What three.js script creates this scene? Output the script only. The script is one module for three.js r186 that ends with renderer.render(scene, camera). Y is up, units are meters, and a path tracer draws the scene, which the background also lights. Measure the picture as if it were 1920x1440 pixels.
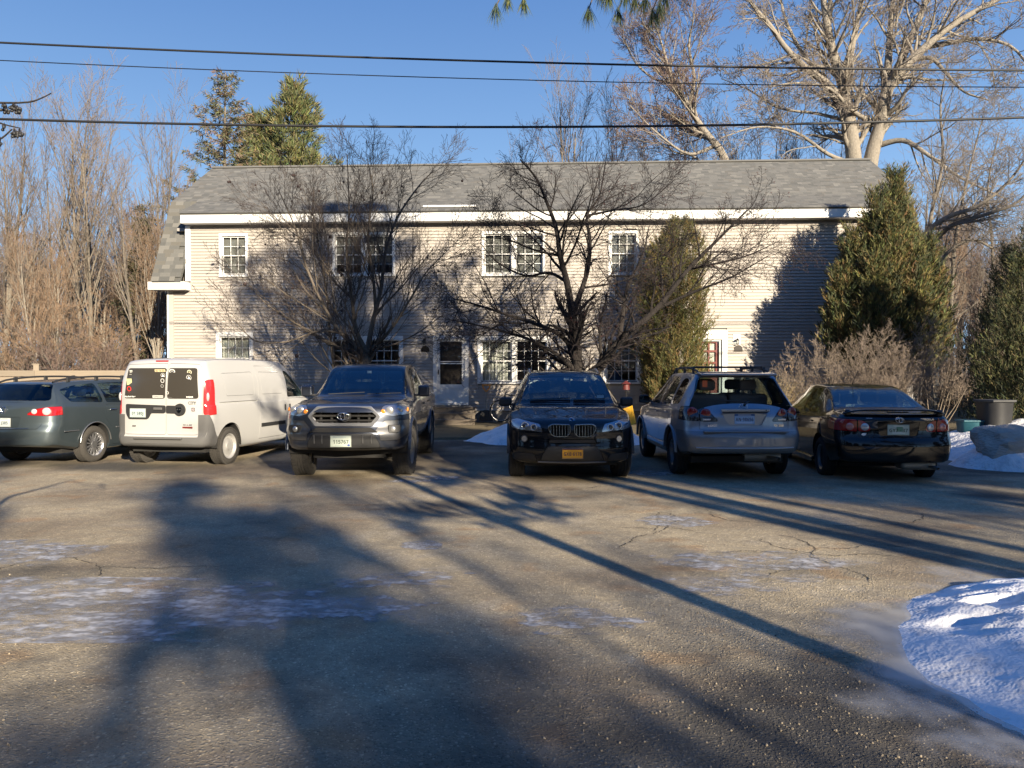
import * as THREE from 'three';
import { mergeGeometries, mergeVertices, toCreasedNormals } from 'three/addons/utils/BufferGeometryUtils.js';
import { RoundedBoxGeometry } from 'three/addons/geometries/RoundedBoxGeometry.js';
import { Brush, Evaluator, SUBTRACTION, INTERSECTION, ADDITION } from 'three-bvh-csg';

// ---------------------------------------------------------------- camera, sky, sun, exposure
const scene = new THREE.Scene();
const camera = new THREE.PerspectiveCamera(53.1, 4 / 3, 0.1, 900);
const CAM_H = 1.6;
camera.position.set(0, CAM_H, 0);
camera.rotation.x = -0.0139;
const SUN_AZ = 26 * Math.PI / 180, SUN_EL = 17.2 * Math.PI / 180;
const sunDir = new THREE.Vector3(Math.sin(SUN_AZ) * Math.cos(SUN_EL), Math.sin(SUN_EL), Math.cos(SUN_AZ) * Math.cos(SUN_EL));
const renderer = new THREE.WebGLRenderer({ antialias: true });
renderer.toneMapping = THREE.LinearToneMapping;
renderer.toneMappingExposure = 2.4;
renderer.shadowMap.enabled = true;
const sun = new THREE.DirectionalLight(0xffffff, 5.0);
sun.color.setRGB(1.0, 0.87, 0.67);
sun.position.copy(sunDir).multiplyScalar(90);
sun.castShadow = true;
sun.shadow.camera.left = -60; sun.shadow.camera.right = 60; sun.shadow.camera.top = 60; sun.shadow.camera.bottom = -60; sun.shadow.camera.far = 220;
sun.shadow.mapSize.set(4096, 4096);
scene.add(sun, sun.target);
{
  // clear winter afternoon sky: deep blue overhead, paler near the horizon, a little warm haze at the horizon
  const W = 256, H = 128, a = new Float32Array(W * H * 4);
  for (let j = 0; j < H; j++) for (let i = 0; i < W; i++) {
    const el = ((j + 0.5) / H - 0.5) * Math.PI, s = Math.max(0, Math.sin(el)), k = Math.pow(1 - s, 2.8), o = (j * W + i) * 4;
    a[o] = 0.010 + 0.235 * k; a[o + 1] = 0.055 + 0.345 * k; a[o + 2] = 0.200 + 0.355 * k; a[o + 3] = 1;
    if (el < 0) { a[o] = 0.1; a[o + 1] = 0.1; a[o + 2] = 0.1; }
  }
  const t = new THREE.DataTexture(a, W, H, THREE.RGBAFormat, THREE.FloatType);
  t.mapping = THREE.EquirectangularReflectionMapping; t.magFilter = THREE.LinearFilter; t.needsUpdate = true;
  scene.background = t; scene.environment = t;
}

// ---------------------------------------------------------------- helpers
const V = (x, y, z) => new THREE.Vector3(x, y, z);
const PI = Math.PI, rad = (d) => d * PI / 180, clamp = (v, a, b) => Math.min(b, Math.max(a, v)), lerp = (a, b, t) => a + (b - a) * t;
const sstep = (a, b, x) => { const t = clamp((x - a) / (b - a), 0, 1); return t * t * (3 - 2 * t); };
function rngOf(seed) { let s = seed | 0; return () => { s = (s + 0x6d2b79f5) | 0; let t = Math.imul(s ^ (s >>> 15), 1 | s); t = (t + Math.imul(t ^ (t >>> 7), 61 | t)) ^ t; return ((t ^ (t >>> 14)) >>> 0) / 4294967296; }; }
const hash2 = (x, y, s = 0) => { let h = Math.imul(x, 374761393) ^ Math.imul(y, 668265263) ^ Math.imul(s + 7, 1274126177); h = Math.imul(h ^ (h >>> 13), 1274126177); return ((h ^ (h >>> 16)) >>> 0) / 4294967296; };
function vnoise(x, y, s = 0, per = 0) {
  const xi = Math.floor(x), yi = Math.floor(y), fx = x - xi, fy = y - yi, u = fx * fx * (3 - 2 * fx), v = fy * fy * (3 - 2 * fy);
  const m = per ? (a) => ((a % per) + per) % per : (a) => a;
  const a = hash2(m(xi), m(yi), s), b = hash2(m(xi + 1), m(yi), s), c = hash2(m(xi), m(yi + 1), s), d = hash2(m(xi + 1), m(yi + 1), s);
  return lerp(lerp(a, b, u), lerp(c, d, u), v);
}
function fbm(x, y, oct = 4, s = 0) { let f = 0, a = 0.5, n = 0; for (let i = 0; i < oct; i++) { f += a * vnoise(x, y, s + i); n += a; a *= 0.5; x *= 2.03; y *= 2.03; } return f / n; }
const usedNames = {};
function numbered(n) { const k = usedNames[n] = (usedNames[n] ?? -1) + 1; return k ? n + '_' + String(k).padStart(3, '0') : n; }
function tag(o, label, category, group, kind) {
  if (label) o.userData.label = label;
  if (category) o.userData.category = category;
  if (group) o.userData.group = group;
  if (kind) o.userData.kind = kind;
  return o;
}
function thing(name, label, category, pos = [0, 0, 0], turn = 0, group) {
  const g = new THREE.Group(); g.name = numbered(name); g.position.set(...pos); g.rotation.y = turn; scene.add(g);
  return tag(g, label, category, group);
}
function obj(name, geo, mat, parent = scene) {
  if (Array.isArray(geo)) geo = merge(geo);
  const m = new THREE.Mesh(geo, mat); m.name = parent === scene ? numbered(name) : name; m.castShadow = m.receiveShadow = true; parent.add(m); return m;
}
function copyOf(o, label) { const c = o.clone(); c.name = numbered(o.name.replace(/_\d\d\d$/, '')); c.userData = { ...o.userData }; if (label) c.userData.label = label; scene.add(c); return c; }
function clean(g) {
  g = g.index ? g.toNonIndexed() : g;
  const o = new THREE.BufferGeometry(); o.setAttribute('position', g.attributes.position);
  if (g.attributes.normal) o.setAttribute('normal', g.attributes.normal); else o.computeVertexNormals();
  o.setAttribute('uv', g.attributes.uv ?? new THREE.BufferAttribute(new Float32Array(g.attributes.position.count * 2), 2)); return o;
}
const merge = (list) => list.length === 1 ? list[0] : mergeGeometries(list.map(clean));
const tr = (g, x, y, z) => g.translate(x, y, z);
function box(w, h, d, x = 0, y = 0, z = 0, r = 0) { const g = r ? new RoundedBoxGeometry(w, h, d, 2, Math.min(r, w / 2.01, h / 2.01, d / 2.01)) : new THREE.BoxGeometry(w, h, d); return g.translate(x, y, z); }
const spanBox = (x0, x1, y0, y1, z0, z1, r = 0) => box(x1 - x0, y1 - y0, z1 - z0, (x0 + x1) / 2, (y0 + y1) / 2, (z0 + z1) / 2, r);
function cyl(r0, r1, h, seg = 12, open = false) { return new THREE.CylinderGeometry(r0, r1, h, seg, 1, open); }
// tapered tube through points; radii per point
function tube(pts, radii, seg = 6, cap = true) {
  const n = pts.length, P = new Float32Array(n * seg * 3 + (cap ? 6 : 0)), N = new Float32Array(P.length), idx = [];
  const t = V(), u = V(), w = V(), prev = V();
  for (let i = 0; i < n; i++) {
    t.copy(pts[Math.min(i + 1, n - 1)]).sub(pts[Math.max(i - 1, 0)]).normalize();
    if (i === 0) u.set(Math.abs(t.y) < 0.9 ? 0 : 1, Math.abs(t.y) < 0.9 ? 1 : 0, 0); else u.copy(prev);
    w.crossVectors(t, u).normalize(); u.crossVectors(w, t).normalize(); prev.copy(u);
    const r = Array.isArray(radii) ? radii[i] : radii;
    for (let k = 0; k < seg; k++) {
      const a = k / seg * 2 * PI, c = Math.cos(a), s = Math.sin(a), o = (i * seg + k) * 3;
      for (const [d, m] of [['x', 0], ['y', 1], ['z', 2]]) { const nn = u[d] * c + w[d] * s; N[o + m] = nn; P[o + m] = pts[i][d] + nn * r; }
      if (i < n - 1) { const k2 = (k + 1) % seg, A = i * seg + k, B = i * seg + k2; idx.push(A, B, A + seg, B, B + seg, A + seg); }
    }
  }
  if (cap) {
    const c0 = n * seg, c1 = c0 + 1;
    P.set([pts[0].x, pts[0].y, pts[0].z, pts[n - 1].x, pts[n - 1].y, pts[n - 1].z], c0 * 3); N.set([0, 0, 1, 0, 0, 1], c0 * 3);
    for (let k = 0; k < seg; k++) { const k2 = (k + 1) % seg; idx.push(c0, k2, k, c1, (n - 1) * seg + k, (n - 1) * seg + k2); }
  }
  const g = new THREE.BufferGeometry(); g.setAttribute('position', new THREE.BufferAttribute(P, 3)); g.setAttribute('normal', new THREE.BufferAttribute(N, 3));
  g.setAttribute('uv', new THREE.BufferAttribute(new Float32Array(P.length / 3 * 2), 2)); g.setIndex(idx); return g;
}
const pts3 = (...l) => l.map((p) => V(...p));
const smoothPts = (l, n) => new THREE.CatmullRomCurve3(l, false, 'centripetal').getPoints(n);
function polyShape(p) { const s = new THREE.Shape(); p.forEach(([x, y], i) => i ? s.lineTo(x, y) : s.moveTo(x, y)); s.closePath(); return s; }
// closed polygon with rounded corners
function roundPoly(p, r, n = 3) {
  const out = [], m = p.length;
  for (let i = 0; i < m; i++) {
    const a = p[(i + m - 1) % m], b = p[i], c = p[(i + 1) % m], rr = b[2] ?? r;
    const la = Math.hypot(a[0] - b[0], a[1] - b[1]), lc = Math.hypot(c[0] - b[0], c[1] - b[1]), d = Math.min(rr, la * 0.45, lc * 0.45);
    const s = [b[0] + (a[0] - b[0]) / la * d, b[1] + (a[1] - b[1]) / la * d], e = [b[0] + (c[0] - b[0]) / lc * d, b[1] + (c[1] - b[1]) / lc * d];
    for (let k = 0; k <= n; k++) { const t = k / n; out.push([(1 - t) ** 2 * s[0] + 2 * t * (1 - t) * b[0] + t * t * e[0], (1 - t) ** 2 * s[1] + 2 * t * (1 - t) * b[1] + t * t * e[1]]); }
  }
  return out;
}
function extr(p, depth, bevel = 0) { return new THREE.ExtrudeGeometry(Array.isArray(p) ? polyShape(p) : p, bevel ? { depth: depth - 2 * bevel, bevelEnabled: true, bevelThickness: bevel, bevelSize: bevel, bevelOffset: -bevel, bevelSegments: 2, curveSegments: 10 } : { depth, bevelEnabled: false, curveSegments: 10 }).translate(0, 0, bevel); }
function dataTex(w, h, f, srgb = true, rep = 1) {
  const a = new Uint8Array(w * h * 4);
  for (let j = 0; j < h; j++) for (let i = 0; i < w; i++) { const c = f(i, j), o = (j * w + i) * 4; a[o] = clamp(c[0], 0, 1) * 255; a[o + 1] = clamp(c[1], 0, 1) * 255; a[o + 2] = clamp(c[2], 0, 1) * 255; a[o + 3] = 255; }
  const t = new THREE.DataTexture(a, w, h); t.wrapS = t.wrapT = THREE.RepeatWrapping; t.magFilter = THREE.LinearFilter; t.repeat.set(rep, rep);
  if (srgb) t.colorSpace = THREE.SRGBColorSpace; t.needsUpdate = true; return t;
}
function canvasTex(w, h, draw) { const c = document.createElement('canvas'); c.width = w; c.height = h; const g = c.getContext('2d'); draw(g, w, h); const t = new THREE.CanvasTexture(c); t.colorSpace = THREE.SRGBColorSpace; t.magFilter = THREE.LinearFilter; return t; }
const std = (r, g, b, rough = 0.7, metal = 0, extra = {}) => { const m = new THREE.MeshStandardMaterial({ roughness: rough, metalness: metal, side: THREE.DoubleSide, ...extra }); m.color.setRGB(r, g, b); return m; };
const phys = (r, g, b, rough, metal, extra = {}) => { const m = new THREE.MeshPhysicalMaterial({ roughness: rough, metalness: metal, side: THREE.DoubleSide, ...extra }); m.color.setRGB(r, g, b); return m; };
// seamless grain textures shared by many materials
const grainBump = dataTex(256, 256, (i, j) => { const v = 0.5 * vnoise(i / 4, j / 4, 3, 64) + 0.5 * vnoise(i / 1.5, j / 1.5, 5, 171); return [v, v, v]; }, false);
const grainTint = dataTex(256, 256, (i, j) => { const v = 0.80 + 0.13 * vnoise(i / 16, j / 16, 11, 16) + 0.1 * vnoise(i / 3, j / 3, 12, 85); return [v, v, v]; }, false);
const paintTint = dataTex(256, 256, (i, j) => { const v = 0.90 + 0.07 * vnoise(i / 32, j / 32, 21, 8) + 0.05 * vnoise(i / 6, j / 6, 22, 43); return [v, v, v * 0.995]; }, false);
const M = {};
// ---------------------------------------------------------------- ground, lot, lawn, snow
const crackLines = [];
{ // wandering cracks in the old asphalt, as polylines of x, d
  const R = rngOf(77);
  const wander = (x, d, a, n, st) => { const l = [[x, d]]; for (let i = 0; i < n; i++) { a += (R() - 0.5) * 1.1; x += Math.cos(a) * st; d += Math.sin(a) * st; l.push([x, d]); if (R() < 0.10 && n > 8) wander(x, d, a + (R() < 0.5 ? 1 : -1) * (0.7 + R() * 0.6), Math.floor(n * 0.5), st); } crackLines.push(l); };
  wander(1.6, 8.9, -0.5, 18, 0.13); wander(2.6, 7.6, -0.2, 16, 0.13); wander(2.2, 9.2, -1.2, 12, 0.13); wander(-4.6, 6.9, 0.1, 14, 0.16); wander(3.4, 6.7, 2.6, 14, 0.12); wander(3.3, 8.1, -0.7, 14, 0.13); wander(-0.6, 10.6, -0.1, 12, 0.2); wander(0.2, 2.7, 0.6, 5, 0.1);
}
function lotY(x, d) {
  let y = 0.05 * (fbm(x * 0.14 + 3, d * 0.14, 3, 41) - 0.5);
  if (Math.abs(x) < 11 && d > 0.8 && d < 12.4) { y += 0.016 * (fbm(x * 1.1, d * 1.1, 3, 47) - 0.5) + 0.006 * (vnoise(x * 9, d * 9, 51) - 0.5) + 0.004 * (vnoise(x * 22, d * 22, 52) - 0.5); }
  return y;
}
{
  const xs = [], ds = []; let x = -18; while (x < 18.01) { xs.push(x); x += Math.abs(x + 0.02) < 7.5 ? 0.04 : Math.abs(x) < 10.5 ? 0.07 : 0.3; }
  let d = -9; while (d < 20) { ds.push(d); d += d < 1.2 ? 0.3 : d < 9 ? 0.04 : d < 12.4 ? 0.06 : 0.25; }
  const nx = xs.length, nd = ds.length, P = new Float32Array(nx * nd * 3), C = new Float32Array(nx * nd * 3), U = new Float32Array(nx * nd * 2), I = [];
  for (let j = 0; j < nd; j++) for (let i = 0; i < nx; i++) {
    const X = xs[i], D = ds[j], o = (j * nx + i) * 3; P[o] = X; P[o + 1] = lotY(X, D); P[o + 2] = -D; U[(j * nx + i) * 2] = X / 1.6; U[(j * nx + i) * 2 + 1] = D / 1.6;
    // bare dark binder, patches of sand and salt dust, brown grit, rusty stains
    const n1 = fbm(X * 0.34 + 2.7, D * 0.5 + 1.3, 4, 81), n2 = fbm(X * 1.7 + 9, D * 2.1, 4, 85), n3 = fbm(X * 6, D * 7, 3, 89), n4 = fbm(X * 0.9 + 31, D * 1.0, 3, 87);
    const dust = sstep(0.28, 0.60, n1 * 0.7 + n2 * 0.3), salt = sstep(0.60, 0.80, n2 * 0.75 + n3 * 0.25) * 0.22, grit = sstep(0.46, 0.70, n4 * 0.8 + n3 * 0.2) * 0.75, v = 0.78 + 0.44 * n3;
    let r = lerp(0.092, 0.47, dust) * v, g = lerp(0.083, 0.388, dust) * v, b = lerp(0.068, 0.258, dust) * v;
    r = lerp(r, 0.21 * v, grit * 0.7); g = lerp(g, 0.155 * v, grit * 0.7); b = lerp(b, 0.10 * v, grit * 0.7);
    r = lerp(r, 0.42, salt); g = lerp(g, 0.40, salt); b = lerp(b, 0.37, salt);
    const rust = sstep(0.66, 0.8, fbm(X * 2.3 + 40, D * 3.0, 3, 93)) * 0.5; g = lerp(g, g * 0.74, rust); b = lerp(b, b * 0.52, rust);
    C[o] = r; C[o + 1] = g; C[o + 2] = b;
  }
  for (let j = 0; j < nd - 1; j++) for (let i = 0; i < nx - 1; i++) { const a = j * nx + i; I.push(a, a + 1, a + nx, a + 1, a + nx + 1, a + nx); }
  const g = new THREE.BufferGeometry(); g.setAttribute('position', new THREE.BufferAttribute(P, 3)); g.setAttribute('color', new THREE.BufferAttribute(C, 3)); g.setAttribute('uv', new THREE.BufferAttribute(U, 2)); g.setIndex(I); g.computeVertexNormals();
  // aggregate: pale and dark stones in the binder
  const S = 1024, stones = new Float32Array(S * S).fill(0.42), tone = new Float32Array(S * S).fill(0.80), R = rngOf(99);
  for (let k = 0; k < 21000; k++) { const cx = R() * S, cy = R() * S, r = 1.2 + R() * R() * 5.5, t = R() < 0.12 ? 1.5 + R() * 1.0 : 0.55 + R() * 0.55, h = 0.5 + R() * 0.5, sx = 0.7 + R() * 0.6; for (let y = -8; y <= 8; y++) for (let xx = -8; xx <= 8; xx++) { const q = Math.hypot(xx * sx, y / sx) / r; if (q < 1) { const o = (((Math.floor(cy) + y + S) % S) * S) + ((Math.floor(cx) + xx + S) % S); stones[o] = Math.max(stones[o], 0.42 + h * 0.5 * Math.sqrt(1 - q * q)); tone[o] = t; } } }
  const map = dataTex(S, S, (i, j) => { const t = tone[j * S + i] * (0.88 + 0.24 * vnoise(i / 20, j / 20, 31, 51)) * 0.72; return [t, t * 0.99, t * 0.97]; }, false), bump = dataTex(S, S, (i, j) => { const t = stones[j * S + i] + 0.08 * vnoise(i / 2, j / 2, 33, 512); return [t, t, t]; }, false);
  const m = new THREE.MeshStandardMaterial({ vertexColors: true, map, bumpMap: bump, bumpScale: 0.012, roughness: 0.92, metalness: 0 }); m.color.setRGB(1.35, 1.35, 1.35);
  const lot = tag(obj('parking_lot', g, m), 'cracked patchy asphalt parking lot with dust and salt stains', 'parking lot', null, 'structure');
  // dirt-filled cracks: narrow ribbons of dark matter in the surface
  const rc = rngOf(78), cm = std(0.028, 0.026, 0.024, 1);
  for (const l of crackLines) {
    const P = [], I = [], fine = []; for (let i = 0; i < l.length - 1; i++) for (let k = 0; k < 5; k++) fine.push([lerp(l[i][0], l[i + 1][0], k / 5) + (rc() - 0.5) * 0.035, lerp(l[i][1], l[i + 1][1], k / 5) + (rc() - 0.5) * 0.035]);
    fine.forEach(([x, d], i) => { const [u, v] = fine[Math.min(i + 1, fine.length - 1)], [p, q] = fine[Math.max(0, i - 1)], L = Math.hypot(u - p, v - q) || 1, w = (0.0015 + rc() * 0.005) * Math.min(1, (fine.length - i) / 8, (i + 1) / 4), nx = -(v - q) / L * w, nd = (u - p) / L * w; P.push(x + nx, lotY(x, d) + 0.004, -(d + nd), x - nx, lotY(x, d) + 0.004, -(d - nd)); if (i) { const a = i * 2; I.push(a - 2, a - 1, a, a - 1, a + 1, a); } });
    const g2 = new THREE.BufferGeometry(); g2.setAttribute('position', new THREE.Float32BufferAttribute(P, 3)); g2.setIndex(I); g2.computeVertexNormals(); g2.setAttribute('uv', new THREE.BufferAttribute(new Float32Array(P.length / 3 * 2), 2)); const nn = g2.attributes.normal; for (let i = 0; i < nn.count; i++) nn.setXYZ(i, 0, 1, 0); obj('crack', g2, cm, lot);
  }
}
const lawnY = (x, d) => 0.03 + 0.10 * (fbm(x * 0.2, d * 0.2, 3, 141) - 0.5) + 0.012 * (d - 19) * sstep(19, 60, d) + 0.55 * sstep(9.5, 14, Math.abs(x)) * sstep(8, 13, x) * sstep(12, 15, d) * 0.35;
{
  const g = new THREE.PlaneGeometry(900, 900, 1, 1).rotateX(-PI / 2).translate(0, -0.12, -100);
  tag(obj('ground', g, std(0.13, 0.105, 0.065, 1, 0, { map: grainTint })), 'brown winter ground reaching to the horizon', 'ground', null, 'structure');
  // lawn and leaf litter behind the cars
  const nx = 240, nd = 130, P = [], C = [], U = [], I = [];
  for (let j = 0; j <= nd; j++) for (let i = 0; i <= nx; i++) {
    const x = -48 + 96 * i / nx, d = 18.4 + 52 * Math.pow(j / nd, 1.3) + 0.8 * (vnoise(x * 0.7, 1, 171) - 0.5) * (j === 0 ? 1 : 0); P.push(x, lawnY(x, d) - (j === 0 ? 0.12 : 0), -d); U.push(x * 0.7, d * 0.7);
    const n = fbm(x * 0.8, d * 0.8, 4, 161), v = 0.7 + 0.6 * fbm(x * 4, d * 4, 2, 165); C.push(lerp(0.10, 0.21, n) * v, lerp(0.085, 0.16, n) * v, lerp(0.045, 0.085, n) * v);
  }
  for (let j = 0; j < nd; j++) for (let i = 0; i < nx; i++) { const a = j * (nx + 1) + i; I.push(a, a + 1, a + nx + 1, a + 1, a + nx + 2, a + nx + 1); }
  const q = new THREE.BufferGeometry(); q.setAttribute('position', new THREE.Float32BufferAttribute(P, 3)); q.setAttribute('color', new THREE.Float32BufferAttribute(C, 3)); q.setAttribute('uv', new THREE.Float32BufferAttribute(U, 2)); q.setIndex(I); q.computeVertexNormals();
  tag(obj('lawn', q, std(1, 1, 1, 1, 0, { vertexColors: true, map: grainTint, bumpMap: grainBump, bumpScale: 0.03 })), 'brown dormant lawn strewn with leaves around the house', 'lawn', null, 'structure');
}
// heightfield pieces of snow and ice: sunk below the ground at their edges so that the outline is ragged
function patch(name, label, category, x0, x1, d0, d1, n, hf, mat, kind, base = lotY) {
  const nx = Math.round((x1 - x0) / n), nd = Math.round((d1 - d0) / n), P = [], U = [], I = [], H = [];
  for (let j = 0; j <= nd; j++) for (let i = 0; i <= nx; i++) { const x = x0 + (x1 - x0) * i / nx, d = d0 + (d1 - d0) * j / nd, h = hf(x, d); H.push(h); P.push(x, base(x, d) + h, -d); U.push(x, d); }
  for (let j = 0; j < nd; j++) for (let i = 0; i < nx; i++) { const a = j * (nx + 1) + i, b = a + 1, c = a + nx + 1, e = c + 1; if (Math.max(H[a], H[b], H[c], H[e]) < -0.012) continue; I.push(a, b, c, b, e, c); }
  const g = new THREE.BufferGeometry(); g.setAttribute('position', new THREE.Float32BufferAttribute(P, 3)); g.setAttribute('uv', new THREE.Float32BufferAttribute(U, 2)); g.setIndex(I); g.computeVertexNormals();
  return tag(obj(name, g, mat), label, category, null, kind);
}
const snowBump = dataTex(256, 256, (i, j) => { const v = 0.55 * vnoise(i / 9, j / 9, 191, 28) + 0.45 * vnoise(i / 3, j / 3, 192, 85); return [v, v, v]; }, false);
const snowTint = dataTex(512, 512, (i, j) => { const n = 0.6 * vnoise(i / 60, j / 60, 301, 0) + 0.4 * vnoise(i / 17, j / 17, 302), sp = vnoise(i / 2.2, j / 2.2, 303), q = 1 - 0.16 * sstep(0.5, 0.8, n) - 0.5 * sstep(0.86, 0.95, sp) * sstep(0.45, 0.7, n); return [q, q * 0.985, q * 0.955]; }, false);
M.snow = std(0.86, 0.865, 0.88, 0.75, 0, { map: snowTint, bumpMap: snowBump, bumpScale: 0.008 });
M.oldSnow = std(0.78, 0.775, 0.77, 0.6, 0, { bumpMap: snowBump, bumpScale: 0.02, map: snowTint });
M.ice = phys(0.42, 0.43, 0.44, 0.22, 0, { bumpMap: snowBump, bumpScale: 0.004, map: grainTint, clearcoat: 0.6, clearcoatRoughness: 0.1 });
const frostTint = dataTex(512, 512, (i, j) => { const n = 0.5 * vnoise(i / 16, j / 14, 195, 0) + 0.3 * vnoise(i / 5, j / 5, 196) + 0.2 * vnoise(i / 2, j / 2, 197), q = 0.45 + 0.5 * sstep(0.40, 0.68, n); return [q, q * 1.0, q * 1.02]; }, false);
M.frost = std(0.72, 0.73, 0.74, 0.5, 0, { bumpMap: snowBump, bumpScale: 0.006, map: frostTint });
const blob = (x, d, cx, cd, rx, rd) => 1 - Math.hypot((x - cx) / rx, (d - cd) / rd);
{
  // snow bank at the lower right with a glaze of ice around it
  patch('snow_bank', 'white snow bank at the near edge of the lot, lower right of the picture', 'snow', 1.4, 7.0, 1.8, 7.0, 0.04, (x, d) => { const b = blob(x, d, 4.2, 3.95, 1.95, 1.95) + 0.28 * (fbm(x * 1.3, d * 1.3, 3, 201) - 0.5); return b < -0.2 ? -0.05 : 0.36 * Math.pow(clamp(b, 0, 1), 0.95) * (0.72 + 0.5 * fbm(x * 1.8, d * 3.4, 3, 205)) + (0.05 * Math.pow(fbm(x * 3.1, d * 5.5, 3, 209), 2) + 0.03 * (fbm(x * 8, d * 12, 3, 207) - 0.5) - 0.05 * sstep(0.62, 0.72, fbm(x * 2.2, d * 4.2, 2, 213))) * sstep(0, 0.2, b) + (b < 0 ? b * 0.25 : 0); }, M.snow);
  {
    const W = 384, H = 384, X0 = 1.2, X1 = 6.0, D0 = 1.5, D1 = 6.7, tex = dataTex(W, H, (i, j) => { const x = lerp(X0, X1, i / W), d = lerp(D0, D1, j / H), b = blob(x, d, 3.65, 3.95, 1.9, 2.2) + 0.55 * (fbm(x * 1.1 + 5, d * 1.1, 3, 211) - 0.5), q = 0.85 * sstep(-0.08, 0.22, b + 0.25 * (fbm(x * 7, d * 7, 3, 213) - 0.5)) * (0.6 + 0.4 * fbm(x * 3, d * 5, 3, 217)); return [q, q, q]; }, false); tex.wrapS = tex.wrapT = THREE.ClampToEdgeWrapping;
    const m = phys(0.62, 0.61, 0.59, 0.25, 0, { alphaMap: tex, transparent: true, clearcoat: 0.5, clearcoatRoughness: 0.15, bumpMap: snowBump, bumpScale: 0.002 }), q = patch('ice_sheet', 'grey glaze of ice around the near snow bank', 'ice', X0, X1, D0, D1, 0.08, () => 0.007, m), uv = q.geometry.attributes.uv; for (let i = 0; i < uv.count; i++) uv.setXY(i, (uv.getX(i) - X0) / (X1 - X0), (uv.getY(i) - D0) / (D1 - D0));
  }
  // frosty ice patches on the lot
  // thin worn frost: a film with ragged holes, following the asphalt
  const frost = (label, cx, cd, rx, rd, thr, seed, fine = 1) => {
    const W = 256, H = 128, tex = dataTex(W, H, (i, j) => { const u = i / W * 2 - 1, w = j / H * 2 - 1, x = u * rx * 1.25, d = w * rd * 1.25, b = 1 - Math.hypot(u, w) * 1.12, n = fbm(x * 2.6 * fine + seed, d * 3.6 * fine, 4, seed), m = fbm(x * 9 + seed, d * 11, 3, seed + 5), e = fbm(x * 34, d * 40, 2, seed + 9), q = 0.9 * sstep(0.0, 0.42, b + (n - 0.5) * 1.7 - thr + 0.26) * (0.35 + 0.65 * sstep(0.34, 0.66, m)) * (0.55 + 0.45 * sstep(0.3, 0.6, e)); return [q, q, q]; }, false); tex.wrapS = tex.wrapT = THREE.ClampToEdgeWrapping;
    const m = new THREE.MeshStandardMaterial({ roughness: 0.5, alphaMap: tex, transparent: true, map: frostTint }); m.color.setRGB(0.64, 0.63, 0.61);
    const q = patch('ice_patch', label, 'ice patch', cx - rx * 1.25, cx + rx * 1.25, cd - rd * 1.25, cd + rd * 1.25, 0.06, () => 0.005, m), uv = q.geometry.attributes.uv; for (let i = 0; i < uv.count; i++) uv.setXY(i, (uv.getX(i) - cx + rx * 1.25) / (2.5 * rx), (uv.getY(i) - cd + rd * 1.25) / (2.5 * rd)); return q;
  };
  frost('long frosty ice patch on the shaded asphalt at the left edge', -3.1, 5.25, 1.75, 0.58, -0.10, 221); frost('thin frosty ice patch at the left edge beyond the long one', -4.6, 6.7, 0.8, 0.55, 0.2, 223);
  frost('broken icy streaks on the asphalt in front of the silver vehicle', 2.1, 6.45, 0.85, 0.5, 0.30, 225); frost('scattered ice flecks left of the streaks in front of the silver vehicle', 1.5, 5.75, 0.55, 0.28, 0.42, 226); frost('small ice scrap between two trunk shadows right of centre', 1.75, 8.2, 0.42, 0.35, 0.30, 227);
  frost('small white ice scrap in the middle of the lot', -0.85, 7.15, 0.16, 0.16, 0.15, 229); frost('frost remnant beside the right front wheel of the pickup', -1.35, 11.6, 0.7, 0.42, 0.40, 231); frost('speckled frost in the centre of the lot', -0.9, 6.0, 0.75, 0.35, 0.58, 233, 2); frost('faint frost flecks in the foreground right of centre', 0.35, 4.95, 0.55, 0.3, 0.52, 235, 2); frost('frost flecks right of the long shaded ice patch', -1.3, 5.2, 0.75, 0.28, 0.42, 239, 2);
  frost('ice beside the rear wheel of the silver vehicle', 2.25, 12.3, 0.4, 0.5, 0.25, 241);
  // ploughed piles
  patch('snow_pile', 'shaded blue-white snow pile behind the black vehicle by the steps', 'snow', -2.0, 4.2, 16.4, 20.2, 0.07, (x, d) => { const b = Math.max(blob(x, d, 0.95, 18.2, 2.15, 1.3), blob(x, d, 1.9, 18.0, 1.3, 1.2)) + 0.3 * (fbm(x * 1.4, d * 1.4, 3, 251) - 0.5); return b < -0.15 ? -0.05 : 0.66 * Math.pow(clamp(b, 0, 1), 0.75) + 0.06 * (fbm(x * 5, d * 5, 2, 255) - 0.5) * sstep(0, 0.2, b) + (b < 0 ? b * 0.3 : 0); }, M.snow);
  patch('snow_bank', 'sunlit dirty snow bank heaped around the boulder at the right edge', 'snow', 7.0, 16, 11.6, 19.5, 0.07, (x, d) => { const b = Math.max(blob(x, d, 11.0, 15.2, 3.4, 2.9), blob(x, d, 9.3, 13.2, 1.7, 0.9)) + 0.34 * (fbm(x * 1.2, d * 1.2, 3, 261) - 0.5); return b < -0.15 ? -0.05 : 0.78 * Math.pow(clamp(b, 0, 1), 0.8) + 0.16 * (fbm(x * 2.6, d * 3.4, 3, 265) - 0.5) * sstep(0, 0.2, b) + (b < 0 ? b * 0.3 : 0); }, M.oldSnow);
}
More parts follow.
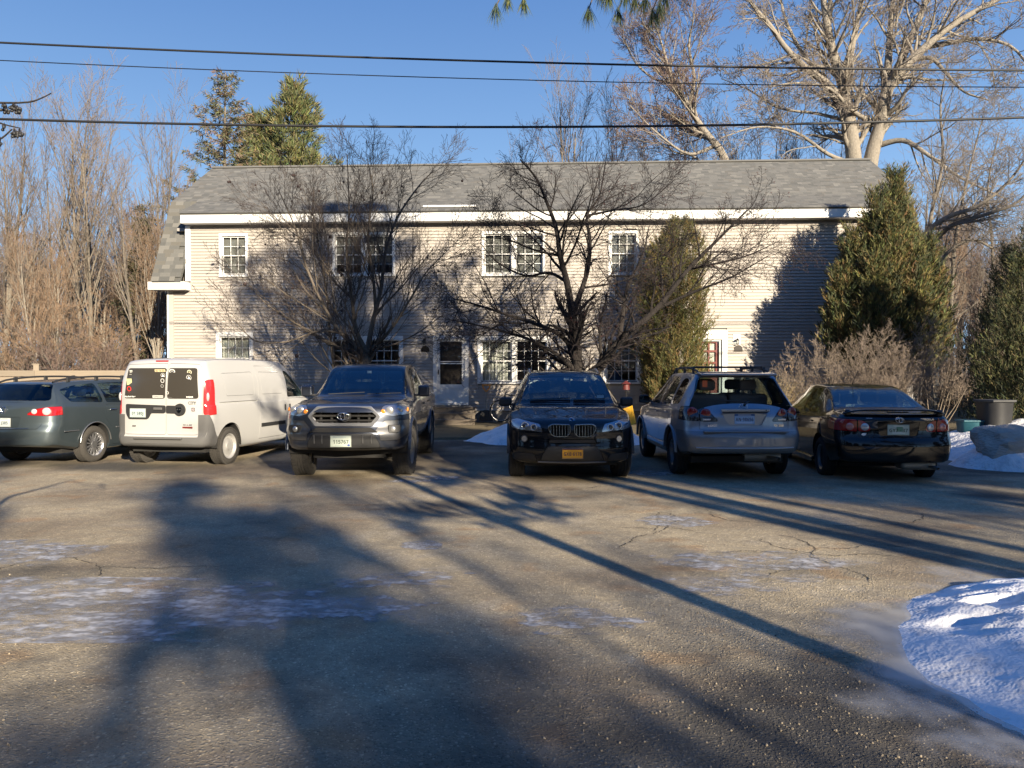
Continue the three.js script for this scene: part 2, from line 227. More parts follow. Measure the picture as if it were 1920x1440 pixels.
{ // loose grit and pebbles
  const R = rngOf(404), g = new THREE.IcosahedronGeometry(1, 0), n = 9000, im = new THREE.InstancedMesh(g, std(1, 1, 1, 0.95), n), q = new THREE.Object3D(), c = new THREE.Color();
  for (let i = 0; i < n; i++) {
    let x, d; if (i < 4600) { x = 1.5 + (R() + R() - 1) * 1.8; d = 3.7 + (R() + R() - 1) * 1.9; } else { d = 1.6 + R() * R() * 9; x = (R() - 0.5) * (3 + d * 1.5); }
    const s = 0.0014 + Math.pow(R(), 6) * 0.0065; q.position.set(x, lotY(x, d) + s * 0.3, -d); q.rotation.set(R() * 6, R() * 6, R() * 6); q.scale.set(s, s * 0.7, s * 0.9); q.updateMatrix(); im.setMatrixAt(i, q.matrix);
    const v = 0.5 + R() * 0.8; im.setColorAt(i, c.setRGB(0.30 * v, 0.25 * v, 0.18 * v));
  }
  im.name = 'loose_gravel'; im.castShadow = im.receiveShadow = true; scene.add(im); tag(im, 'loose brown grit and pebbles scattered over the near asphalt', 'gravel', null, 'stuff');
}
// ---------------------------------------------------------------- the house

M.siding = std(0.405, 0.366, 0.328, 0.55, 0, { map: paintTint, bumpMap: grainBump, bumpScale: 0.0006 });
M.siding2 = std(0.384, 0.347, 0.311, 0.58, 0, { map: paintTint, bumpMap: grainBump, bumpScale: 0.0006 });
M.siding3 = std(0.422, 0.381, 0.339, 0.55, 0, { map: paintTint, bumpMap: grainBump, bumpScale: 0.0006 });
M.trim = std(0.78, 0.77, 0.75, 0.5, 0, { map: paintTint });
M.trimGrey = std(0.62, 0.62, 0.62, 0.55, 0, { map: paintTint });
M.wallDark = std(0.20, 0.19, 0.18, 0.9);
M.inside = std(0.30, 0.28, 0.26, 0.95);
M.concrete = std(0.30, 0.29, 0.27, 0.9, 0, { map: grainTint, bumpMap: grainBump, bumpScale: 0.003 });
M.pane = phys(0.86, 0.90, 0.90, 0.02, 0, { transmission: 1, thickness: 0, ior: 1.75 });
M.blind = std(0.15, 0.142, 0.13, 0.9);
M.curtain = phys(0.62, 0.60, 0.53, 0.95, 0, { transmission: 0.25, thickness: 0 });
M.darkBronze = std(0.025, 0.022, 0.02, 0.45, 0.6);
M.redPaint = std(0.22, 0.035, 0.025, 0.4);
M.deckWood = std(0.16, 0.13, 0.10, 0.85, 0, { map: grainTint, bumpMap: grainBump, bumpScale: 0.002 });
const shingleMats = [[0.135, 0.132, 0.122], [0.11, 0.109, 0.102], [0.165, 0.159, 0.144], [0.122, 0.115, 0.10], [0.095, 0.095, 0.09]].map((c) => std(...c, 0.95, 0, { map: grainTint, bumpMap: grainBump, bumpScale: 0.002 }));
const HW = 24, HZ_BACK = -8.4, RIDGE = [9.45, -4.2], BREAK = [7.40, -0.95], EAVE = [4.55, 0.45], DORMER = [6.76, 0.42];
const house = thing('clapboard_house', 'long tan clapboard house with gambrel roof, wide dormer and white window trim', 'house', [-11.32, 0, -25.3], rad(-2.6));
{
  const R = rngOf(5);
  // windows: x centre, y bottom, y top of the outer casing, casing width, sashes across, panes across
  const wins = [];
  const addWin = (x0, x1, y0, y1, n, cols, drape) => wins.push({ x0, x1, y0, y1, n, cols, drape });
  addWin(1.75, 2.70, 4.76, 6.17, 1, 3, 'blind');
  addWin(5.50, 7.55, 4.76, 6.17, 2, 3, 'half');
  addWin(10.36, 12.40, 4.74, 6.17, 2, 3, 'blind');
  addWin(14.42, 15.37, 4.74, 6.15, 1, 3, 'blind');
  addWin(1.63, 2.86, 1.32, 2.94, 1, 4, 'curtain');
  addWin(5.37, 7.80, 1.27, 2.82, 2, 4, 'none');
  addWin(10.22, 12.57, 1.27, 2.80, 2, 4, 'curtain');
  addWin(14.25, 15.46, 1.27, 2.80, 1, 4, 'half');
  const doors = [{ x0: 8.78, x1: 9.93, y0: 0.62, y1: 2.82, kind: 'storm' }, { x0: 17.08, x1: 18.18, y0: 0.62, y1: 2.98, kind: 'red' }];
  const holes = [...wins, ...doors];
  // structural shell behind the boards (front wall with openings, gable ends, back, floors)
  const fs = polyShape([[0.02, 0], [HW - 0.02, 0], [HW - 0.02, 4.5], [HW - 0.7, 4.5], [HW - 0.7, 6.45], [0.7, 6.45], [0.7, 4.5], [0.02, 4.5]]);
  for (const h of holes) { const i = 0.085; fs.holes.push(polyShape([[h.x0 + i, h.y0 + (h.kind ? 0 : i)], [h.x1 - i, h.y0 + (h.kind ? 0 : i)], [h.x1 - i, h.y1 - i], [h.x0 + i, h.y1 - i]])); }
  obj('front_wall_sheathing', extr(fs, 0.14).translate(0, 0, -0.16), M.wallDark, house);
  const prof = [[0.05, 0], [0.05, 4.45], [-1.0, 7.3], [RIDGE[1], 9.3], [-7.4, 7.3], [-8.45, 4.45], [-8.45, 0]].map(([z, y]) => [-z, y]);
  for (const x of [0.06, HW - 0.22]) obj('gable_wall', extr(prof, 0.16).rotateY(PI / 2).translate(x, 0, 0), M.siding, house);
  obj('back_wall', spanBox(0.25, HW - 0.25, 0, 4.6, -8.44, -8.30), M.siding, house);
  obj('upper_floor', spanBox(0.24, HW - 0.24, 3.0, 3.3, -8.28, -0.18), M.inside, house);
  obj('ground_floor', spanBox(0.24, HW - 0.24, 0.45, 0.6, -8.28, -0.18), M.inside, house);
  obj('attic_floor', spanBox(0.24, HW - 0.24, 6.3, 6.4, -7.0, -0.18), M.inside, house);
  obj('inner_partition', [spanBox(0.24, HW - 0.24, 0.6, 3.0, -3.7, -3.55), spanBox(0.24, HW - 0.24, 3.3, 6.3, -3.7, -3.55)], M.inside, house);
  obj('foundation', spanBox(-0.0, HW, 0, 0.42, -8.5, -0.03), M.concrete, house);

  // clapboards: one mesh for each board between openings
  const board = (x0, x1, y, h) => {
    const P = [[-0.018, y + 0.006], [0.036, y], [0.036, y + 0.008], [0.002, y + h], [-0.018, y + h]];
    const s = new THREE.Shape(); P.forEach(([z, yy], i) => i ? s.lineTo(-z, yy) : s.moveTo(-z, yy));
    const g = new THREE.ExtrudeGeometry(s, { depth: x1 - x0, bevelEnabled: false }).rotateY(PI / 2).translate(x0, 0, 0);
    const uv = g.attributes.uv, p = g.attributes.position, oy = R() * 9; for (let i = 0; i < uv.count; i++) uv.setXY(i, p.getX(i) * 0.7 + oy, p.getY(i) * 3 + oy); return g;
  };
  const EXPO = 0.1016;
  for (let y = 0.40; y < 6.44; y += EXPO) {
    const lo = y > 4.30 ? 0.79 : 0.15, hi = HW - lo, cut = [];
    for (const h of holes) if (h.y0 < y + EXPO * 0.9 && h.y1 > y + EXPO * 0.25) cut.push([h.x0, h.x1]);
    cut.sort((a, b) => a[0] - b[0]);
    let x = lo; const segs = [];
    for (const [a, b] of cut) { if (a > x) segs.push([x, a]); x = Math.max(x, b); }
    segs.push([x, hi]);
    for (const [a, b] of segs) if (b - a > 0.03) obj('clapboard', board(a, b, y, EXPO), [M.siding, M.siding, M.siding2, M.siding3][Math.floor(R() * 4)], house);
  }
  // corner boards, frieze, dormer corner boards
  obj('corner_board', spanBox(0.0, 0.145, 0.4, 4.30, -0.06, 0.048), M.trim, house);
  obj('corner_board', spanBox(HW - 0.145, HW, 0.4, 4.30, -0.06, 0.048), M.trim, house);
  obj('corner_board', spanBox(0.62, 0.785, 4.62, 6.42, -0.10, 0.050), M.trim, house);
  obj('corner_board', spanBox(HW - 0.785, HW - 0.62, 4.62, 6.42, -0.10, 0.050), M.trim, house);
  // dormer eave: fascia and soffit
  obj('fascia_board', spanBox(0.64, HW - 0.64, 6.47, 6.72, 0.36, 0.40), M.trim, house);
  obj('soffit', spanBox(0.64, HW - 0.64, 6.445, 6.467, 0.0, 0.397), M.trimGrey, house);
  // boxed eave returns at both ends of the front
  for (const s of [0, 1]) {
    const X = (a, b) => s ? [HW - b, HW - a] : [a, b];
    obj('eave_return', spanBox(...X(-0.44, 0.79), 4.31, 4.56, -0.05, 0.43), M.trim, house);
    // dormer cheek, from the steep roof slope forward to the corner board
    const ck = [[-0.02, 4.6], [-0.02, 6.46], [-0.50, 6.74], [-0.95, 7.36]].map(([z, y]) => [-z, y]);
    obj('dormer_cheek', extr(ck, 0.05).rotateY(PI / 2).translate(s ? HW - 0.67 : 0.62, 0, 0), M.siding2, house);
  }
  // roof deck under the shingles
  const slab = (x0, x1, [ya, za], [yb, zb], th) => {
    const g = new THREE.BufferGeometry(), L = Math.hypot(yb - ya, zb - za), ny = Math.abs(zb - za) / L, nz = (zb > za ? 1 : -1) * Math.abs(yb - ya) / L;
    const b = box(x1 - x0, th, L); b.rotateX(Math.atan2(ya - yb, zb - za)); return b.translate((x0 + x1) / 2, (ya + yb) / 2 - ny * th / 2 - 0.012, (za + zb) / 2 - nz * th / 2);
  };
  const roof = new THREE.Group(); roof.name = 'roof'; house.add(roof);
  obj('roof_deck', slab(-0.30, HW + 0.30, RIDGE, BREAK, 0.06), shingleMats[4], roof);
  obj('roof_deck', slab(0.62, HW - 0.62, [BREAK[0] + 0.06, BREAK[1] - 0.1], DORMER, 0.05), shingleMats[4], roof);
  obj('roof_deck', slab(-0.30, 0.64, BREAK, EAVE, 0.06), shingleMats[4], roof);
  obj('roof_deck', slab(HW - 0.64, HW + 0.30, BREAK, EAVE, 0.06), shingleMats[4], roof);
  obj('roof_deck', slab(-0.30, HW + 0.30, [BREAK[0], -7.45], RIDGE, 0.06), shingleMats[4], roof);
  obj('roof_deck', slab(-0.30, HW + 0.30, [EAVE[0], -8.85], [BREAK[0], -7.45], 0.06), shingleMats[4], roof);
  // white rake boards on the gable ends
  for (const x of [-0.30, HW + 0.27]) {
    obj('rake_board', slab(x, x + 0.03, [RIDGE[0] - 0.07, RIDGE[1]], [BREAK[0] - 0.07, BREAK[1]], 0.16), M.trim, roof);
    obj('rake_board', slab(x, x + 0.03, [BREAK[0] - 0.06, BREAK[1] - 0.03], [EAVE[0], EAVE[1] - 0.06], 0.14), M.trim, roof);
  }
  // shingles of the main slope, too small to pick apart: one instanced part
  const tab = new THREE.BoxGeometry(1, 0.012, 0.165).translate(0.5, 0, 0.0825 - 0.01);
  const place = [];
  const slope = (x0, x1, [ya, za], [yb, zb], rows, cb) => {
    const L = Math.hypot(yb - ya, zb - za), e = L / rows, ang = Math.atan2(ya - yb, zb - za);
    for (let r = 0; r < rows; r++) for (let x = x0; x < x1 - 0.02;) {
      const w = Math.min(0.10 + R() * 0.20, x1 - x), t = r / rows;
      cb(x, w, lerp(ya, yb, t), lerp(za, zb, t), ang, R(), e); x += w;
    }
  };
  const dummy = new THREE.Object3D(), mats = [], cols = [];
  const sag = (x) => -0.10 * Math.exp(-(((x - 8) / 5) ** 2)) + 0.10 * Math.exp(-((x / 3.5) ** 2));
  const emit = (x, w, y, z, ang, q, e) => {
    dummy.position.set(x, y + 0.006 + q * 0.004, z); dummy.rotation.set(ang + 0.045, 0, 0); dummy.scale.set(w - 0.002, 1, e / 0.145); dummy.updateMatrix(); mats.push(dummy.matrix.clone());
    const b = [[0.135, 0.132, 0.122], [0.110, 0.109, 0.102], [0.172, 0.166, 0.15], [0.126, 0.119, 0.106], [0.148, 0.144, 0.13]][Math.floor(R() * R() * 5)], v = 0.86 + R() * 0.24; cols.push(new THREE.Color().setRGB(b[0] * v, b[1] * v, b[2] * v));
  };
  slope(-0.32, HW + 0.32, RIDGE, [BREAK[0] + 0.02, BREAK[1]], 26, emit);
  slope(0.60, HW - 0.60, [BREAK[0] + 0.045, BREAK[1] - 0.03], [DORMER[0], DORMER[1] + 0.02], 10, emit);
  slope(HW - 0.62, HW + 0.32, BREAK, EAVE, 22, emit);
  const im = new THREE.InstancedMesh(tab, std(1, 1, 1, 0.95, 0, { map: grainTint, bumpMap: grainBump, bumpScale: 0.002 }), mats.length);
  mats.forEach((m, i) => { im.setMatrixAt(i, m); im.setColorAt(i, cols[i]); }); im.name = 'roof_shingles'; im.userData.kind = 'stuff'; im.castShadow = im.receiveShadow = true; roof.add(im);
  // the near lower slope at the left end: each shingle a piece
  const tabs = [0.18, 0.26, 0.34].map((w) => new THREE.BoxGeometry(w - 0.004, 0.013, 0.165).translate(w / 2, 0, 0.0725));
  {
    const rows = 21;
    for (let r = 0; r < rows; r++) {
      // slight kick at the eave, as the slope flares out
      const t0 = r / rows, ya = lerp(BREAK[0], EAVE[0], t0) + 0, za = lerp(BREAK[1], EAVE[1], t0), t1 = (r + 1) / rows;
      const yb = lerp(BREAK[0], EAVE[0], t1), zb = lerp(BREAK[1], EAVE[1], t1);
      for (let x = -0.32; x < 0.60;) {
        const k = Math.floor(R() * 3), w = [0.18, 0.26, 0.34][k]; if (x + w > 0.70) { x += 0.09; continue; }
        const m = obj('shingle', tabs[k], shingleMats[Math.floor(R() * 5)], roof); m.position.set(x, ya + 0.03, za + 0.03); m.rotation.x = Math.atan2(ya - yb, zb - za) + 0.05; x += w;
      }
    }
  }
  // ridge cap, pale ridge line at the left half, the white strip lying on the lower roof
  obj('ridge_cap', [box(HW + 0.64, 0.02, 0.16).rotateX(0.53).translate(HW / 2, RIDGE[0] + 0.02, RIDGE[1] + 0.06), box(HW + 0.64, 0.02, 0.16).rotateX(-0.53).translate(HW / 2, RIDGE[0] + 0.02, RIDGE[1] - 0.06)], shingleMats[2], roof);
  obj('roof_flashing_strip', box(1.72, 0.03, 0.10).rotateX(0.535).translate(9.33, 6.98, 0.10), M.trim, roof);

  // windows
  const paneShapes = {};
  for (const w of wins) {
    const W = new THREE.Group(); W.name = 'window'; W.position.set(w.x0, w.y0, 0); house.add(W);
    const ww = w.x1 - w.x0, hh = w.y1 - w.y0, c = 0.105, mull = 0.13, up = w.y0 > 4;
    const cs = up ? 0.075 : 0.115;
    // casing
    obj('casing', [spanBox(0, cs, 0, hh, -0.04, 0.055), spanBox(ww - cs, ww, 0, hh, -0.04, 0.055), spanBox(cs, ww - cs, hh - cs * 1.15, hh, -0.04, 0.054)], M.trim, W);
    obj('sill', spanBox(-0.01, ww + 0.01, -0.012, 0.055, -0.04, 0.075, 0.008), M.trim, W);
    const sw = (ww - 2 * cs - (w.n - 1) * mull) / w.n;
    if (w.n > 1) obj('mullion', spanBox(cs + sw, cs + sw + mull, 0.055, hh - cs * 1.15, -0.04, 0.05), M.trim, W);
    for (let k = 0; k < w.n; k++) {
      const x0 = cs + k * (sw + mull), x1 = x0 + sw, y0 = 0.055, y1 = hh - cs * 1.15, ym = (y0 + y1) / 2, f = 0.042;
      for (const [a, b, z, nm] of [[y0, ym + 0.012, -0.065, 'lower_sash'], [ym - 0.012, y1, -0.038, 'upper_sash']]) {
        const gx0 = x0 + f, gx1 = x1 - f, gy0 = a + (nm === 'lower_sash' ? f * 1.3 : f * 0.7), gy1 = b - (nm === 'lower_sash' ? f * 0.7 : f), fr = [];
        fr.push(spanBox(x0, gx0, a, b, z - 0.016, z + 0.016), spanBox(gx1, x1, a, b, z - 0.016, z + 0.016), spanBox(gx0, gx1, a, gy0, z - 0.016, z + 0.016), spanBox(gx0, gx1, gy1, b, z - 0.016, z + 0.016));
        obj(nm, fr, M.trim, W);
        const mu = [], pw = (gx1 - gx0) / w.cols, ph = (gy1 - gy0) / 2;
        for (let i = 1; i < w.cols; i++) mu.push(spanBox(gx0 + i * pw - 0.008, gx0 + i * pw + 0.008, gy0, gy1, z - 0.009, z + 0.009));
        for (let i = 0; i < w.cols; i++) mu.push(spanBox(gx0 + i * pw + (i ? 0.008 : 0), gx0 + (i + 1) * pw - (i < w.cols - 1 ? 0.008 : 0), gy0 + ph - 0.008, gy0 + ph + 0.008, z - 0.0085, z + 0.0085));
        obj('muntin', mu, M.trim, W);
        for (let i = 0; i < w.cols; i++) for (let j = 0; j < 2; j++) {
          const key = pw.toFixed(3) + ph.toFixed(3); const g = paneShapes[key] ??= new THREE.PlaneGeometry(pw - 0.012, ph - 0.012);
          const p = obj('pane', g, M.pane, W); p.position.set(gx0 + (i + 0.5) * pw, gy0 + (j + 0.5) * ph, z + (R() - 0.5) * 0.002); p.rotation.set((R() - 0.5) * 0.012, (R() - 0.5) * 0.012, 0);
        }
      }
      if (w.drape === 'blind') obj('roller_blind', spanBox(x0 + 0.02, x1 - 0.02, 0.06, y1, -0.135, -0.13), M.blind, W);
      if (w.drape === 'half') obj('roller_blind', spanBox(x0 + 0.02, x1 - 0.02, ym - 0.25, y1, -0.135, -0.13), M.blind, W);
      if (w.drape === 'curtain' && (k === 0 || w.n === 1)) {
        const nx = 60, g = new THREE.PlaneGeometry(sw, hh - 0.1, nx, 1), p = g.attributes.position;
        for (let i = 0; i < p.count; i++) p.setZ(i, 0.022 * Math.sin(p.getX(i) * 62 + 1.5 * Math.sin(p.getX(i) * 9)));
        g.computeVertexNormals(); obj('curtain', g.translate(x0 + sw / 2, hh / 2, -0.22), M.curtain, W);
      }
    }
  }
  // doors
  for (const d of doors) {
    const D = new THREE.Group(); D.name = 'door'; D.position.set(d.x0, d.y0, 0); house.add(D);
    const ww = d.x1 - d.x0, hh = d.y1 - d.y0, c = d.kind === 'storm' ? 0.12 : 0.155, x0 = c, x1 = ww - c, y1 = hh - (d.kind === 'storm' ? 0.13 : 0.30);
    obj('door_frame', [spanBox(0, c, 0, hh, -0.06, 0.055), spanBox(ww - c, ww, 0, hh, -0.06, 0.055), spanBox(c, ww - c, y1, hh, -0.06, 0.054)], M.trim, D);
    obj('threshold', spanBox(-0.01, ww + 0.01, -0.05, 0.03, -0.10, 0.07), M.trimGrey, D);
    if (d.kind === 'storm') {
      const s = 0.10, gy0 = 0.62, gm = 1.28;
      obj('storm_door_panel', [spanBox(x0, x0 + s, 0.03, y1, -0.03, 0.012), spanBox(x1 - s, x1, 0.03, y1, -0.03, 0.012), spanBox(x0 + s, x1 - s, 0.03, gy0, -0.03, 0.011), spanBox(x0 + s, x1 - s, y1 - 0.07, y1, -0.03, 0.011), spanBox(x0 + s, x1 - s, gm, gm + 0.035, -0.028, 0.008), spanBox(x0 + s, x1 - s, gm + 0.07, gm + 0.095, -0.028, 0.008)], M.trim, D);
      obj('kick_panel_moulding', [spanBox(x0 + s + 0.03, x1 - s - 0.03, 0.50, 0.515, 0.011, 0.02), spanBox(x0 + s + 0.03, x1 - s - 0.03, 0.16, 0.175, 0.011, 0.02)], M.trim, D);
      for (const [a, b] of [[gy0, gm], [gm + 0.095, y1 - 0.07]]) obj('pane', new THREE.PlaneGeometry(x1 - x0 - 2 * s - 0.004, b - a - 0.004).translate((x0 + x1) / 2, (a + b) / 2, -0.01), M.pane, D);
      obj('inner_door', spanBox(x0 - 0.03, x1 + 0.03, 0.02, y1 + 0.02, -0.155, -0.115), std(0.035, 0.022, 0.016, 0.5), D);
      obj('handle', [box(0.03, 0.16, 0.012, x0 + 0.05, 1.02, 0.018, 0.005), box(0.025, 0.11, 0.03, x0 + 0.05, 1.02, 0.04, 0.01)], M.darkBronze, D);
    } else {
      const s = 0.09;
      obj('storm_door_panel', [spanBox(x0, x0 + s, 0.03, y1, -0.03, 0.0), spanBox(x1 - s, x1, 0.03, y1, -0.03, 0.0), spanBox(x0 + s, x1 - s, 0.03, 0.35, -0.03, -0.001), spanBox(x0 + s, x1 - s, y1 - 0.06, y1, -0.03, -0.001)], std(0.30, 0.31, 0.30, 0.4, 0.3), D);
      obj('pane', new THREE.PlaneGeometry(x1 - x0 - 2 * s, y1 - 0.41).translate((x0 + x1) / 2, (y1 + 0.29) / 2, -0.012), M.pane, D);
      const ix0 = x0 + 0.05, ix1 = x1 - 0.05, cols = 2, r = [0.95, 1.32, 1.69, 1.98];
      const bars = [spanBox(ix0, ix0 + 0.13, 0.02, y1 - 0.02, -0.12, -0.08), spanBox(ix1 - 0.13, ix1, 0.02, y1 - 0.02, -0.12, -0.08), spanBox(ix0 + 0.13, ix1 - 0.13, 0.02, 0.9, -0.12, -0.081)];
      for (const y of r) bars.push(spanBox(ix0 + 0.13, ix1 - 0.13, y - 0.03, y + 0.03, -0.118, -0.082));
      bars.push(spanBox((ix0 + ix1) / 2 - 0.025, (ix0 + ix1) / 2 + 0.025, 0.9, y1 - 0.02, -0.117, -0.083));
      obj('inner_door', bars, M.redPaint, D);
      obj('inner_door_curtain', spanBox(ix0 + 0.10, ix1 - 0.10, 0.9, y1 - 0.04, -0.15, -0.145), std(0.6, 0.58, 0.5, 0.9), D);
    }
  }
}
// ---------------------------------------------------------------- vehicles: lofted bodies, cut into panels
const csg = new Evaluator(); csg.useGroups = false; csg.attributes = ['position', 'normal'];
function pchip(p) { // monotone curve through [x, y] pairs
  const n = p.length, h = [], s = [], m = [];
  for (let i = 0; i < n - 1; i++) { h[i] = p[i + 1][0] - p[i][0]; s[i] = (p[i + 1][1] - p[i][1]) / h[i]; }
  for (let i = 0; i < n; i++) m[i] = i === 0 ? s[0] : i === n - 1 ? s[n - 2] : s[i - 1] * s[i] <= 0 ? 0 : 2 / (1 / s[i - 1] + 1 / s[i]);
  return (x) => {
    if (x <= p[0][0]) return p[0][1]; if (x >= p[n - 1][0]) return p[n - 1][1];
    let i = 0; while (x > p[i + 1][0]) i++;
    const t = (x - p[i][0]) / h[i], a = t * t, b = a * t;
    return (2 * b - 3 * a + 1) * p[i][1] + (b - 2 * a + t) * h[i] * m[i] + (3 * a - 2 * b) * p[i + 1][1] + (b - a) * h[i] * m[i + 1];
  };
}
function crSpan(a, b, c, d, t) { const t2 = t * t, t3 = t2 * t, f = (i) => 0.5 * (2 * b[i] + (c[i] - a[i]) * t + (2 * a[i] - 5 * b[i] + 4 * c[i] - d[i]) * t2 + (3 * b[i] - a[i] - 3 * c[i] + d[i]) * t3); return [f(0), f(1)]; }
function sectionOf(S, z, k) { // half section, from the middle of the floor to the middle of the roof
  const o = k?.o ?? 0, t = S.top(z) - o, b = S.belt(z), s = k ? k.floor : S.sill(z), w = S.hw(z) - (k ? k.side : 0), r = S.rhw(z) - o, m = s + (b - s) * (S.mid ?? 0.55);
  const e = Math.min(S.edge ?? 0.07, Math.max(0.012, (t - b) * 0.5)), bul = S.bulge ?? 0.012, tuck = S.tuck ?? 0.05;
  const P = [[0, s], [w - 0.14, s], [w - tuck - 0.005, s + 0.03], [w - tuck * 0.4, s + 0.16], [w, m], [w - 0.008, b - 0.075], [w - 0.032, b - 0.01]];
  const q = P[6], g = [r, Math.max(t - e, b + 0.002)];
  P.push([lerp(q[0], g[0], 0.5) + bul * sstep(0.05, 0.3, t - b), lerp(q[1], g[1], 0.5)], g, [r - 0.055, t - e * 0.35], [r * 0.55, t - e * 0.08], [0, t]);
  const out = [];
  for (let i = 0; i < P.length - 1; i++) {
    const a = P[Math.max(0, i - 1)], d = P[Math.min(P.length - 1, i + 2)], n = i < 2 ? 1 : 3;
    const lin = i < 1;
    for (let j = 0; j < n; j++) out.push(lin ? [lerp(P[i][0], P[i + 1][0], j / n), lerp(P[i][1], P[i + 1][1], j / n)] : crSpan(i === 1 ? P[1] : a, P[i], P[i + 1], i === P.length - 2 ? [-P[i][0], P[i][1]] : d, j / n));
  }
  out.push(P[P.length - 1]);
  return out.map(([x, y]) => [Math.max(0, x), y]);
}
function loft(S, zs, ends, k) {
  const secs = zs.map((z) => sectionOf(S, z, k)), n = secs[0].length, ring = 2 * n - 2, zF = S.zF, zR = S.zR, pos = [], idx = [];
  const shift = (x, y, z) => {
    let d = z; if (!ends) return d;
    const w = S.hw(z);
    d -= (S.fp(y) + S.planF[0] * Math.pow(Math.min(1, Math.abs(x) / w), S.planF[1])) * sstep(zF - 1.0, zF, z);
    d += (S.rp(y) + S.planR[0] * Math.pow(Math.min(1, Math.abs(x) / w), S.planR[1])) * sstep(zR + 0.9, zR, z);
    return d;
  };
  const round = (pt, z, yc, hh) => {
    if (!ends) return pt;
    const d = Math.min(zF - z, z - zR), rc = zF - z < z - zR ? S.rcF : S.rcR, re = S.re ?? 0.05;
    const ins = d < rc ? rc - Math.sqrt(Math.max(0, rc * rc - (rc - d) ** 2)) : 0, iy = d < re ? re - Math.sqrt(Math.max(0, re * re - (re - d) ** 2)) : 0;
    const w = S.hw(z); return [pt[0] * (w - ins) / w, yc + (pt[1] - yc) * (hh - iy) / hh];
  };
  const halves = secs.map((s, i) => { const yc = (s[0][1] + s[n - 1][1]) / 2, hh = (s[n - 1][1] - s[0][1]) / 2; return s.map((p) => round(p, zs[i], yc, hh)); });
  halves.forEach((s, i) => { for (let j = 0; j < ring; j++) { const q = j < n ? s[j] : s[ring - j], x = j < n ? q[0] : -q[0]; pos.push(x, q[1], shift(x, q[1], zs[i])); } });
  for (let i = 0; i < zs.length - 1; i++) for (let j = 0; j < ring; j++) { const a = i * ring + j, b = i * ring + (j + 1) % ring, c = a + ring, d = b + ring; idx.push(a, b, c, b, d, c); }
  const K = 22;
  for (const [e, flip] of [[0, 1], [zs.length - 1, 0]]) {
    const s = halves[e], base = pos.length / 3;
    for (let j = 1; j < n; j++) for (let q = 0; q <= K; q++) { const x = s[j][0] * (q / K * 2 - 1); pos.push(x, s[j][1], shift(x, s[j][1], zs[e])); }
    for (let j = 0; j < n - 2; j++) for (let q = 0; q < K; q++) { const a = base + j * (K + 1) + q, b = a + 1, c = a + K + 1, d = c + 1; flip ? idx.push(a, c, b, b, c, d) : idx.push(a, b, c, b, d, c); }
  }
  // drop slivers
  const A = V(), B = V(), C = V(), keep = [];
  for (let i = 0; i < idx.length; i += 3) {
    A.fromArray(pos, idx[i] * 3); B.fromArray(pos, idx[i + 1] * 3); C.fromArray(pos, idx[i + 2] * 3);
    if (B.sub(A).cross(C.sub(A)).lengthSq() > 1e-14) keep.push(idx[i], idx[i + 1], idx[i + 2]);
  }
  let g = new THREE.BufferGeometry(); g.setAttribute('position', new THREE.Float32BufferAttribute(pos, 3)); g.setIndex(keep);
  g = toCreasedNormals(mergeVertices(g, 1e-5), 0.62); return g;
}
const brush = (g) => { const o = new THREE.BufferGeometry(); const q = g.index ? g.toNonIndexed() : g; o.setAttribute('position', q.attributes.position); o.setAttribute('normal', q.attributes.normal); const b = new Brush(o); b.updateMatrixWorld(); return b; };
const csgDo = (a, b, op) => { const r = csg.evaluate(a, b, op); r.updateMatrixWorld(); return r; };
const prismSide = (p, x0, x1) => extr(p.map(([z, y]) => [-z, y]), x1 - x0).rotateY(PI / 2).translate(x0, 0, 0);
const prismFront = (p, z0, z1) => extr(p, z1 - z0).translate(0, 0, z0);
const prismTop = (p, y0, y1) => extr(p.map(([x, z]) => [x, -z]), y1 - y0).rotateX(-PI / 2).translate(0, y0, 0);
const mirX = (p) => p.map(([x, y]) => [-x, y]).reverse();
function insetPoly(p, d) {
  const n = p.length, area = p.reduce((s, [x, y], i) => { const [u, v] = p[(i + 1) % n]; return s + x * v - u * y; }, 0), sg = area > 0 ? 1 : -1;
  return p.map((b, i) => {
    const a = p[(i + n - 1) % n], c = p[(i + 1) % n], e1 = [b[0] - a[0], b[1] - a[1]], e2 = [c[0] - b[0], c[1] - b[1]], l1 = Math.hypot(...e1) || 1, l2 = Math.hypot(...e2) || 1;
    const n1 = [-e1[1] / l1 * sg, e1[0] / l1 * sg], n2 = [-e2[1] / l2 * sg, e2[0] / l2 * sg], q = 1 + n1[0] * n2[0] + n1[1] * n2[1];
    return [b[0] + (n1[0] + n2[0]) / Math.max(0.4, q) * d, b[1] + (n1[1] + n2[1]) / Math.max(0.4, q) * d];
  });
}
M.tyre = std(0.022, 0.021, 0.020, 0.85, 0, { bumpMap: grainBump, bumpScale: 0.004 });
M.tyreDusty = std(0.055, 0.050, 0.044, 0.95, 0, { bumpMap: grainBump, bumpScale: 0.006 });
M.blackPlastic = std(0.025, 0.025, 0.026, 0.55);
M.greyPlastic = std(0.10, 0.098, 0.096, 0.7, 0, { bumpMap: grainBump, bumpScale: 0.0008 });
M.underbody = std(0.018, 0.017, 0.016, 0.9);
M.chrome = std(0.75, 0.75, 0.76, 0.12, 1);
M.mirrorGlass = std(0.28, 0.29, 0.30, 0.05, 1);
M.alloy = std(0.42, 0.42, 0.43, 0.32, 0.85);
M.alloyDirty = std(0.30, 0.29, 0.27, 0.5, 0.6);
M.steelWheel = std(0.45, 0.44, 0.42, 0.5, 0.3);
M.carGlass = phys(0.60, 0.68, 0.68, 0.015, 0, { transmission: 1, thickness: 0, ior: 1.85 });
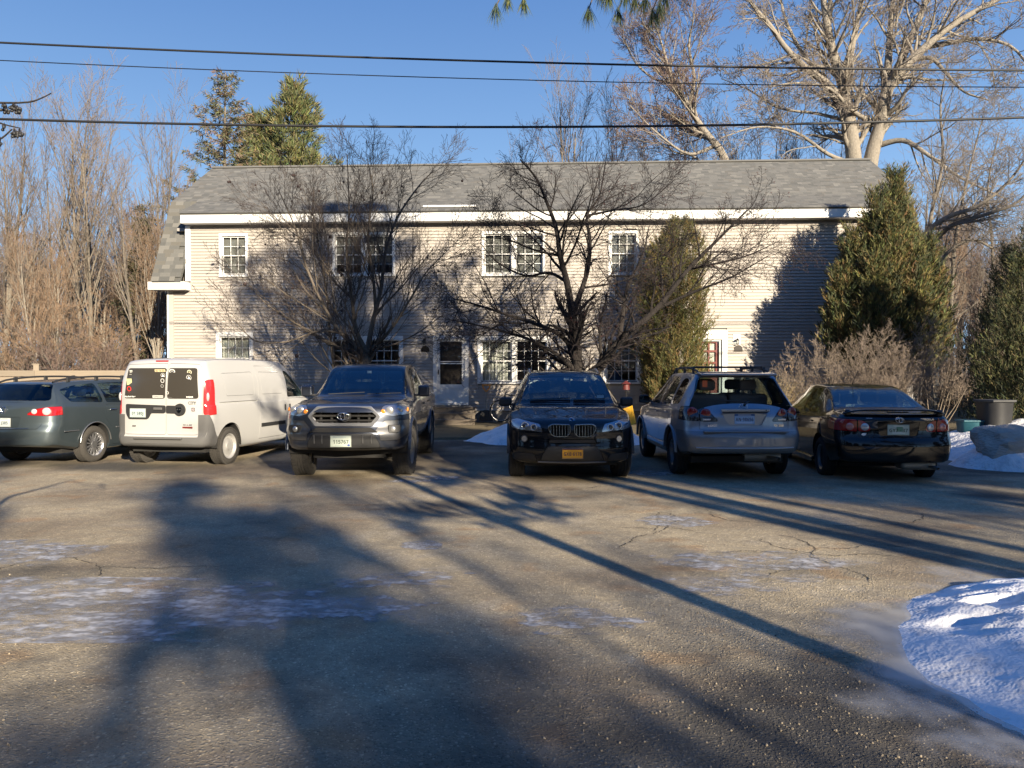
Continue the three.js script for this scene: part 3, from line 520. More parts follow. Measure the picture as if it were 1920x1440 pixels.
M.tealGlass = phys(0.26, 0.36, 0.38, 0.015, 0, { transmission: 1, thickness: 0, ior: 2.1 });
M.darkGlass = phys(0.16, 0.18, 0.18, 0.015, 0, { transmission: 1, thickness: 0, ior: 1.6 });
M.blackGloss = phys(0.012, 0.012, 0.013, 0.08, 0, { clearcoat: 1, clearcoatRoughness: 0.03 });
M.lampRed = phys(0.30, 0.010, 0.012, 0.12, 0, { clearcoat: 1, clearcoatRoughness: 0.04 });
M.lampRedDark = phys(0.20, 0.012, 0.016, 0.12, 0, { clearcoat: 1, clearcoatRoughness: 0.04 });
M.lampClear = phys(0.55, 0.56, 0.57, 0.10, 0.35, { clearcoat: 1, clearcoatRoughness: 0.03 });
M.headlamp = phys(0.36, 0.37, 0.39, 0.18, 0.8, { clearcoat: 1, clearcoatRoughness: 0.02 });
M.lampAmber = phys(0.65, 0.22, 0.03, 0.15, 0, { clearcoat: 1 });
M.lampLens = phys(0.93, 0.95, 0.95, 0.01, 0, { transmission: 1, thickness: 0, ior: 1.45 });
M.lampBulb = std(0.55, 0.55, 0.54, 0.22, 0.7);
M.seatDark = std(0.035, 0.035, 0.038, 0.9);
M.seatTan = std(0.32, 0.27, 0.20, 0.85);
M.seatGrey = std(0.16, 0.16, 0.165, 0.9);
M.white = std(0.8, 0.8, 0.78, 0.5);
const paintOf = (r, g, b, metal = 0.35, rough = 0.34) => phys(r, g, b, rough, metal, { clearcoat: 1, clearcoatRoughness: 0.035 });
// polygon of a circle
const circ = (cx, cy, r, n = 18, sy = 1) => Array.from({ length: n }, (_, i) => [cx + r * Math.cos(i / n * 2 * PI), cy + r * sy * Math.sin(i / n * 2 * PI)]);
class Vehicle {
  constructor(name, label, category, pos, turn, S) {
    this.g = thing(name, label, category, pos, turn); this.S = S;
    for (const k of ['top', 'belt', 'sill', 'hw', 'rhw', 'fp', 'rp']) S[k] = pchip(S[k]);
    const zs = [], L = S.zF - S.zR, e = [0, 0.003, 0.012, 0.028, 0.05, 0.08, 0.12, 0.17, 0.23];
    for (const d of e) zs.push(S.zR + d);
    const n = Math.round((L - 0.46) / 0.062); for (let i = 1; i < n; i++) zs.push(S.zR + 0.23 + (L - 0.46) * i / n);
    for (const d of e.slice().reverse()) zs.push(S.zF - d);
    this.outerGeo = loft(S, zs, true);
    this.body = brush(this.outerGeo);
    if (S.cabin) { // hollow passenger space
      const [a, b, floor, side = 0.07, o = 0.04] = S.cabin, cz = []; for (let i = 0; i <= 40; i++) cz.push(lerp(a, b, i / 40));
      this.body = csgDo(this.body, brush(loft(S, cz, false, { floor, side, o })), SUBTRACTION);
    }
    for (const z of S.axles) for (const s of [-1, 1]) {
      const c = cyl(S.arch, S.arch, 0.5, 40).rotateZ(PI / 2).translate(s * (S.hw(z) - 0.10 + 0.05), S.archY ?? S.wheel[0], z);
      this.body = csgDo(this.body, brush(c), SUBTRACTION);
    }
  }
  // cut a panel out of the body: returns its mesh
  cut(name, prismOf, mat, gap = 0.004, parent = this.g) {
    const whole = brush(prismOf(0)), part = gap ? brush(prismOf(gap)) : whole;
    const piece = csgDo(this.body, part, INTERSECTION); this.body = csgDo(this.body, whole, SUBTRACTION);
    return this.add(name, piece.geometry, mat, parent);
  }
  remove(geo) { this.body = csgDo(this.body, brush(geo), SUBTRACTION); return this; }
  add(name, geo, mat, parent = this.g) { if (Array.isArray(geo)) geo = merge(geo); if (!geo.attributes.uv) geo.setAttribute('uv', new THREE.BufferAttribute(new Float32Array(geo.attributes.position.count * 2), 2)); return obj(name, geo, mat, parent); }
  side(name, poly, mat, sides = [-1, 1], gap = 0.004, depth = 0.30) { const ms = []; for (const s of sides) { const w = this.S.hw(0); ms.push(this.cut(name, (k) => { const p = k ? insetPoly(poly, k) : poly; return s > 0 ? prismSide(p, w - depth, w + 0.3) : prismSide(p, -w - 0.3, -w + depth); }, mat, gap)); } return ms; }
  front(name, poly, mat, gap = 0.003, depth = 0.35, zoff = 0) { return this.cut(name, (k) => prismFront(k ? insetPoly(poly, k) : poly, this.S.zF - depth, this.S.zF + 0.2 + zoff), mat, gap); }
  rear(name, poly, mat, gap = 0.003, depth = 0.35) { return this.cut(name, (k) => prismFront(k ? insetPoly(poly, k) : poly, this.S.zR - 0.2, this.S.zR + depth), mat, gap); }
  topCut(name, poly, mat, y0, gap = 0.004) { return this.cut(name, (k) => prismTop(k ? insetPoly(poly, k) : poly, y0, 3), mat, gap); }
  // thin skin of the body within a prism pushed out a little: badges, mouldings
  skin(name, prism, mat, out = 0.01, parent = this.g) {
    const o = this.outerGeo.clone(), p = o.attributes.position, n = o.attributes.normal; for (let i = 0; i < p.count; i++) p.setXYZ(i, p.getX(i) + n.getX(i) * out, p.getY(i) + n.getY(i) * out, p.getZ(i) + n.getZ(i) * out);
    // weld pushed-out surface by recomputing from merged vertices
    const a = csgDo(brush(prism), brush(this.outerGeo), SUBTRACTION); const r = csgDo(a, brush(o), INTERSECTION); return this.add(name, r.geometry, mat, parent);
  }
  finish(mat, name = 'body') { return this.add(name, this.body.geometry, mat); }
  // surface position at (x, y) seen from the front or the rear
  hit(x, y, rear = false) {
    const ray = new THREE.Raycaster(V(x, y, rear ? -9 : 9), V(0, 0, rear ? 1 : -1)), m = new THREE.Mesh(this.outerGeo, M.white); m.material.side = THREE.DoubleSide;
    const h = ray.intersectObject(m)[0]; return h ? h.point.z : (rear ? this.S.zR : this.S.zF);
  }
  hitSide(z, y, s) { const ray = new THREE.Raycaster(V(s * 4, y, z), V(-s, 0, 0)), h = ray.intersectObject(new THREE.Mesh(this.outerGeo, M.white))[0]; return h ? h.point.x : s * this.S.hw(z); }
  wheels(style, rimMat, tyreMat = M.tyre, steer = 0, hub = M.blackPlastic) {
    const [R, w, rr] = this.S.wheel, proto = wheelOf(R, w, rr, style, rimMat, tyreMat, hub);
    let first = true;
    for (const z of this.S.axles) for (const s of [-1, 1]) {
      const q = first ? proto : proto.clone(); first = false; q.name = 'wheel'; this.g.add(q);
      q.position.set(s * (this.S.track ?? this.S.hw(z) - w / 2 - 0.02), R - 0.008, z); q.rotation.y = (s > 0 ? 0 : PI) + (z > 0 ? steer : 0); q.rotation.x = z * 1.3 + s;
    }
    for (const z of this.S.axles) for (const s of [-1, 1]) { // dark arch liners
      const c = new THREE.CylinderGeometry(this.S.arch - 0.004, this.S.arch - 0.004, 0.42, 24, 1, true, -0.1, PI + 0.2).rotateZ(PI / 2).translate(s * (this.S.hw(z) - 0.24), this.S.archY ?? R, z);
      this.add('arch_liner', c, M.underbody);
    }
    this.add('axle', [cyl(0.05, 0.05, this.S.hw(0) * 2 - 0.3, 10).rotateZ(PI / 2).translate(0, R, this.S.axles[0]), cyl(0.05, 0.05, this.S.hw(0) * 2 - 0.3, 10).rotateZ(PI / 2).translate(0, R, this.S.axles[1])], M.underbody);
  }
  flares(r, wid, mat, y) {
    for (const z of this.S.axles) for (const s of [-1, 1]) {
      const pts = []; for (let i = 0; i <= 20; i++) { const a = rad(2 + 176 * i / 20); pts.push([z + r * Math.cos(a), y + r * Math.sin(a)]); }
      const ring = [...pts, ...pts.slice().reverse().map(([u, v]) => [z + (u - z) * (1 + wid / r), y + (v - y) * (1 + wid / r)])];
      const w = this.S.hw(z); this.add('wheel_arch_trim', extr(ring.map(([u, v]) => [-u, v]), 0.05, 0.012).rotateY(PI / 2).translate(s > 0 ? w - 0.028 : -w - 0.022, 0, 0), mat);
    }
  }
  plate(x, y, rear, tex, tilt = 0, w = 0.305, h = 0.155) {
    const z = this.hit(x, y, rear), m = new THREE.MeshStandardMaterial({ map: tex, roughness: 0.4, metalness: 0.1 });
    const back = box(w, h, 0.006, 0, 0, -0.004, 0.003), p = this.add('license_plate', back, M.alloyDirty), f = obj('plate_face', new THREE.PlaneGeometry(w - 0.004, h - 0.004).translate(0, 0, 0.0015), m, p);
    p.position.set(x, y, z + (rear ? -0.014 : 0.014)); p.rotation.y = rear ? PI : 0; p.rotation.x = tilt; return p;
  }
  text(str, x, y, rear, size, mat, off = 0.004, parent) {
    const g = textGeo(str, size, 0.006), z = this.hit(x, y, rear), m = this.add('badge_lettering', g, mat, parent); m.position.set(x, y, z + (rear ? -off : off)); m.rotation.y = rear ? PI : 0; return m;
  }
  mirror(s, x, y, z, mat, w = 0.22, h = 0.16) {
    const gg = new THREE.Group(); gg.name = 'door_mirror'; this.g.add(gg);
    this.add('mirror_housing', box(w, h, 0.11, s * (x + w / 2), y, z, 0.045), mat, gg);
    this.add('mirror_glass', box(w - 0.03, h - 0.03, 0.004, s * (x + w / 2), y, z - 0.056), M.mirrorGlass, gg);
    this.add('mirror_arm', box(0.14, 0.04, 0.06, s * (x - 0.03), y - h / 2 + 0.03, z, 0.015), M.blackPlastic, gg);
  }
  rails(x, y0, z0, z1, h, mat, posts = 3) {
    for (const s of [-1, 1]) {
      const P = []; for (let i = 0; i <= 16; i++) { const t = i / 16, z = lerp(z0, z1, t); P.push(V(s * (x - 0.03 * Math.abs(t - 0.5)), this.S.top(z) + y0 + h * Math.pow(Math.sin(clamp(t, 0.001, 0.999) * PI), 0.35), z)); }
      const parts = [tube(P, 0.017, 8)];
      for (let i = 0; i < posts; i++) { const z = lerp(z0, z1, (i + 0.5) / posts); parts.push(box(0.03, h + 0.03, 0.08, s * (x - 0.005), this.S.top(z) + y0 + h / 2, z, 0.01)); }
      this.add('roof_rail', parts, mat);
    }
  }
  interior({ seatZ, rearZ, y, hw, mat, wheelSide = 1, dashZ, dashY, head = 0.24 }) {
    const seat = (x, z, w) => { const b = box(w, 0.62, 0.14, 0, 0.42, 0, 0.06).rotateX(-0.22); return merge([box(w, 0.16, 0.5, 0, 0.12, 0.25, 0.06), b, box(Math.min(w, 0.27), 0.17, 0.10, 0, 0.42 + 0.31 + head / 2, -0.13, 0.045), cyl(0.008, 0.008, 0.16, 6).translate(-0.06, 0.74, -0.12), cyl(0.008, 0.008, 0.16, 6).translate(0.06, 0.74, -0.12)]).translate(x, y, z); };
    for (const s of [-1, 1]) this.add('front_seat', seat(s * hw * 0.5, seatZ, 0.50), mat);
    if (rearZ !== undefined) for (const s of [-1, 1]) this.add('rear_seat', seat(s * hw * 0.48, rearZ, hw * 0.92), mat);
    this.add('dashboard', box(hw * 2 - 0.04, 0.22, 0.42, 0, dashY - 0.11, dashZ, 0.08), M.seatDark);
    const st = this.add('steering_wheel', merge([new THREE.TorusGeometry(0.18, 0.016, 8, 28), box(0.34, 0.05, 0.02), box(0.05, 0.18, 0.02, 0, -0.09, 0), cyl(0.025, 0.025, 0.3, 8).rotateX(PI / 2).translate(0, 0, 0.15)]), M.seatDark); st.position.set(wheelSide * hw * 0.5, dashY + 0.02, dashZ - 0.34); st.rotation.x = -0.42;
    this.add('cabin_mirror', box(0.24, 0.06, 0.02, 0, this.S.top(seatZ) - 0.16, this.S.cabin[1] - 0.75, 0.01), M.blackPlastic);
  }
}
function wheelOf(R, w, rr, style, rimMat, tyreMat, hub) {
  const g = new THREE.Group(), h = w / 2, prof = [[rr, -h + 0.012], [rr + 0.012, -h + 0.002], [rr + (R - rr) * 0.45, -h - 0.006], [R - 0.035, -h + 0.004], [R - 0.010, -h + 0.022]];
  const gr = style === 'truck' ? 5 : 4; for (let i = 0; i <= gr; i++) { const a = -h + 0.035 + (w - 0.07) * i / gr; prof.push([R, a - 0.004]); if (i < gr) { prof.push([R, a + (w - 0.07) / gr - 0.018], [R - 0.012, a + (w - 0.07) / gr - 0.015], [R - 0.012, a + (w - 0.07) / gr - 0.007]); } }
  prof.push([R - 0.010, h - 0.022], [R - 0.035, h - 0.004], [rr + (R - rr) * 0.45, h + 0.006], [rr + 0.012, h - 0.002], [rr, h - 0.012]);
  const lathe = (p, n = 40) => toCreasedNormals(new THREE.LatheGeometry(p.map(([a, b]) => new THREE.Vector2(a, b)), n), 0.7).rotateZ(-PI / 2);
  const tg = lathe(prof, 48), uv = tg.attributes.uv; for (let i = 0; i < uv.count; i++) uv.setXY(i, uv.getX(i) * 12, uv.getY(i) * 3);
  const tl = [tg];
  if (style === 'truck' || style === 'van') for (let i = 0; i < 44; i++) for (const s of [-1, 1]) { const a = (i + (s > 0 ? 0.5 : 0)) / 44 * 2 * PI; tl.push(box(w * 0.24, 0.016, 2 * PI * R / 44 * 0.62, s * (h - w * 0.13), 0, 0).rotateY(s * 0.25).translate(0, R - 0.002, 0).rotateX(a)); }
  obj('tyre', tl, tyreMat, g);
  const barrel = lathe([[rr - 0.002, -h + 0.015], [rr - 0.03, -h + 0.03], [rr - 0.04, 0], [rr - 0.025, h - 0.035], [rr - 0.004, h - 0.006], [rr + 0.006, h - 0.004]]), face = h - 0.028, rim = [barrel];
  const spoke = (n, wi, wo, th, r0, r1, twist = 0, split = 0) => { for (let i = 0; i < n; i++) { const a = i / n * 2 * PI; for (const q of split ? [-1, 1] : [0]) rim.push(extr([[-wi / 2, r0], [wi / 2, r0], [wo / 2, r1], [-wo / 2, r1]], th, Math.min(wi, wo) * 0.18).rotateY(PI / 2).rotateX(q * split).translate(face - th, 0, 0).rotateX(a + twist)); } };
  if (style === 'multi') spoke(14, 0.022, 0.030, 0.03, 0.05, rr - 0.015);
  else if (style === 'steel' || style === 'van') {
    const s = new THREE.Shape(); s.absarc(0, 0, rr - 0.01, 0, 2 * PI); const nh = 20;
    for (let i = 0; i < nh; i++) { const a = i / nh * 2 * PI, c = new THREE.Path(); c.absellipse((rr - 0.055) * Math.cos(a), (rr - 0.055) * Math.sin(a), 0.017, 0.011, 0, 2 * PI, false, a); s.holes.push(c); }
    rim.push(new THREE.ExtrudeGeometry(s, { depth: 0.012, bevelEnabled: false, curveSegments: 20 }).rotateY(PI / 2).translate(face - 0.03, 0, 0)); rim.push(lathe([[0.001, face], [0.05, face], [0.075, face - 0.012], [0.11, face - 0.018], [0.12, face - 0.02]]));
  } else if (style === 'truck') spoke(6, 0.075, 0.065, 0.045, 0.04, rr - 0.012);
  else if (style === 'five') spoke(5, 0.09, 0.05, 0.045, 0.03, rr - 0.012);
  else spoke(5, 0.045, 0.04, 0.04, 0.04, rr - 0.012, 0, 0.16);
  rim.push(cyl(0.06, 0.065, 0.03, 20).rotateZ(-PI / 2).translate(face - 0.01, 0, 0));
  obj('rim', rim, rimMat, g);
  obj('brake_disc', [cyl(rr * 0.72, rr * 0.72, 0.02, 28).rotateZ(PI / 2).translate(0.0, 0, 0), cyl(rr - 0.035, rr - 0.035, 0.01, 28).rotateZ(PI / 2).translate(-0.03, 0, 0)], M.underbody, g);
  return g;
}
import { FontLoader } from 'three/addons/loaders/FontLoader.js';
import { TextGeometry } from 'three/addons/geometries/TextGeometry.js';
const fontBold = await new FontLoader().loadAsync('fonts/droid/droid_sans_bold.typeface.json');
function textGeo(str, size, depth = 0.004) { const g = new TextGeometry(str, { font: fontBold, size, depth, curveSegments: 3, bevelEnabled: false }); g.computeBoundingBox(); const b = g.boundingBox; return g.translate(-(b.max.x + b.min.x) / 2, -(b.max.y + b.min.y) / 2, 0); }
function plateTex(bg, fg, txt, top, draw) {
  return canvasTex(512, 256, (c, w, h) => {
    c.fillStyle = bg; c.fillRect(0, 0, w, h); if (draw) draw(c, w, h);
    c.strokeStyle = fg; c.globalAlpha = 0.5; c.lineWidth = 6; c.strokeRect(8, 8, w - 16, h - 16); c.globalAlpha = 1;
    c.fillStyle = fg; c.textAlign = 'center'; c.textBaseline = 'middle'; c.font = 'bold 118px sans-serif'; c.fillText(txt, w / 2, h / 2 + 12, w - 60);
    if (top) { c.font = 'bold 34px sans-serif'; c.fillText(top, w / 2, 36, w - 120); }
  });
}
{
  const paint = paintOf(0.030, 0.036, 0.052, 0.45, 0.3);
  const S = {
    zF: 2.53, zR: -2.84, axles: [-1.62, 1.62], wheel: [0.385, 0.265, 0.215], arch: 0.455, archY: 0.42, track: 0.80,
    top: [[-2.84, 1.25], [-1.52, 1.27], [-1.42, 1.30], [-1.33, 1.66], [-1.2, 1.745], [-0.6, 1.785], [0.05, 1.765], [0.28, 1.715], [1.02, 1.24], [1.12, 1.205], [1.6, 1.20], [2.1, 1.185], [2.4, 1.16], [2.53, 1.13]],
    belt: [[-2.84, 1.21], [-1.5, 1.22], [0.9, 1.16], [1.6, 1.12], [2.2, 1.09], [2.53, 1.04]],
    sill: [[-2.84, 0.60], [-2.0, 0.48], [1.0, 0.45], [1.9, 0.42], [2.53, 0.45]],
    hw: [[-2.84, 0.89], [-1.6, 0.915], [0, 0.91], [1.5, 0.935], [2.1, 0.935], [2.53, 0.93]],
    rhw: [[-2.84, 0.86], [-1.5, 0.86], [-1.3, 0.65], [-0.6, 0.67], [0.2, 0.66], [0.95, 0.74], [1.15, 0.80], [2.0, 0.80], [2.53, 0.76]],
    fp: [[0.42, 0.12], [0.52, 0.02], [0.70, 0.0], [0.82, 0.05], [0.95, 0.06], [1.08, 0.10], [1.16, 0.22], [1.2, 0.30]], rp: [[0.4, 0.02], [1.2, 0.0]], planF: [0.30, 2.6], planR: [0.03, 4], rcF: 0.16, rcR: 0.05, re: 0.05,
    cabin: [-1.30, 0.80, 0.55, 0.07, 0.035], bulge: 0.01, tuck: 0.06,
  };
  const v = new Vehicle('pickup_truck', 'dark grey pickup truck facing us with chrome-ringed hexagonal grille', 'pickup truck', [-2.52, 0, -13.82], rad(0.5), S);
  v.remove(spanBox(-0.76, 0.76, 0.80, 1.6, -2.78, -1.53));
  // glazing
  v.front('windshield', roundPoly([[-0.76, 1.245], [0.76, 1.245], [0.62, 1.70], [-0.62, 1.70]], 0.06), M.carGlass, 0.002, 2.5);
  v.side('door_window', roundPoly([[0.72, 1.20], [0.26, 1.60], [0.05, 1.68], [-0.28, 1.70], [-0.28, 1.20]], 0.05), M.carGlass, [-1, 1], 0.003, 0.4);
  v.side('rear_door_window', roundPoly([[-0.35, 1.20], [-0.35, 1.70], [-0.98, 1.68], [-1.16, 1.62], [-1.20, 1.21]], 0.05), M.carGlass, [-1, 1], 0.003, 0.4);
  v.rear('back_window', roundPoly([[-0.60, 1.33], [0.60, 1.33], [0.55, 1.62], [-0.55, 1.62]], 0.05), M.carGlass, 0.003, 1.75);
  // panels
  v.topCut('hood', [[-0.70, 1.06], [0.70, 1.06], [0.66, 1.7], [0.60, 2.25], [0.45, 2.6], [-0.45, 2.6], [-0.60, 2.25], [-0.66, 1.7]], paint, 1.02, 0.006);
  const fd = v.side('front_door', roundPoly([[0.92, 0.50], [0.92, 1.10], [0.80, 1.19], [-0.31, 1.19], [-0.31, 0.50]], 0.06), paint, [1], 0.005, 0.13);
  const rd = v.side('rear_door', roundPoly([[-0.33, 0.50], [-0.33, 1.19], [-1.26, 1.20], [-1.26, 0.95], [-1.10, 0.62], [-1.02, 0.50]], 0.06), paint, [1], 0.005, 0.13);
  // grille: chrome ring, dark mesh with bars
  const hex = (k) => roundPoly([[-0.40 - 0 + k * 0.6, 1.115 - k], [0.40 - k * 0.6, 1.115 - k], [0.545 - k * 1.1, 0.965], [0.43 - k * 0.6, 0.81 + k], [-0.43 + k * 0.6, 0.81 + k], [-0.545 + k * 1.1, 0.965]], 0.03);
  const ringS = polyShape(hex(0)); ringS.holes.push(polyShape(hex(0.042)));
  v.remove(prismFront(hex(0.0), 2.10, 2.9));
  const zg = 2.345;
  v.add('grille_surround', new THREE.ExtrudeGeometry(ringS, { depth: 0.05, bevelEnabled: true, bevelThickness: 0.012, bevelSize: 0.008, bevelOffset: -0.008, bevelSegments: 2 }).translate(0, 0, zg + 0.0), std(0.62, 0.62, 0.63, 0.28, 0.9));
  v.add('grille_backing', extr(hex(0.03), 0.02).translate(0, 0, 2.18), M.underbody);
  const gm = std(0.045, 0.043, 0.042, 0.4, 0.5);
  for (const [y, w, h] of [[1.035, 0.40, 0.030], [0.965, 0.475, 0.034], [0.895, 0.43, 0.030]]) v.add('grille_bar', [box(w * 2, h, 0.07, 0, y, zg - 0.02, 0.008)], gm);
  for (const x of [-0.36, -0.2, 0.2, 0.36]) v.add('grille_bar', box(0.035, 0.21, 0.05, x, 0.96, zg - 0.04, 0.005), gm);
  // emblem: three ellipses on a dark disc
  const em = new THREE.Group(); em.name = 'emblem'; em.position.set(0, 0.965, zg + 0.045); v.g.add(em);
  v.add('emblem_disc', cyl(0.105, 0.11, 0.03, 28).rotateX(PI / 2).scale(1, 0.82, 1), M.blackPlastic, em);
  const el = (rx, ry, t, x, y) => new THREE.TorusGeometry(1, t, 8, 36).scale(rx, ry, 0.4).translate(x, y, 0.022);
  v.add('emblem_rings', [el(0.082, 0.058, 0.13, 0, 0), el(0.03, 0.056, 0.24, 0, 0), el(0.062, 0.022, 0.22, 0, 0.024)], M.chrome, em);
  // headlamps
  for (const s of [-1, 1]) {
    let p = roundPoly([[0.50, 1.115], [0.74, 1.135], [0.90, 1.12], [0.99, 1.05], [0.97, 0.985], [0.72, 0.955], [0.60, 0.975], [0.545, 0.99]], 0.02); if (s < 0) p = mirX(p);
    v.cut('headlamp', (k) => prismFront(k ? insetPoly(p, k) : p, 1.85, 2.9), M.headlamp, 0.004);
    const z1 = v.hit(s * 0.66, 1.05), z2 = v.hit(s * 0.80, 1.05), z3 = v.hit(s * 0.55, 1.04);
    v.add('headlamp_reflector', [new THREE.SphereGeometry(0.062, 20, 12).scale(1, 1, 0.4).translate(s * 0.665, 1.045, z1 - 0.004), new THREE.SphereGeometry(0.05, 18, 10).scale(1, 1, 0.4).translate(s * 0.80, 1.05, z2 - 0.004)], M.lampBulb);
    v.add('turn_signal', new THREE.SphereGeometry(0.035, 12, 8).scale(1, 1, 0.35).translate(s * 0.575, 1.03, z3 - 0.002), M.lampAmber);
    v.add('side_marker', new THREE.SphereGeometry(0.035, 12, 8).scale(0.5, 1, 0.8).translate(s * 0.905, 1.05, v.hit(s * 0.895, 1.05)), M.lampAmber);
  }
  // bumper: black lower valance, grey corners, fog lamps
  v.front('lower_valance', roundPoly([[-0.58, 0.38], [0.58, 0.38], [0.52, 0.60], [0.44, 0.715], [-0.44, 0.715], [-0.52, 0.60]], 0.03), M.blackPlastic, 0.004, 0.45);
  v.front('bumper_mesh', roundPoly([[-0.52, 0.725], [0.52, 0.725], [0.40, 0.80], [-0.40, 0.80]], 0.02), M.underbody, 0.004, 0.3);
  const bump = paintOf(0.095, 0.095, 0.098, 0.55, 0.35);
  for (const s of [-1, 1]) {
    let p = roundPoly([[0.545, 0.60], [0.80, 0.60], [0.97, 0.72], [0.97, 0.90], [0.60, 0.90], [0.50, 0.80], [0.46, 0.725], [0.53, 0.71]], 0.02); if (s < 0) p = mirX(p);
    v.cut('bumper_corner', (k) => prismFront(k ? insetPoly(p, k) : p, 1.98, 2.9), bump, 0.004);
    let q = roundPoly([[0.64, 0.715], [0.80, 0.715], [0.835, 0.765], [0.82, 0.83], [0.64, 0.83]], 0.02); if (s < 0) q = mirX(q);
    const z = v.hit(s * 0.72, 0.77);
    v.add('fog_lamp_bezel', extr(q, 0.10, 0.006).translate(-s * 0.725, 0, -0.05).rotateY(s * 0.35).translate(s * 0.725, 0, z - 0.015), M.blackPlastic);
    v.add('fog_lamp', new THREE.SphereGeometry(0.043, 18, 10).scale(1, 1, 0.5).translate(s * 0.725, 0.77, z + 0.035), M.lampBulb);
  }
  v.add('skid_ribs', [-0.42, -0.30, 0.30, 0.42].map((x) => box(0.012, 0.13, 0.03, x, 0.63, v.hit(x, 0.63) + 0.005, 0.004)), M.greyPlastic);
  v.plate(-0.02, 0.60, false, plateTex('#bfc7ba', '#33433b', '115767', '', (c, w, h) => { c.fillStyle = '#2d4a9a'; c.beginPath(); c.ellipse(w - 62, h - 40, 34, 22, 0, 0, 7); c.fill(); c.fillStyle = '#8fa3a8'; c.fillRect(60, 26, 330, 12); c.fillRect(110, h - 34, 200, 10); }), 0, 0.31, 0.17);
  v.finish(paint);
  v.wheels('truck', M.alloyDirty, M.tyreDusty, rad(4));
  v.flares(0.45, 0.055, paint, 0.42);
  v.add('frame_underside', [spanBox(-0.55, 0.55, 0.30, 0.50, -2.4, 2.0), box(1.3, 0.10, 0.2, 0, 0.33, 1.62)], M.underbody);
  for (const s of [-1, 1]) v.mirror(s, 0.90, 1.30, 0.62, s > 0 ? paint : paint, 0.20, 0.20);
  v.add('wiper', [tube(pts3([-0.55, 1.255, 1.02], [0.05, 1.285, 0.985]), 0.008, 6), tube(pts3([0.1, 1.255, 1.03], [0.66, 1.275, 0.99]), 0.008, 6)], M.blackPlastic);
  v.add('door_handle', box(0.02, 0.03, 0.16, v.hitSide(-0.12, 1.06, 1) + 0.012, 1.06, -0.14, 0.008), M.blackPlastic, fd[0]);
  v.add('door_handle', box(0.02, 0.03, 0.16, v.hitSide(-1.0, 1.07, 1) + 0.012, 1.07, -1.02, 0.008), M.blackPlastic, rd[0]);
  v.add('windshield_sticker', box(0.075, 0.045, 0.002, 0.03, 1.62, v.hit(0.03, 1.62) - 0.045), M.white);
  v.interior({ seatZ: -0.45, rearZ: -1.1, y: 0.72, hw: 0.72, mat: M.seatDark, dashZ: 0.62, dashY: 1.20 });
}
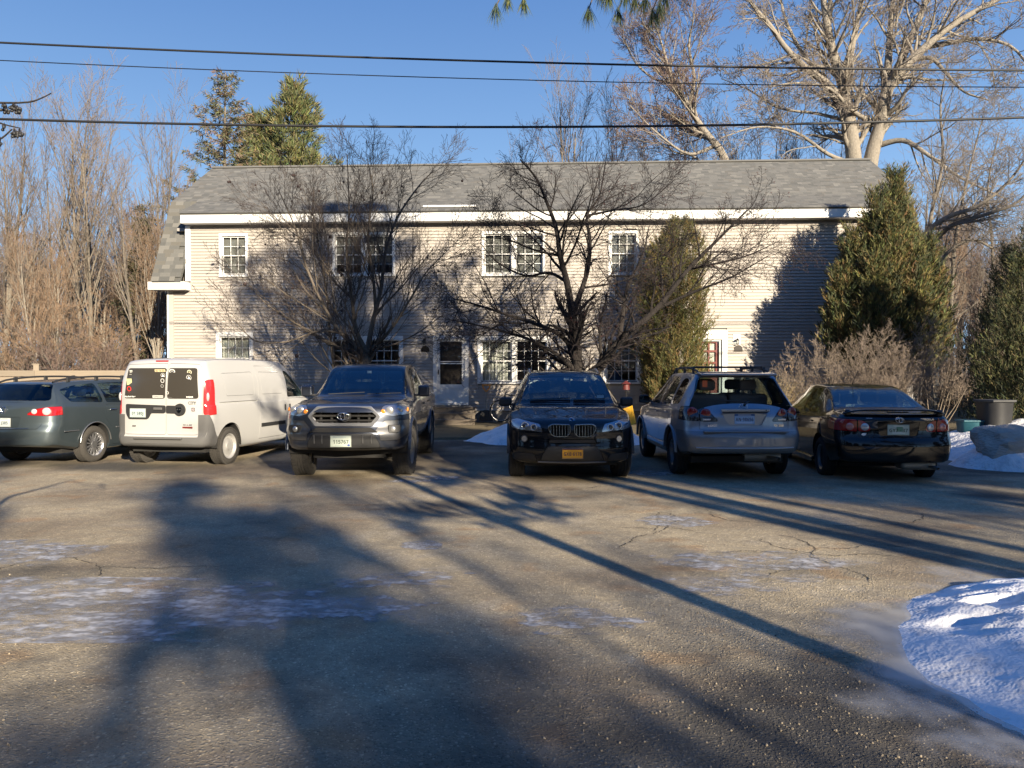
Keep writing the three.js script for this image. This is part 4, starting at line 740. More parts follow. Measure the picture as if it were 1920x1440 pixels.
{
  const paint = phys(0.004, 0.005, 0.008, 0.5, 0, { clearcoat: 1, clearcoatRoughness: 0.03, specularIntensity: 0.15 });
  const S = {
    zF: 2.275, zR: -2.37, axles: [-1.405, 1.405], wheel: [0.365, 0.245, 0.225], arch: 0.405, archY: 0.375, track: 0.80,
    top: [[-2.37, 0.95], [-2.30, 1.10], [-2.05, 1.46], [-1.85, 1.585], [-1.2, 1.64], [-0.4, 1.66], [0.1, 1.645], [0.32, 1.60], [0.98, 1.18], [1.06, 1.125], [1.5, 1.085], [1.95, 1.01], [2.18, 0.945], [2.275, 0.90]],
    belt: [[-2.37, 0.92], [-1.9, 1.06], [0.6, 1.05], [1.2, 1.02], [1.9, 0.945], [2.275, 0.86]],
    sill: [[-2.37, 0.38], [-1.9, 0.30], [-0.9, 0.26], [0.9, 0.26], [1.9, 0.24], [2.275, 0.27]],
    hw: [[-2.37, 0.86], [-1.5, 0.935], [0, 0.92], [1.4, 0.94], [1.9, 0.935], [2.275, 0.92]],
    rhw: [[-2.37, 0.70], [-2.0, 0.62], [-1.2, 0.645], [0.2, 0.63], [0.95, 0.76], [1.15, 0.80], [1.9, 0.78], [2.275, 0.72]],
    fp: [[0.25, 0.12], [0.34, 0.03], [0.50, 0.0], [0.62, 0.03], [0.75, 0.03], [0.90, 0.09], [0.98, 0.2]], rp: [[0.3, 0.03], [0.6, 0], [0.95, 0.06]], planF: [0.34, 2.5], planR: [0.2, 2.6], rcF: 0.18, rcR: 0.16, re: 0.05,
    cabin: [-2.0, 0.78, 0.45, 0.07, 0.035], bulge: 0.02, tuck: 0.06,
  };
  const v = new Vehicle('black_suv', 'black sport utility vehicle facing us with twin kidney-shaped chrome grilles and yellow plate', 'suv', [0.90, 0, -13.42], rad(-0.5), S);
  v.front('windshield', roundPoly([[-0.755, 1.165], [0.755, 1.165], [0.60, 1.585], [-0.60, 1.585]], 0.05), M.carGlass, 0.002, 2.2);
  v.side('door_window', roundPoly([[0.70, 1.07], [0.30, 1.42], [0.05, 1.54], [-0.30, 1.58], [-0.30, 1.07]], 0.05), M.carGlass, [-1, 1], 0.003, 0.45);
  v.side('rear_door_window', roundPoly([[-0.38, 1.07], [-0.38, 1.58], [-1.05, 1.575], [-1.22, 1.08]], 0.05), M.darkGlass, [-1, 1], 0.003, 0.45);
  v.side('quarter_window', roundPoly([[-1.30, 1.09], [-1.14, 1.57], [-1.60, 1.53], [-1.86, 1.25], [-1.80, 1.12]], 0.05), M.darkGlass, [-1, 1], 0.003, 0.45);
  v.rear('tailgate_window', roundPoly([[-0.62, 1.12], [0.62, 1.12], [0.54, 1.50], [-0.54, 1.50]], 0.06), M.darkGlass, 0.003, 0.6);
  v.topCut('hood', roundPoly([[-0.74, 1.02], [0.74, 1.02], [0.74, 1.6], [0.60, 1.98], [0.34, 2.12], [-0.34, 2.12], [-0.60, 1.98], [-0.74, 1.6]], 0.05), paint, 0.88, 0.005);
  v.add('hood_crease', [-1, 1].flatMap((s) => [0.20, 0.50].map((x) => { const P = []; for (let i = 0; i <= 8; i++) { const z = 1.14 + i * 0.11, xx = s * (x + 0.10 * (1 - i / 8)); const ray = new THREE.Raycaster(V(xx, 3, z), V(0, -1, 0)), h = ray.intersectObject(new THREE.Mesh(v.outerGeo, M.white))[0]; P.push(V(xx, (h?.point.y ?? 1) - 0.008, z)); } return tube(P, P.map((_, i) => 0.004 + 0.010 * Math.sin(i / 8 * PI)), 8); })), paint);
  const fd = v.side('front_door', roundPoly([[0.92, 0.36], [0.92, 0.95], [0.76, 1.045], [-0.34, 1.05], [-0.34, 0.36]], 0.06), paint, [-1], 0.005, 0.13);
  v.side('rear_door', roundPoly([[-0.36, 0.36], [-0.36, 1.05], [-1.24, 1.055], [-1.22, 0.86], [-1.02, 0.66], [-0.95, 0.36]], 0.06), paint, [-1], 0.005, 0.13);
  // kidney grilles
  for (const s of [-1, 1]) {
    let p = roundPoly([[0.025, 0.855, 0.03], [0.30, 0.862, 0.05], [0.362, 0.82, 0.06], [0.32, 0.70, 0.05], [0.25, 0.665, 0.05], [0.08, 0.665, 0.05], [0.022, 0.72, 0.05]], 0.04, 5); if (s < 0) p = mirX(p);
    const z = v.hit(s * 0.19, 0.76);
    v.remove(prismFront(p, z - 0.16, z + 0.3));
    const sh = polyShape(p); sh.holes.push(polyShape(insetPoly(p, 0.013)));
    const K = new THREE.Group(); K.name = 'kidney_grille'; v.g.add(K); K.position.set(0, 0, z - 0.02); K.rotation.x = -0.05;
    v.add('grille_ring', new THREE.ExtrudeGeometry(sh, { depth: 0.035, bevelEnabled: true, bevelThickness: 0.006, bevelSize: 0.003, bevelOffset: -0.003, bevelSegments: 1 }), M.chrome, K);
    v.add('grille_backing', extr(insetPoly(p, 0.004), 0.01).translate(0, 0, -0.10), M.underbody, K);
    for (let i = 0; i < 7; i++) { const x = s * (0.062 + i * 0.042); v.add('grille_slat', box(0.007, 0.19 - (i > 5 ? 0.05 : 0) - (i === 0 ? 0.03 : 0), 0.06, x, 0.763 + (i > 5 ? 0.012 : 0), 0.0, 0.003), M.chrome, K); }
  }
  const rd_ = cyl(0.042, 0.042, 0.008, 28).rotateX(PI / 2 - 0.5), E = new THREE.Group(); E.name = 'emblem'; v.g.add(E); E.position.set(0, 0.915, v.hit(0, 0.915) + 0.004); E.rotation.x = -0.7;
  v.add('emblem_disc', cyl(0.041, 0.041, 0.008, 28).rotateX(PI / 2), M.blackGloss, E);
  v.add('emblem_quarter', [0, 2].map((q) => { const s = new THREE.Shape(); s.moveTo(0, 0); s.absarc(0, 0, 0.028, q * PI / 2, (q + 1) * PI / 2); return new THREE.ExtrudeGeometry(s, { depth: 0.003, bevelEnabled: false }).translate(0, 0, 0.004); }), M.white, E);
  v.add('emblem_quarter', [1, 3].map((q) => { const s = new THREE.Shape(); s.moveTo(0, 0); s.absarc(0, 0, 0.028, q * PI / 2, (q + 1) * PI / 2); return new THREE.ExtrudeGeometry(s, { depth: 0.003, bevelEnabled: false }).translate(0, 0, 0.004); }), std(0.02, 0.15, 0.5, 0.3), E);
  v.add('emblem_rim', new THREE.TorusGeometry(0.04, 0.003, 6, 28).translate(0, 0, 0.004), M.chrome, E);
  for (const s of [-1, 1]) {
    let p = roundPoly([[0.475, 0.86], [0.80, 0.925], [0.90, 0.905], [0.90, 0.79], [0.78, 0.765], [0.43, 0.735], [0.44, 0.78]], 0.02); if (s < 0) p = mirX(p);
    v.cut('headlamp', (k) => prismFront(k ? insetPoly(p, k) : p, 1.70, 2.6), M.headlamp, 0.004);
    for (const [x, y, r] of [[0.56, 0.805, 0.045], [0.69, 0.825, 0.052]]) { v.add('headlamp_ring', new THREE.TorusGeometry(r, 0.008, 8, 24).rotateY(s * 0.35).translate(s * x, y, v.hit(s * x, y) + 0.002), M.lampBulb); v.add('headlamp_projector', new THREE.SphereGeometry(r * 0.7, 16, 10).scale(1, 1, 0.4).translate(s * x, y, v.hit(s * x, y) - 0.004), M.blackGloss); }
    const z = v.hit(s * 0.70, 0.635);
    v.add('fog_lamp', [cyl(0.045, 0.045, 0.03, 20).rotateX(PI / 2).rotateY(s * 0.4).translate(s * 0.70, 0.635, z - 0.004)], M.lampBulb);
    v.add('fog_lamp_ring', new THREE.TorusGeometry(0.048, 0.008, 8, 24).rotateY(s * 0.4).translate(s * 0.70, 0.635, z + 0.008), M.blackPlastic);
    let q = roundPoly([[0.50, 0.29], [0.88, 0.31], [0.86, 0.43], [0.56, 0.43]], 0.03); if (s < 0) q = mirX(q);
    v.cut('bumper_corner_vent', (k) => prismFront(k ? insetPoly(q, k) : q, 1.9, 2.6), M.blackPlastic, 0.006);
  }
  v.front('upper_intake', roundPoly([[-0.36, 0.575], [0.36, 0.575], [0.34, 0.645], [-0.34, 0.645]], 0.02), M.underbody, 0.012, 0.25);
  v.front('lower_bumper', roundPoly([[-0.48, 0.26], [0.48, 0.26], [0.44, 0.40], [0.36, 0.54], [-0.36, 0.54], [-0.44, 0.40]], 0.03), M.blackPlastic, 0.005, 0.35);
  v.add('skid_plate_edge', tube([-0.5, -0.25, 0, 0.25, 0.5].map((x) => V(x, 0.30, v.hit(x, 0.33) + 0.004)), 0.012, 8), M.greyPlastic);
  v.plate(0.0, 0.435, false, plateTex('#d79a2b', '#3a2a45', 'GXB·6178', '', (c, w, h) => { c.fillStyle = '#4a2c3c'; c.fillRect(0, 0, w, 34); c.fillStyle = '#b48a4a'; c.fillRect(0, h - 26, w, 26); }), 0.03);
  v.finish(paint);
  v.wheels('five', M.alloyDirty, M.tyre, rad(-3));
  v.flares(0.40, 0.045, M.blackPlastic, 0.375);
  v.add('floor_pan', spanBox(-0.7, 0.7, 0.22, 0.32, -1.9, 1.9), M.underbody);
  for (const s of [-1, 1]) v.mirror(s, 0.90, 1.13, 0.66, s < 0 ? M.blackPlastic : M.blackPlastic, 0.21, 0.15);
  v.rails(0.60, -0.045, -1.75, 0.15, 0.055, std(0.5, 0.5, 0.5, 0.3, 0.9), 2);
  v.add('wiper', [tube(pts3([-0.6, 1.17, 1.00], [0.05, 1.20, 0.985]), 0.008, 6), tube(pts3([0.1, 1.17, 1.01], [0.62, 1.19, 0.98]), 0.008, 6)], M.blackPlastic);
  v.add('door_handle', box(0.02, 0.028, 0.17, v.hitSide(-0.16, 0.93, -1) - 0.012, 0.93, -0.18, 0.008), paint, fd[0]);
  v.add('registration_sticker', [box(0.11, 0.05, 0.002, 0.55, 1.22, v.hit(0.55, 1.22) - 0.05).rotateX(0)], M.white);
  v.add('toll_tag', box(0.09, 0.04, 0.02, 0.02, 1.50, v.hit(0.02, 1.50) - 0.05, 0.005), M.white);
  v.interior({ seatZ: -0.30, rearZ: -1.15, y: 0.52, hw: 0.70, mat: M.seatDark, dashZ: 0.55, dashY: 1.10 });
}
{
  const paint = paintOf(0.29, 0.305, 0.33, 0.55, 0.36), lower = paintOf(0.17, 0.19, 0.21, 0.4, 0.45);
  const S = {
    zF: 2.22, zR: -2.36, axles: [-1.31, 1.31], wheel: [0.352, 0.225, 0.205], arch: 0.40, archY: 0.365, track: 0.775,
    top: [[-2.36, 0.99], [-2.30, 1.06], [-2.24, 1.13], [-1.90, 1.50], [-1.80, 1.585], [-1.70, 1.61], [-1.0, 1.635], [-0.3, 1.63], [0.0, 1.605], [0.22, 1.555], [0.92, 1.13], [1.02, 1.08], [1.5, 1.03], [2.0, 0.94], [2.22, 0.86]],
    belt: [[-2.36, 0.96], [-2.2, 1.08], [-1.6, 1.09], [0.5, 1.05], [1.1, 1.0], [1.9, 0.90], [2.22, 0.80]],
    sill: [[-2.36, 0.42], [-1.8, 0.36], [-0.9, 0.27], [0.9, 0.27], [1.7, 0.27], [2.22, 0.30]],
    hw: [[-2.36, 0.86], [-1.4, 0.908], [0, 0.90], [1.3, 0.905], [1.9, 0.87], [2.22, 0.82]],
    rhw: [[-2.36, 0.78], [-2.2, 0.78], [-1.90, 0.645], [-1.7, 0.625], [-0.6, 0.635], [0.15, 0.615], [0.9, 0.74], [1.1, 0.77], [1.9, 0.72], [2.22, 0.66]],
    fp: [[0.3, 0.10], [0.5, 0.0], [0.7, 0.03], [0.95, 0.15]], rp: [[0.40, 0.06], [0.50, 0.0], [0.68, 0.0], [0.74, 0.045], [0.80, 0.07], [0.98, 0.09], [1.1, 0.11]], planF: [0.34, 2.4], planR: [0.17, 3.0], rcF: 0.18, rcR: 0.10, re: 0.04,
    cabin: [-2.12, 0.72, 0.45, 0.07, 0.035], bulge: 0.018, tuck: 0.06,
  };
  const v = new Vehicle('silver_suv', 'silver blue sport utility vehicle seen from behind with roof rails and blue plate', 'suv', [3.42, 0, -13.60], rad(180.5), S);
  const fg = v.rear('tailgate_window', roundPoly([[-0.725, 1.155], [0.725, 1.155], [0.60, 1.535], [-0.60, 1.535]], 0.05), M.tealGlass, 0.003, 0.8);
  v.front('windshield', roundPoly([[-0.73, 1.12], [0.73, 1.12], [0.58, 1.54], [-0.58, 1.54]], 0.05), M.carGlass, 0.002, 2.3);
  v.side('door_window', roundPoly([[0.62, 1.08], [0.20, 1.43], [-0.05, 1.53], [-0.30, 1.55], [-0.30, 1.08]], 0.05), M.carGlass, [-1, 1], 0.003, 0.45);
  v.side('rear_door_window', roundPoly([[-0.37, 1.08], [-0.37, 1.555], [-0.95, 1.545], [-1.12, 1.44], [-1.14, 1.10]], 0.06), M.carGlass, [-1, 1], 0.003, 0.45);
  v.side('quarter_window', roundPoly([[-1.23, 1.11], [-1.23, 1.50], [-1.34, 1.53], [-1.58, 1.50], [-1.70, 1.36], [-1.70, 1.13]], 0.08), M.darkGlass, [-1, 1], 0.003, 0.45);
  const fd = v.side('front_door', roundPoly([[0.86, 0.36], [0.86, 0.94], [0.72, 1.045], [-0.33, 1.05], [-0.33, 0.36]], 0.06), paint, [1], 0.006, 0.13);
  const rd = v.side('rear_door', roundPoly([[-0.35, 0.36], [-0.35, 1.05], [-1.17, 1.075], [-1.17, 0.86], [-0.98, 0.66], [-0.88, 0.36]], 0.06), paint, [1], 0.006, 0.13);
  v.topCut('hood', roundPoly([[-0.70, 0.98], [0.70, 0.98], [0.62, 1.8], [0.35, 2.1], [-0.35, 2.1], [-0.62, 1.8]], 0.05), paint, 0.85, 0.005);
  // tail lamps: smoked clear lower strip and dark red upper, split by the tailgate line
  for (const s of [-1, 1]) {
    const f = (p) => s < 0 ? mirX(p) : p;
    const a = f(roundPoly([[0.66, 1.115], [0.95, 1.10], [0.95, 0.90], [0.66, 0.885]], 0.02)), b = f(roundPoly([[0.655, 1.115], [0.60, 1.105], [0.50, 1.02], [0.40, 0.905], [0.415, 0.885], [0.655, 0.885]], 0.02));
    const smoke = phys(0.030, 0.024, 0.026, 0.25, 0, { clearcoat: 1, clearcoatRoughness: 0.03 });
    v.rear('tail_lamp', a, smoke, 0.006, 0.55); v.rear('tail_lamp', b, smoke, 0.006, 0.3);
    for (const [x, y, r] of [[0.745, 1.02, 0.078], [0.565, 1.0, 0.076]]) v.add('brake_lamp', new THREE.SphereGeometry(r, 20, 12).scale(1, 1, 0.22).rotateY(-s * 0.35).translate(s * x, y, v.hit(s * x, y, true) - 0.002), M.lampRedDark);
    v.add('reversing_lamp', box(0.15, 0.028, 0.01, s * 0.54, 0.915, v.hit(s * 0.54, 0.915, true) - 0.003, 0.004), M.lampClear);
  }
  // tailgate with recess for the plate and a garnish over it
  v.remove(prismFront(roundPoly([[-0.36, 1.045], [0.36, 1.045], [0.24, 0.83], [-0.24, 0.83]], 0.03), -2.6, -2.245));
  const rest = [];
  const tg = v.rear('tailgate', roundPoly([[-0.66, 0.76], [0.66, 0.76], [0.66, 1.145], [-0.66, 1.145]], 0.02), paint, 0.005, 0.20);
  v.add('plate_recess', box(0.66, 0.22, 0.004, 0, 0.935, -2.232), paint, tg);
  v.add('tailgate_garnish', box(0.72, 0.055, 0.05, 0, 1.055, -2.275, 0.018), paint, tg);
  v.add('garnish_lip', box(0.66, 0.012, 0.04, 0, 1.02, -2.268, 0.004), M.blackPlastic, tg);
  v.add('tailgate_lock', cyl(0.010, 0.010, 0.01, 12).rotateX(PI / 2).translate(-0.30, 1.056, -2.302), M.blackPlastic, tg);
  v.plate(0, 0.925, true, plateTex('#8fb2d6', '#12204a', 'AN·98656', '', (c, w, h) => { c.fillStyle = '#2b5a9c'; c.fillRect(0, 0, w, 56); c.fillStyle = '#cfdcec'; c.fillRect(90, 22, 330, 14); c.fillRect(60, h - 36, 390, 12); })).position.z = -2.245;
  v.skin('bumper_skin', spanBox(-1.1, 1.1, 0.36, 0.745, -2.6, -1.72), lower, 0.006);
  v.add('bumper_chrome_strip', tube([-0.72, -0.6, -0.4, -0.2, 0, 0.2, 0.4, 0.6, 0.72].map((x) => V(x, 0.50, v.hit(x, 0.50, true) - 0.008)), 0.013, 8), M.alloy);
  v.add('bumper_step_pad', box(1.25, 0.02, 0.08, 0, 0.742, -2.31, 0.008), lower);
  // emblem ring, wiper, lettering, high spoiler
  const E = new THREE.Group(); E.name = 'emblem'; v.g.add(E); E.position.set(0, 1.105, v.hit(0, 1.105, true) - 0.012); E.rotation.y = PI; E.rotation.x = 0.35;
  v.add('emblem_ring', new THREE.TorusGeometry(0.05, 0.006, 8, 30).scale(1.2, 0.85, 1), M.chrome, E);
  v.add('emblem_stroke', [box(0.012, 0.06, 0.008, -0.015, 0.0, 0, 0.003).rotateZ(-0.5), box(0.055, 0.011, 0.008, 0.01, -0.022, 0, 0.003)], M.chrome, E);
  v.add('rear_wiper', [tube(pts3([0.02, 1.13, -2.285], [-0.04, 1.175, -2.235], [-0.06, 1.185, -2.22]), 0.016, 8), tube(pts3([-0.06, 1.175, -2.235], [0.42, 1.20, -2.205]), [0.014, 0.008], 6)], M.blackPlastic);
  v.text('LEXUS', 0.48, 0.83, true, 0.034, M.chrome, 0.006); v.text('RX 300', -0.50, 0.83, true, 0.034, M.chrome, 0.006);
  v.add('rear_spoiler', new RoundedBoxGeometry(1.14, 0.035, 0.30, 3, 0.016).rotateX(-0.10).translate(0, 1.592, -1.84), paint);
  v.add('high_brake_lamp', box(0.3, 0.02, 0.02, 0, 1.572, -1.97), M.lampRedDark);
  v.finish(paint);
  v.wheels('five', M.alloy, M.tyre, 0);
  v.flares(0.395, 0.035, lower, 0.365);
  v.add('floor_pan', spanBox(-0.7, 0.7, 0.24, 0.34, -1.9, 1.9), M.underbody);
  v.add('muffler', [cyl(0.085, 0.085, 0.55, 18).rotateZ(PI / 2).translate(-0.38, 0.33, -1.85), tube(pts3([-0.45, 0.32, -1.9], [-0.52, 0.33, -2.22]), 0.03, 12)], M.alloyDirty);
  for (const s of [-1, 1]) v.mirror(s, 0.88, 1.13, 0.60, M.blackPlastic, 0.19, 0.15);
  v.rails(0.565, -0.02, -1.72, 0.05, 0.075, M.blackPlastic, 3);
  for (const z of [-0.35, -1.35]) v.add('rail_crossbar', box(1.1, 0.025, 0.06, 0, 1.70, z, 0.01), M.blackPlastic);
  v.add('door_handle', box(0.02, 0.028, 0.17, v.hitSide(-0.16, 0.95, 1) + 0.012, 0.95, -0.18, 0.008), paint, fd[0]);
  v.add('door_handle', box(0.02, 0.028, 0.17, v.hitSide(-0.98, 0.97, 1) + 0.012, 0.97, -1.0, 0.008), paint, rd[0]);
  v.add('sill_moulding', [-1, 1].map((s) => box(0.02, 0.07, 1.7, s * (v.hitSide(0, 0.45, 1) + 0.003), 0.42, 0.0, 0.01)), lower);
  v.interior({ seatZ: -0.35, rearZ: -1.2, y: 0.56, hw: 0.68, mat: M.seatGrey, dashZ: 0.50, dashY: 1.08 });
  v.add('orange_window_sticker', box(0.075, 0.10, 0.003, 0.48, 1.44, v.hit(0.48, 1.44, true) + 0.05), std(0.75, 0.16, 0.05, 0.6));
}
{
  const paint = phys(0.004, 0.004, 0.005, 0.5, 0, { clearcoat: 1, clearcoatRoughness: 0.03, specularIntensity: 0.15 });
  const S = {
    zF: 2.18, zR: -2.34, axles: [-1.30, 1.30], wheel: [0.315, 0.195, 0.20], arch: 0.355, archY: 0.33, track: 0.735,
    top: [[-2.34, 0.97], [-2.22, 1.03], [-1.75, 1.06], [-1.62, 1.085], [-0.85, 1.395], [-0.6, 1.435], [-0.1, 1.455], [0.25, 1.435], [0.5, 1.37], [1.20, 0.985], [1.30, 0.955], [1.7, 0.90], [2.05, 0.80], [2.18, 0.72]],
    belt: [[-2.34, 0.93], [-1.8, 0.985], [-1.2, 0.975], [0.6, 0.92], [1.3, 0.88], [1.9, 0.79], [2.18, 0.68]],
    sill: [[-2.34, 0.33], [-1.9, 0.27], [-0.9, 0.19], [0.9, 0.19], [1.7, 0.22], [2.18, 0.24]],
    hw: [[-2.34, 0.81], [-1.3, 0.85], [0, 0.85], [1.3, 0.845], [1.9, 0.80], [2.18, 0.74]],
    rhw: [[-2.34, 0.74], [-1.7, 0.735], [-1.55, 0.71], [-0.8, 0.575], [-0.1, 0.575], [0.4, 0.56], [1.15, 0.69], [1.3, 0.72], [1.9, 0.66], [2.18, 0.6]],
    fp: [[0.2, 0.10], [0.4, 0.0], [0.6, 0.03], [0.8, 0.12]], rp: [[0.24, 0.10], [0.34, 0.015], [0.50, 0.0], [0.63, 0.0], [0.68, 0.06], [0.8, 0.075], [0.95, 0.07], [1.03, 0.10]], planF: [0.32, 2.3], planR: [0.20, 2.7], rcF: 0.18, rcR: 0.10, re: 0.035,
    cabin: [-1.50, 1.02, 0.38, 0.07, 0.03], bulge: 0.02, tuck: 0.05,
  };
  const v = new Vehicle('black_sedan', 'black sedan seen from behind with trunk spoiler, beside the snow bank', 'sedan', [5.83, -0.02, -13.36], rad(180 - 6), S);
  v.rear('rear_window', roundPoly([[-0.665, 1.10], [0.665, 1.10], [0.545, 1.395], [-0.545, 1.395]], 0.05), M.carGlass, 0.003, 2.0);
  v.front('windshield', roundPoly([[-0.68, 0.98], [0.68, 0.98], [0.53, 1.39], [-0.53, 1.39]], 0.05), M.carGlass, 0.002, 2.3);
  v.side('door_window', roundPoly([[0.95, 0.96], [0.45, 1.29], [0.15, 1.375], [-0.15, 1.385], [-0.15, 0.965]], 0.05), M.carGlass, [-1, 1], 0.003, 0.42);
  v.side('rear_door_window', roundPoly([[-0.21, 0.97], [-0.21, 1.385], [-0.60, 1.365], [-0.95, 1.23], [-1.02, 1.0]], 0.05), M.carGlass, [-1, 1], 0.003, 0.42);
  const fd = v.side('front_door', roundPoly([[0.95, 0.28], [0.98, 0.85], [0.90, 0.925], [-0.17, 0.935], [-0.17, 0.28]], 0.06), paint, [1], 0.005, 0.12);
  const rd = v.side('rear_door', roundPoly([[-0.19, 0.28], [-0.19, 0.935], [-1.06, 0.955], [-1.10, 0.78], [-0.92, 0.60], [-0.85, 0.28]], 0.06), paint, [1], 0.005, 0.12);
  v.topCut('hood', roundPoly([[-0.66, 1.22], [0.66, 1.22], [0.58, 1.85], [0.3, 2.06], [-0.3, 2.06], [-0.58, 1.85]], 0.05), paint, 0.7, 0.005);
  for (const s of [-1, 1]) {
    const f = (p) => s < 0 ? mirX(p) : p;
    const a = f(roundPoly([[0.555, 0.95], [0.80, 0.955], [0.90, 0.93], [0.90, 0.86], [0.82, 0.775], [0.55, 0.765]], 0.02)), b = f(roundPoly([[0.548, 0.95], [0.46, 0.925], [0.385, 0.85], [0.375, 0.80], [0.40, 0.77], [0.543, 0.765]], 0.03));
    v.rear('tail_lamp', a, M.lampRed, 0.005, 0.6); v.rear('tail_lamp', b, M.lampRed, 0.005, 0.3);
    for (const [x, m] of [[0.455, M.lampClear], [0.645, phys(0.5, 0.2, 0.18, 0.15, 0.2, { clearcoat: 1 })]]) { v.add('tail_lamp_disc', new THREE.SphereGeometry(0.055, 20, 12).scale(1, 1, 0.3).rotateY(-s * 0.3).translate(s * x, 0.838, v.hit(s * x, 0.838, true) - 0.002), m); }
  }
  v.remove(prismFront(roundPoly([[-0.30, 0.92], [0.30, 0.92], [0.26, 0.71], [-0.26, 0.71]], 0.03), -2.6, -2.245));
  const tl = v.rear('trunk_lid', roundPoly([[-0.54, 0.69], [0.54, 0.69], [0.54, 0.985], [-0.54, 0.985]], 0.03), paint, 0.005, 0.14);
  v.topCut('trunk_top', roundPoly([[-0.60, -2.28], [0.60, -2.28], [0.66, -1.72], [-0.66, -1.72]], 0.04), paint, 0.99, 0.005);
  const sp = []; for (let i = 0; i <= 20; i++) { const t = i / 10 - 1, a = Math.abs(t); sp.push([t * 0.70, 1.085 - 0.055 * Math.pow(a, 5), -2.17 + 0.16 * a * a]); }
  const sg = tube(sp.map((p) => V(...p)), 0.022, 12), q = sg.attributes.position; for (let i = 0; i < q.count; i++) { const k = clamp(Math.round((q.getX(i) / 0.70 + 1) * 10), 0, 20), c = sp[k]; q.setZ(i, c[2] + (q.getZ(i) - c[2]) * 3.6); q.setY(i, c[1] + (q.getY(i) - c[1]) * 0.8); } sg.computeVertexNormals();
  v.add('trunk_spoiler', [sg, box(0.10, 0.10, 0.11, -0.645, 1.035, -2.03, 0.03), box(0.10, 0.10, 0.11, 0.645, 1.035, -2.03, 0.03), box(0.3, 0.018, 0.02, 0, 1.055, -2.23)], paint);
  v.plate(0, 0.80, true, plateTex('#a9b9ae', '#26402f', 'GY7 · 37', '', (c, w, h) => { c.fillStyle = '#5f8a72'; c.fillRect(210, 50, 150, 120); c.fillStyle = '#d9e0da'; c.fillRect(110, h - 62, 300, 18); c.fillRect(140, 24, 240, 16); })).position.z = -2.258;
  v.text('COROLLA', -0.40, 0.955, true, 0.030, M.chrome, 0.006); v.text('S', -0.58, 0.955, true, 0.030, M.lampRed, 0.006);
  const em = new THREE.Group(); em.name = 'emblem'; em.position.set(0, 0.945, v.hit(0, 0.945, true) - 0.006); em.rotation.y = PI; v.g.add(em);
  const el = (rx, ry, t, x, y) => new THREE.TorusGeometry(1, t, 8, 30).scale(rx, ry, 0.3).translate(x, y, 0);
  v.add('emblem_rings', [el(0.055, 0.036, 0.14, 0, 0), el(0.02, 0.035, 0.26, 0, 0), el(0.042, 0.014, 0.24, 0, 0.014)], M.chrome, em);
  v.add('oval_sticker', cyl(0.035, 0.035, 0.003, 20).rotateX(PI / 2).scale(1.3, 0.6, 1).translate(0.46, 0.73, v.hit(0.46, 0.73, true) - 0.003), M.white);
  for (const s of [-1, 1]) v.add('reflector_chrome', [tube(pts3([s * 0.44, 0.965, v.hit(s * 0.44, 0.965, true) - 0.004], [s * 0.36, 0.965, v.hit(s * 0.36, 0.965, true) - 0.004]), 0.005, 6)], M.chrome);
  v.add('antenna', tube(pts3([0.16, 1.44, -0.75], [0.16, 1.62, -0.95]), [0.006, 0.003], 6), M.blackPlastic);
  v.finish(paint);
  v.wheels('double', M.alloy, M.tyre, 0);
  v.add('floor_pan', spanBox(-0.62, 0.62, 0.20, 0.28, -1.6, 1.8), M.underbody);
  v.add('muffler', [box(0.5, 0.14, 0.3, -0.35, 0.27, -1.95, 0.06), tube(pts3([-0.5, 0.25, -2.05], [-0.52, 0.26, -2.33]), 0.025, 12)], M.alloyDirty);
  v.add('side_skirt', [-1, 1].map((s) => box(0.04, 0.10, 1.75, s * 0.815, 0.22, 0, 0.02)), paint);
  for (const s of [-1, 1]) v.mirror(s, 0.83, 1.02, 0.82, paint, 0.17, 0.12);
  v.add('door_handle', box(0.02, 0.026, 0.16, v.hitSide(-0.02, 0.83, 1) + 0.010, 0.83, -0.03, 0.008), paint, fd[0]);
  v.add('door_handle', box(0.02, 0.026, 0.16, v.hitSide(-0.88, 0.85, 1) + 0.010, 0.85, -0.88, 0.008), paint, rd[0]);
  v.interior({ seatZ: 0.0, rearZ: -0.88, y: 0.36, hw: 0.62, mat: M.seatDark, dashZ: 0.82, dashY: 0.94 });
}
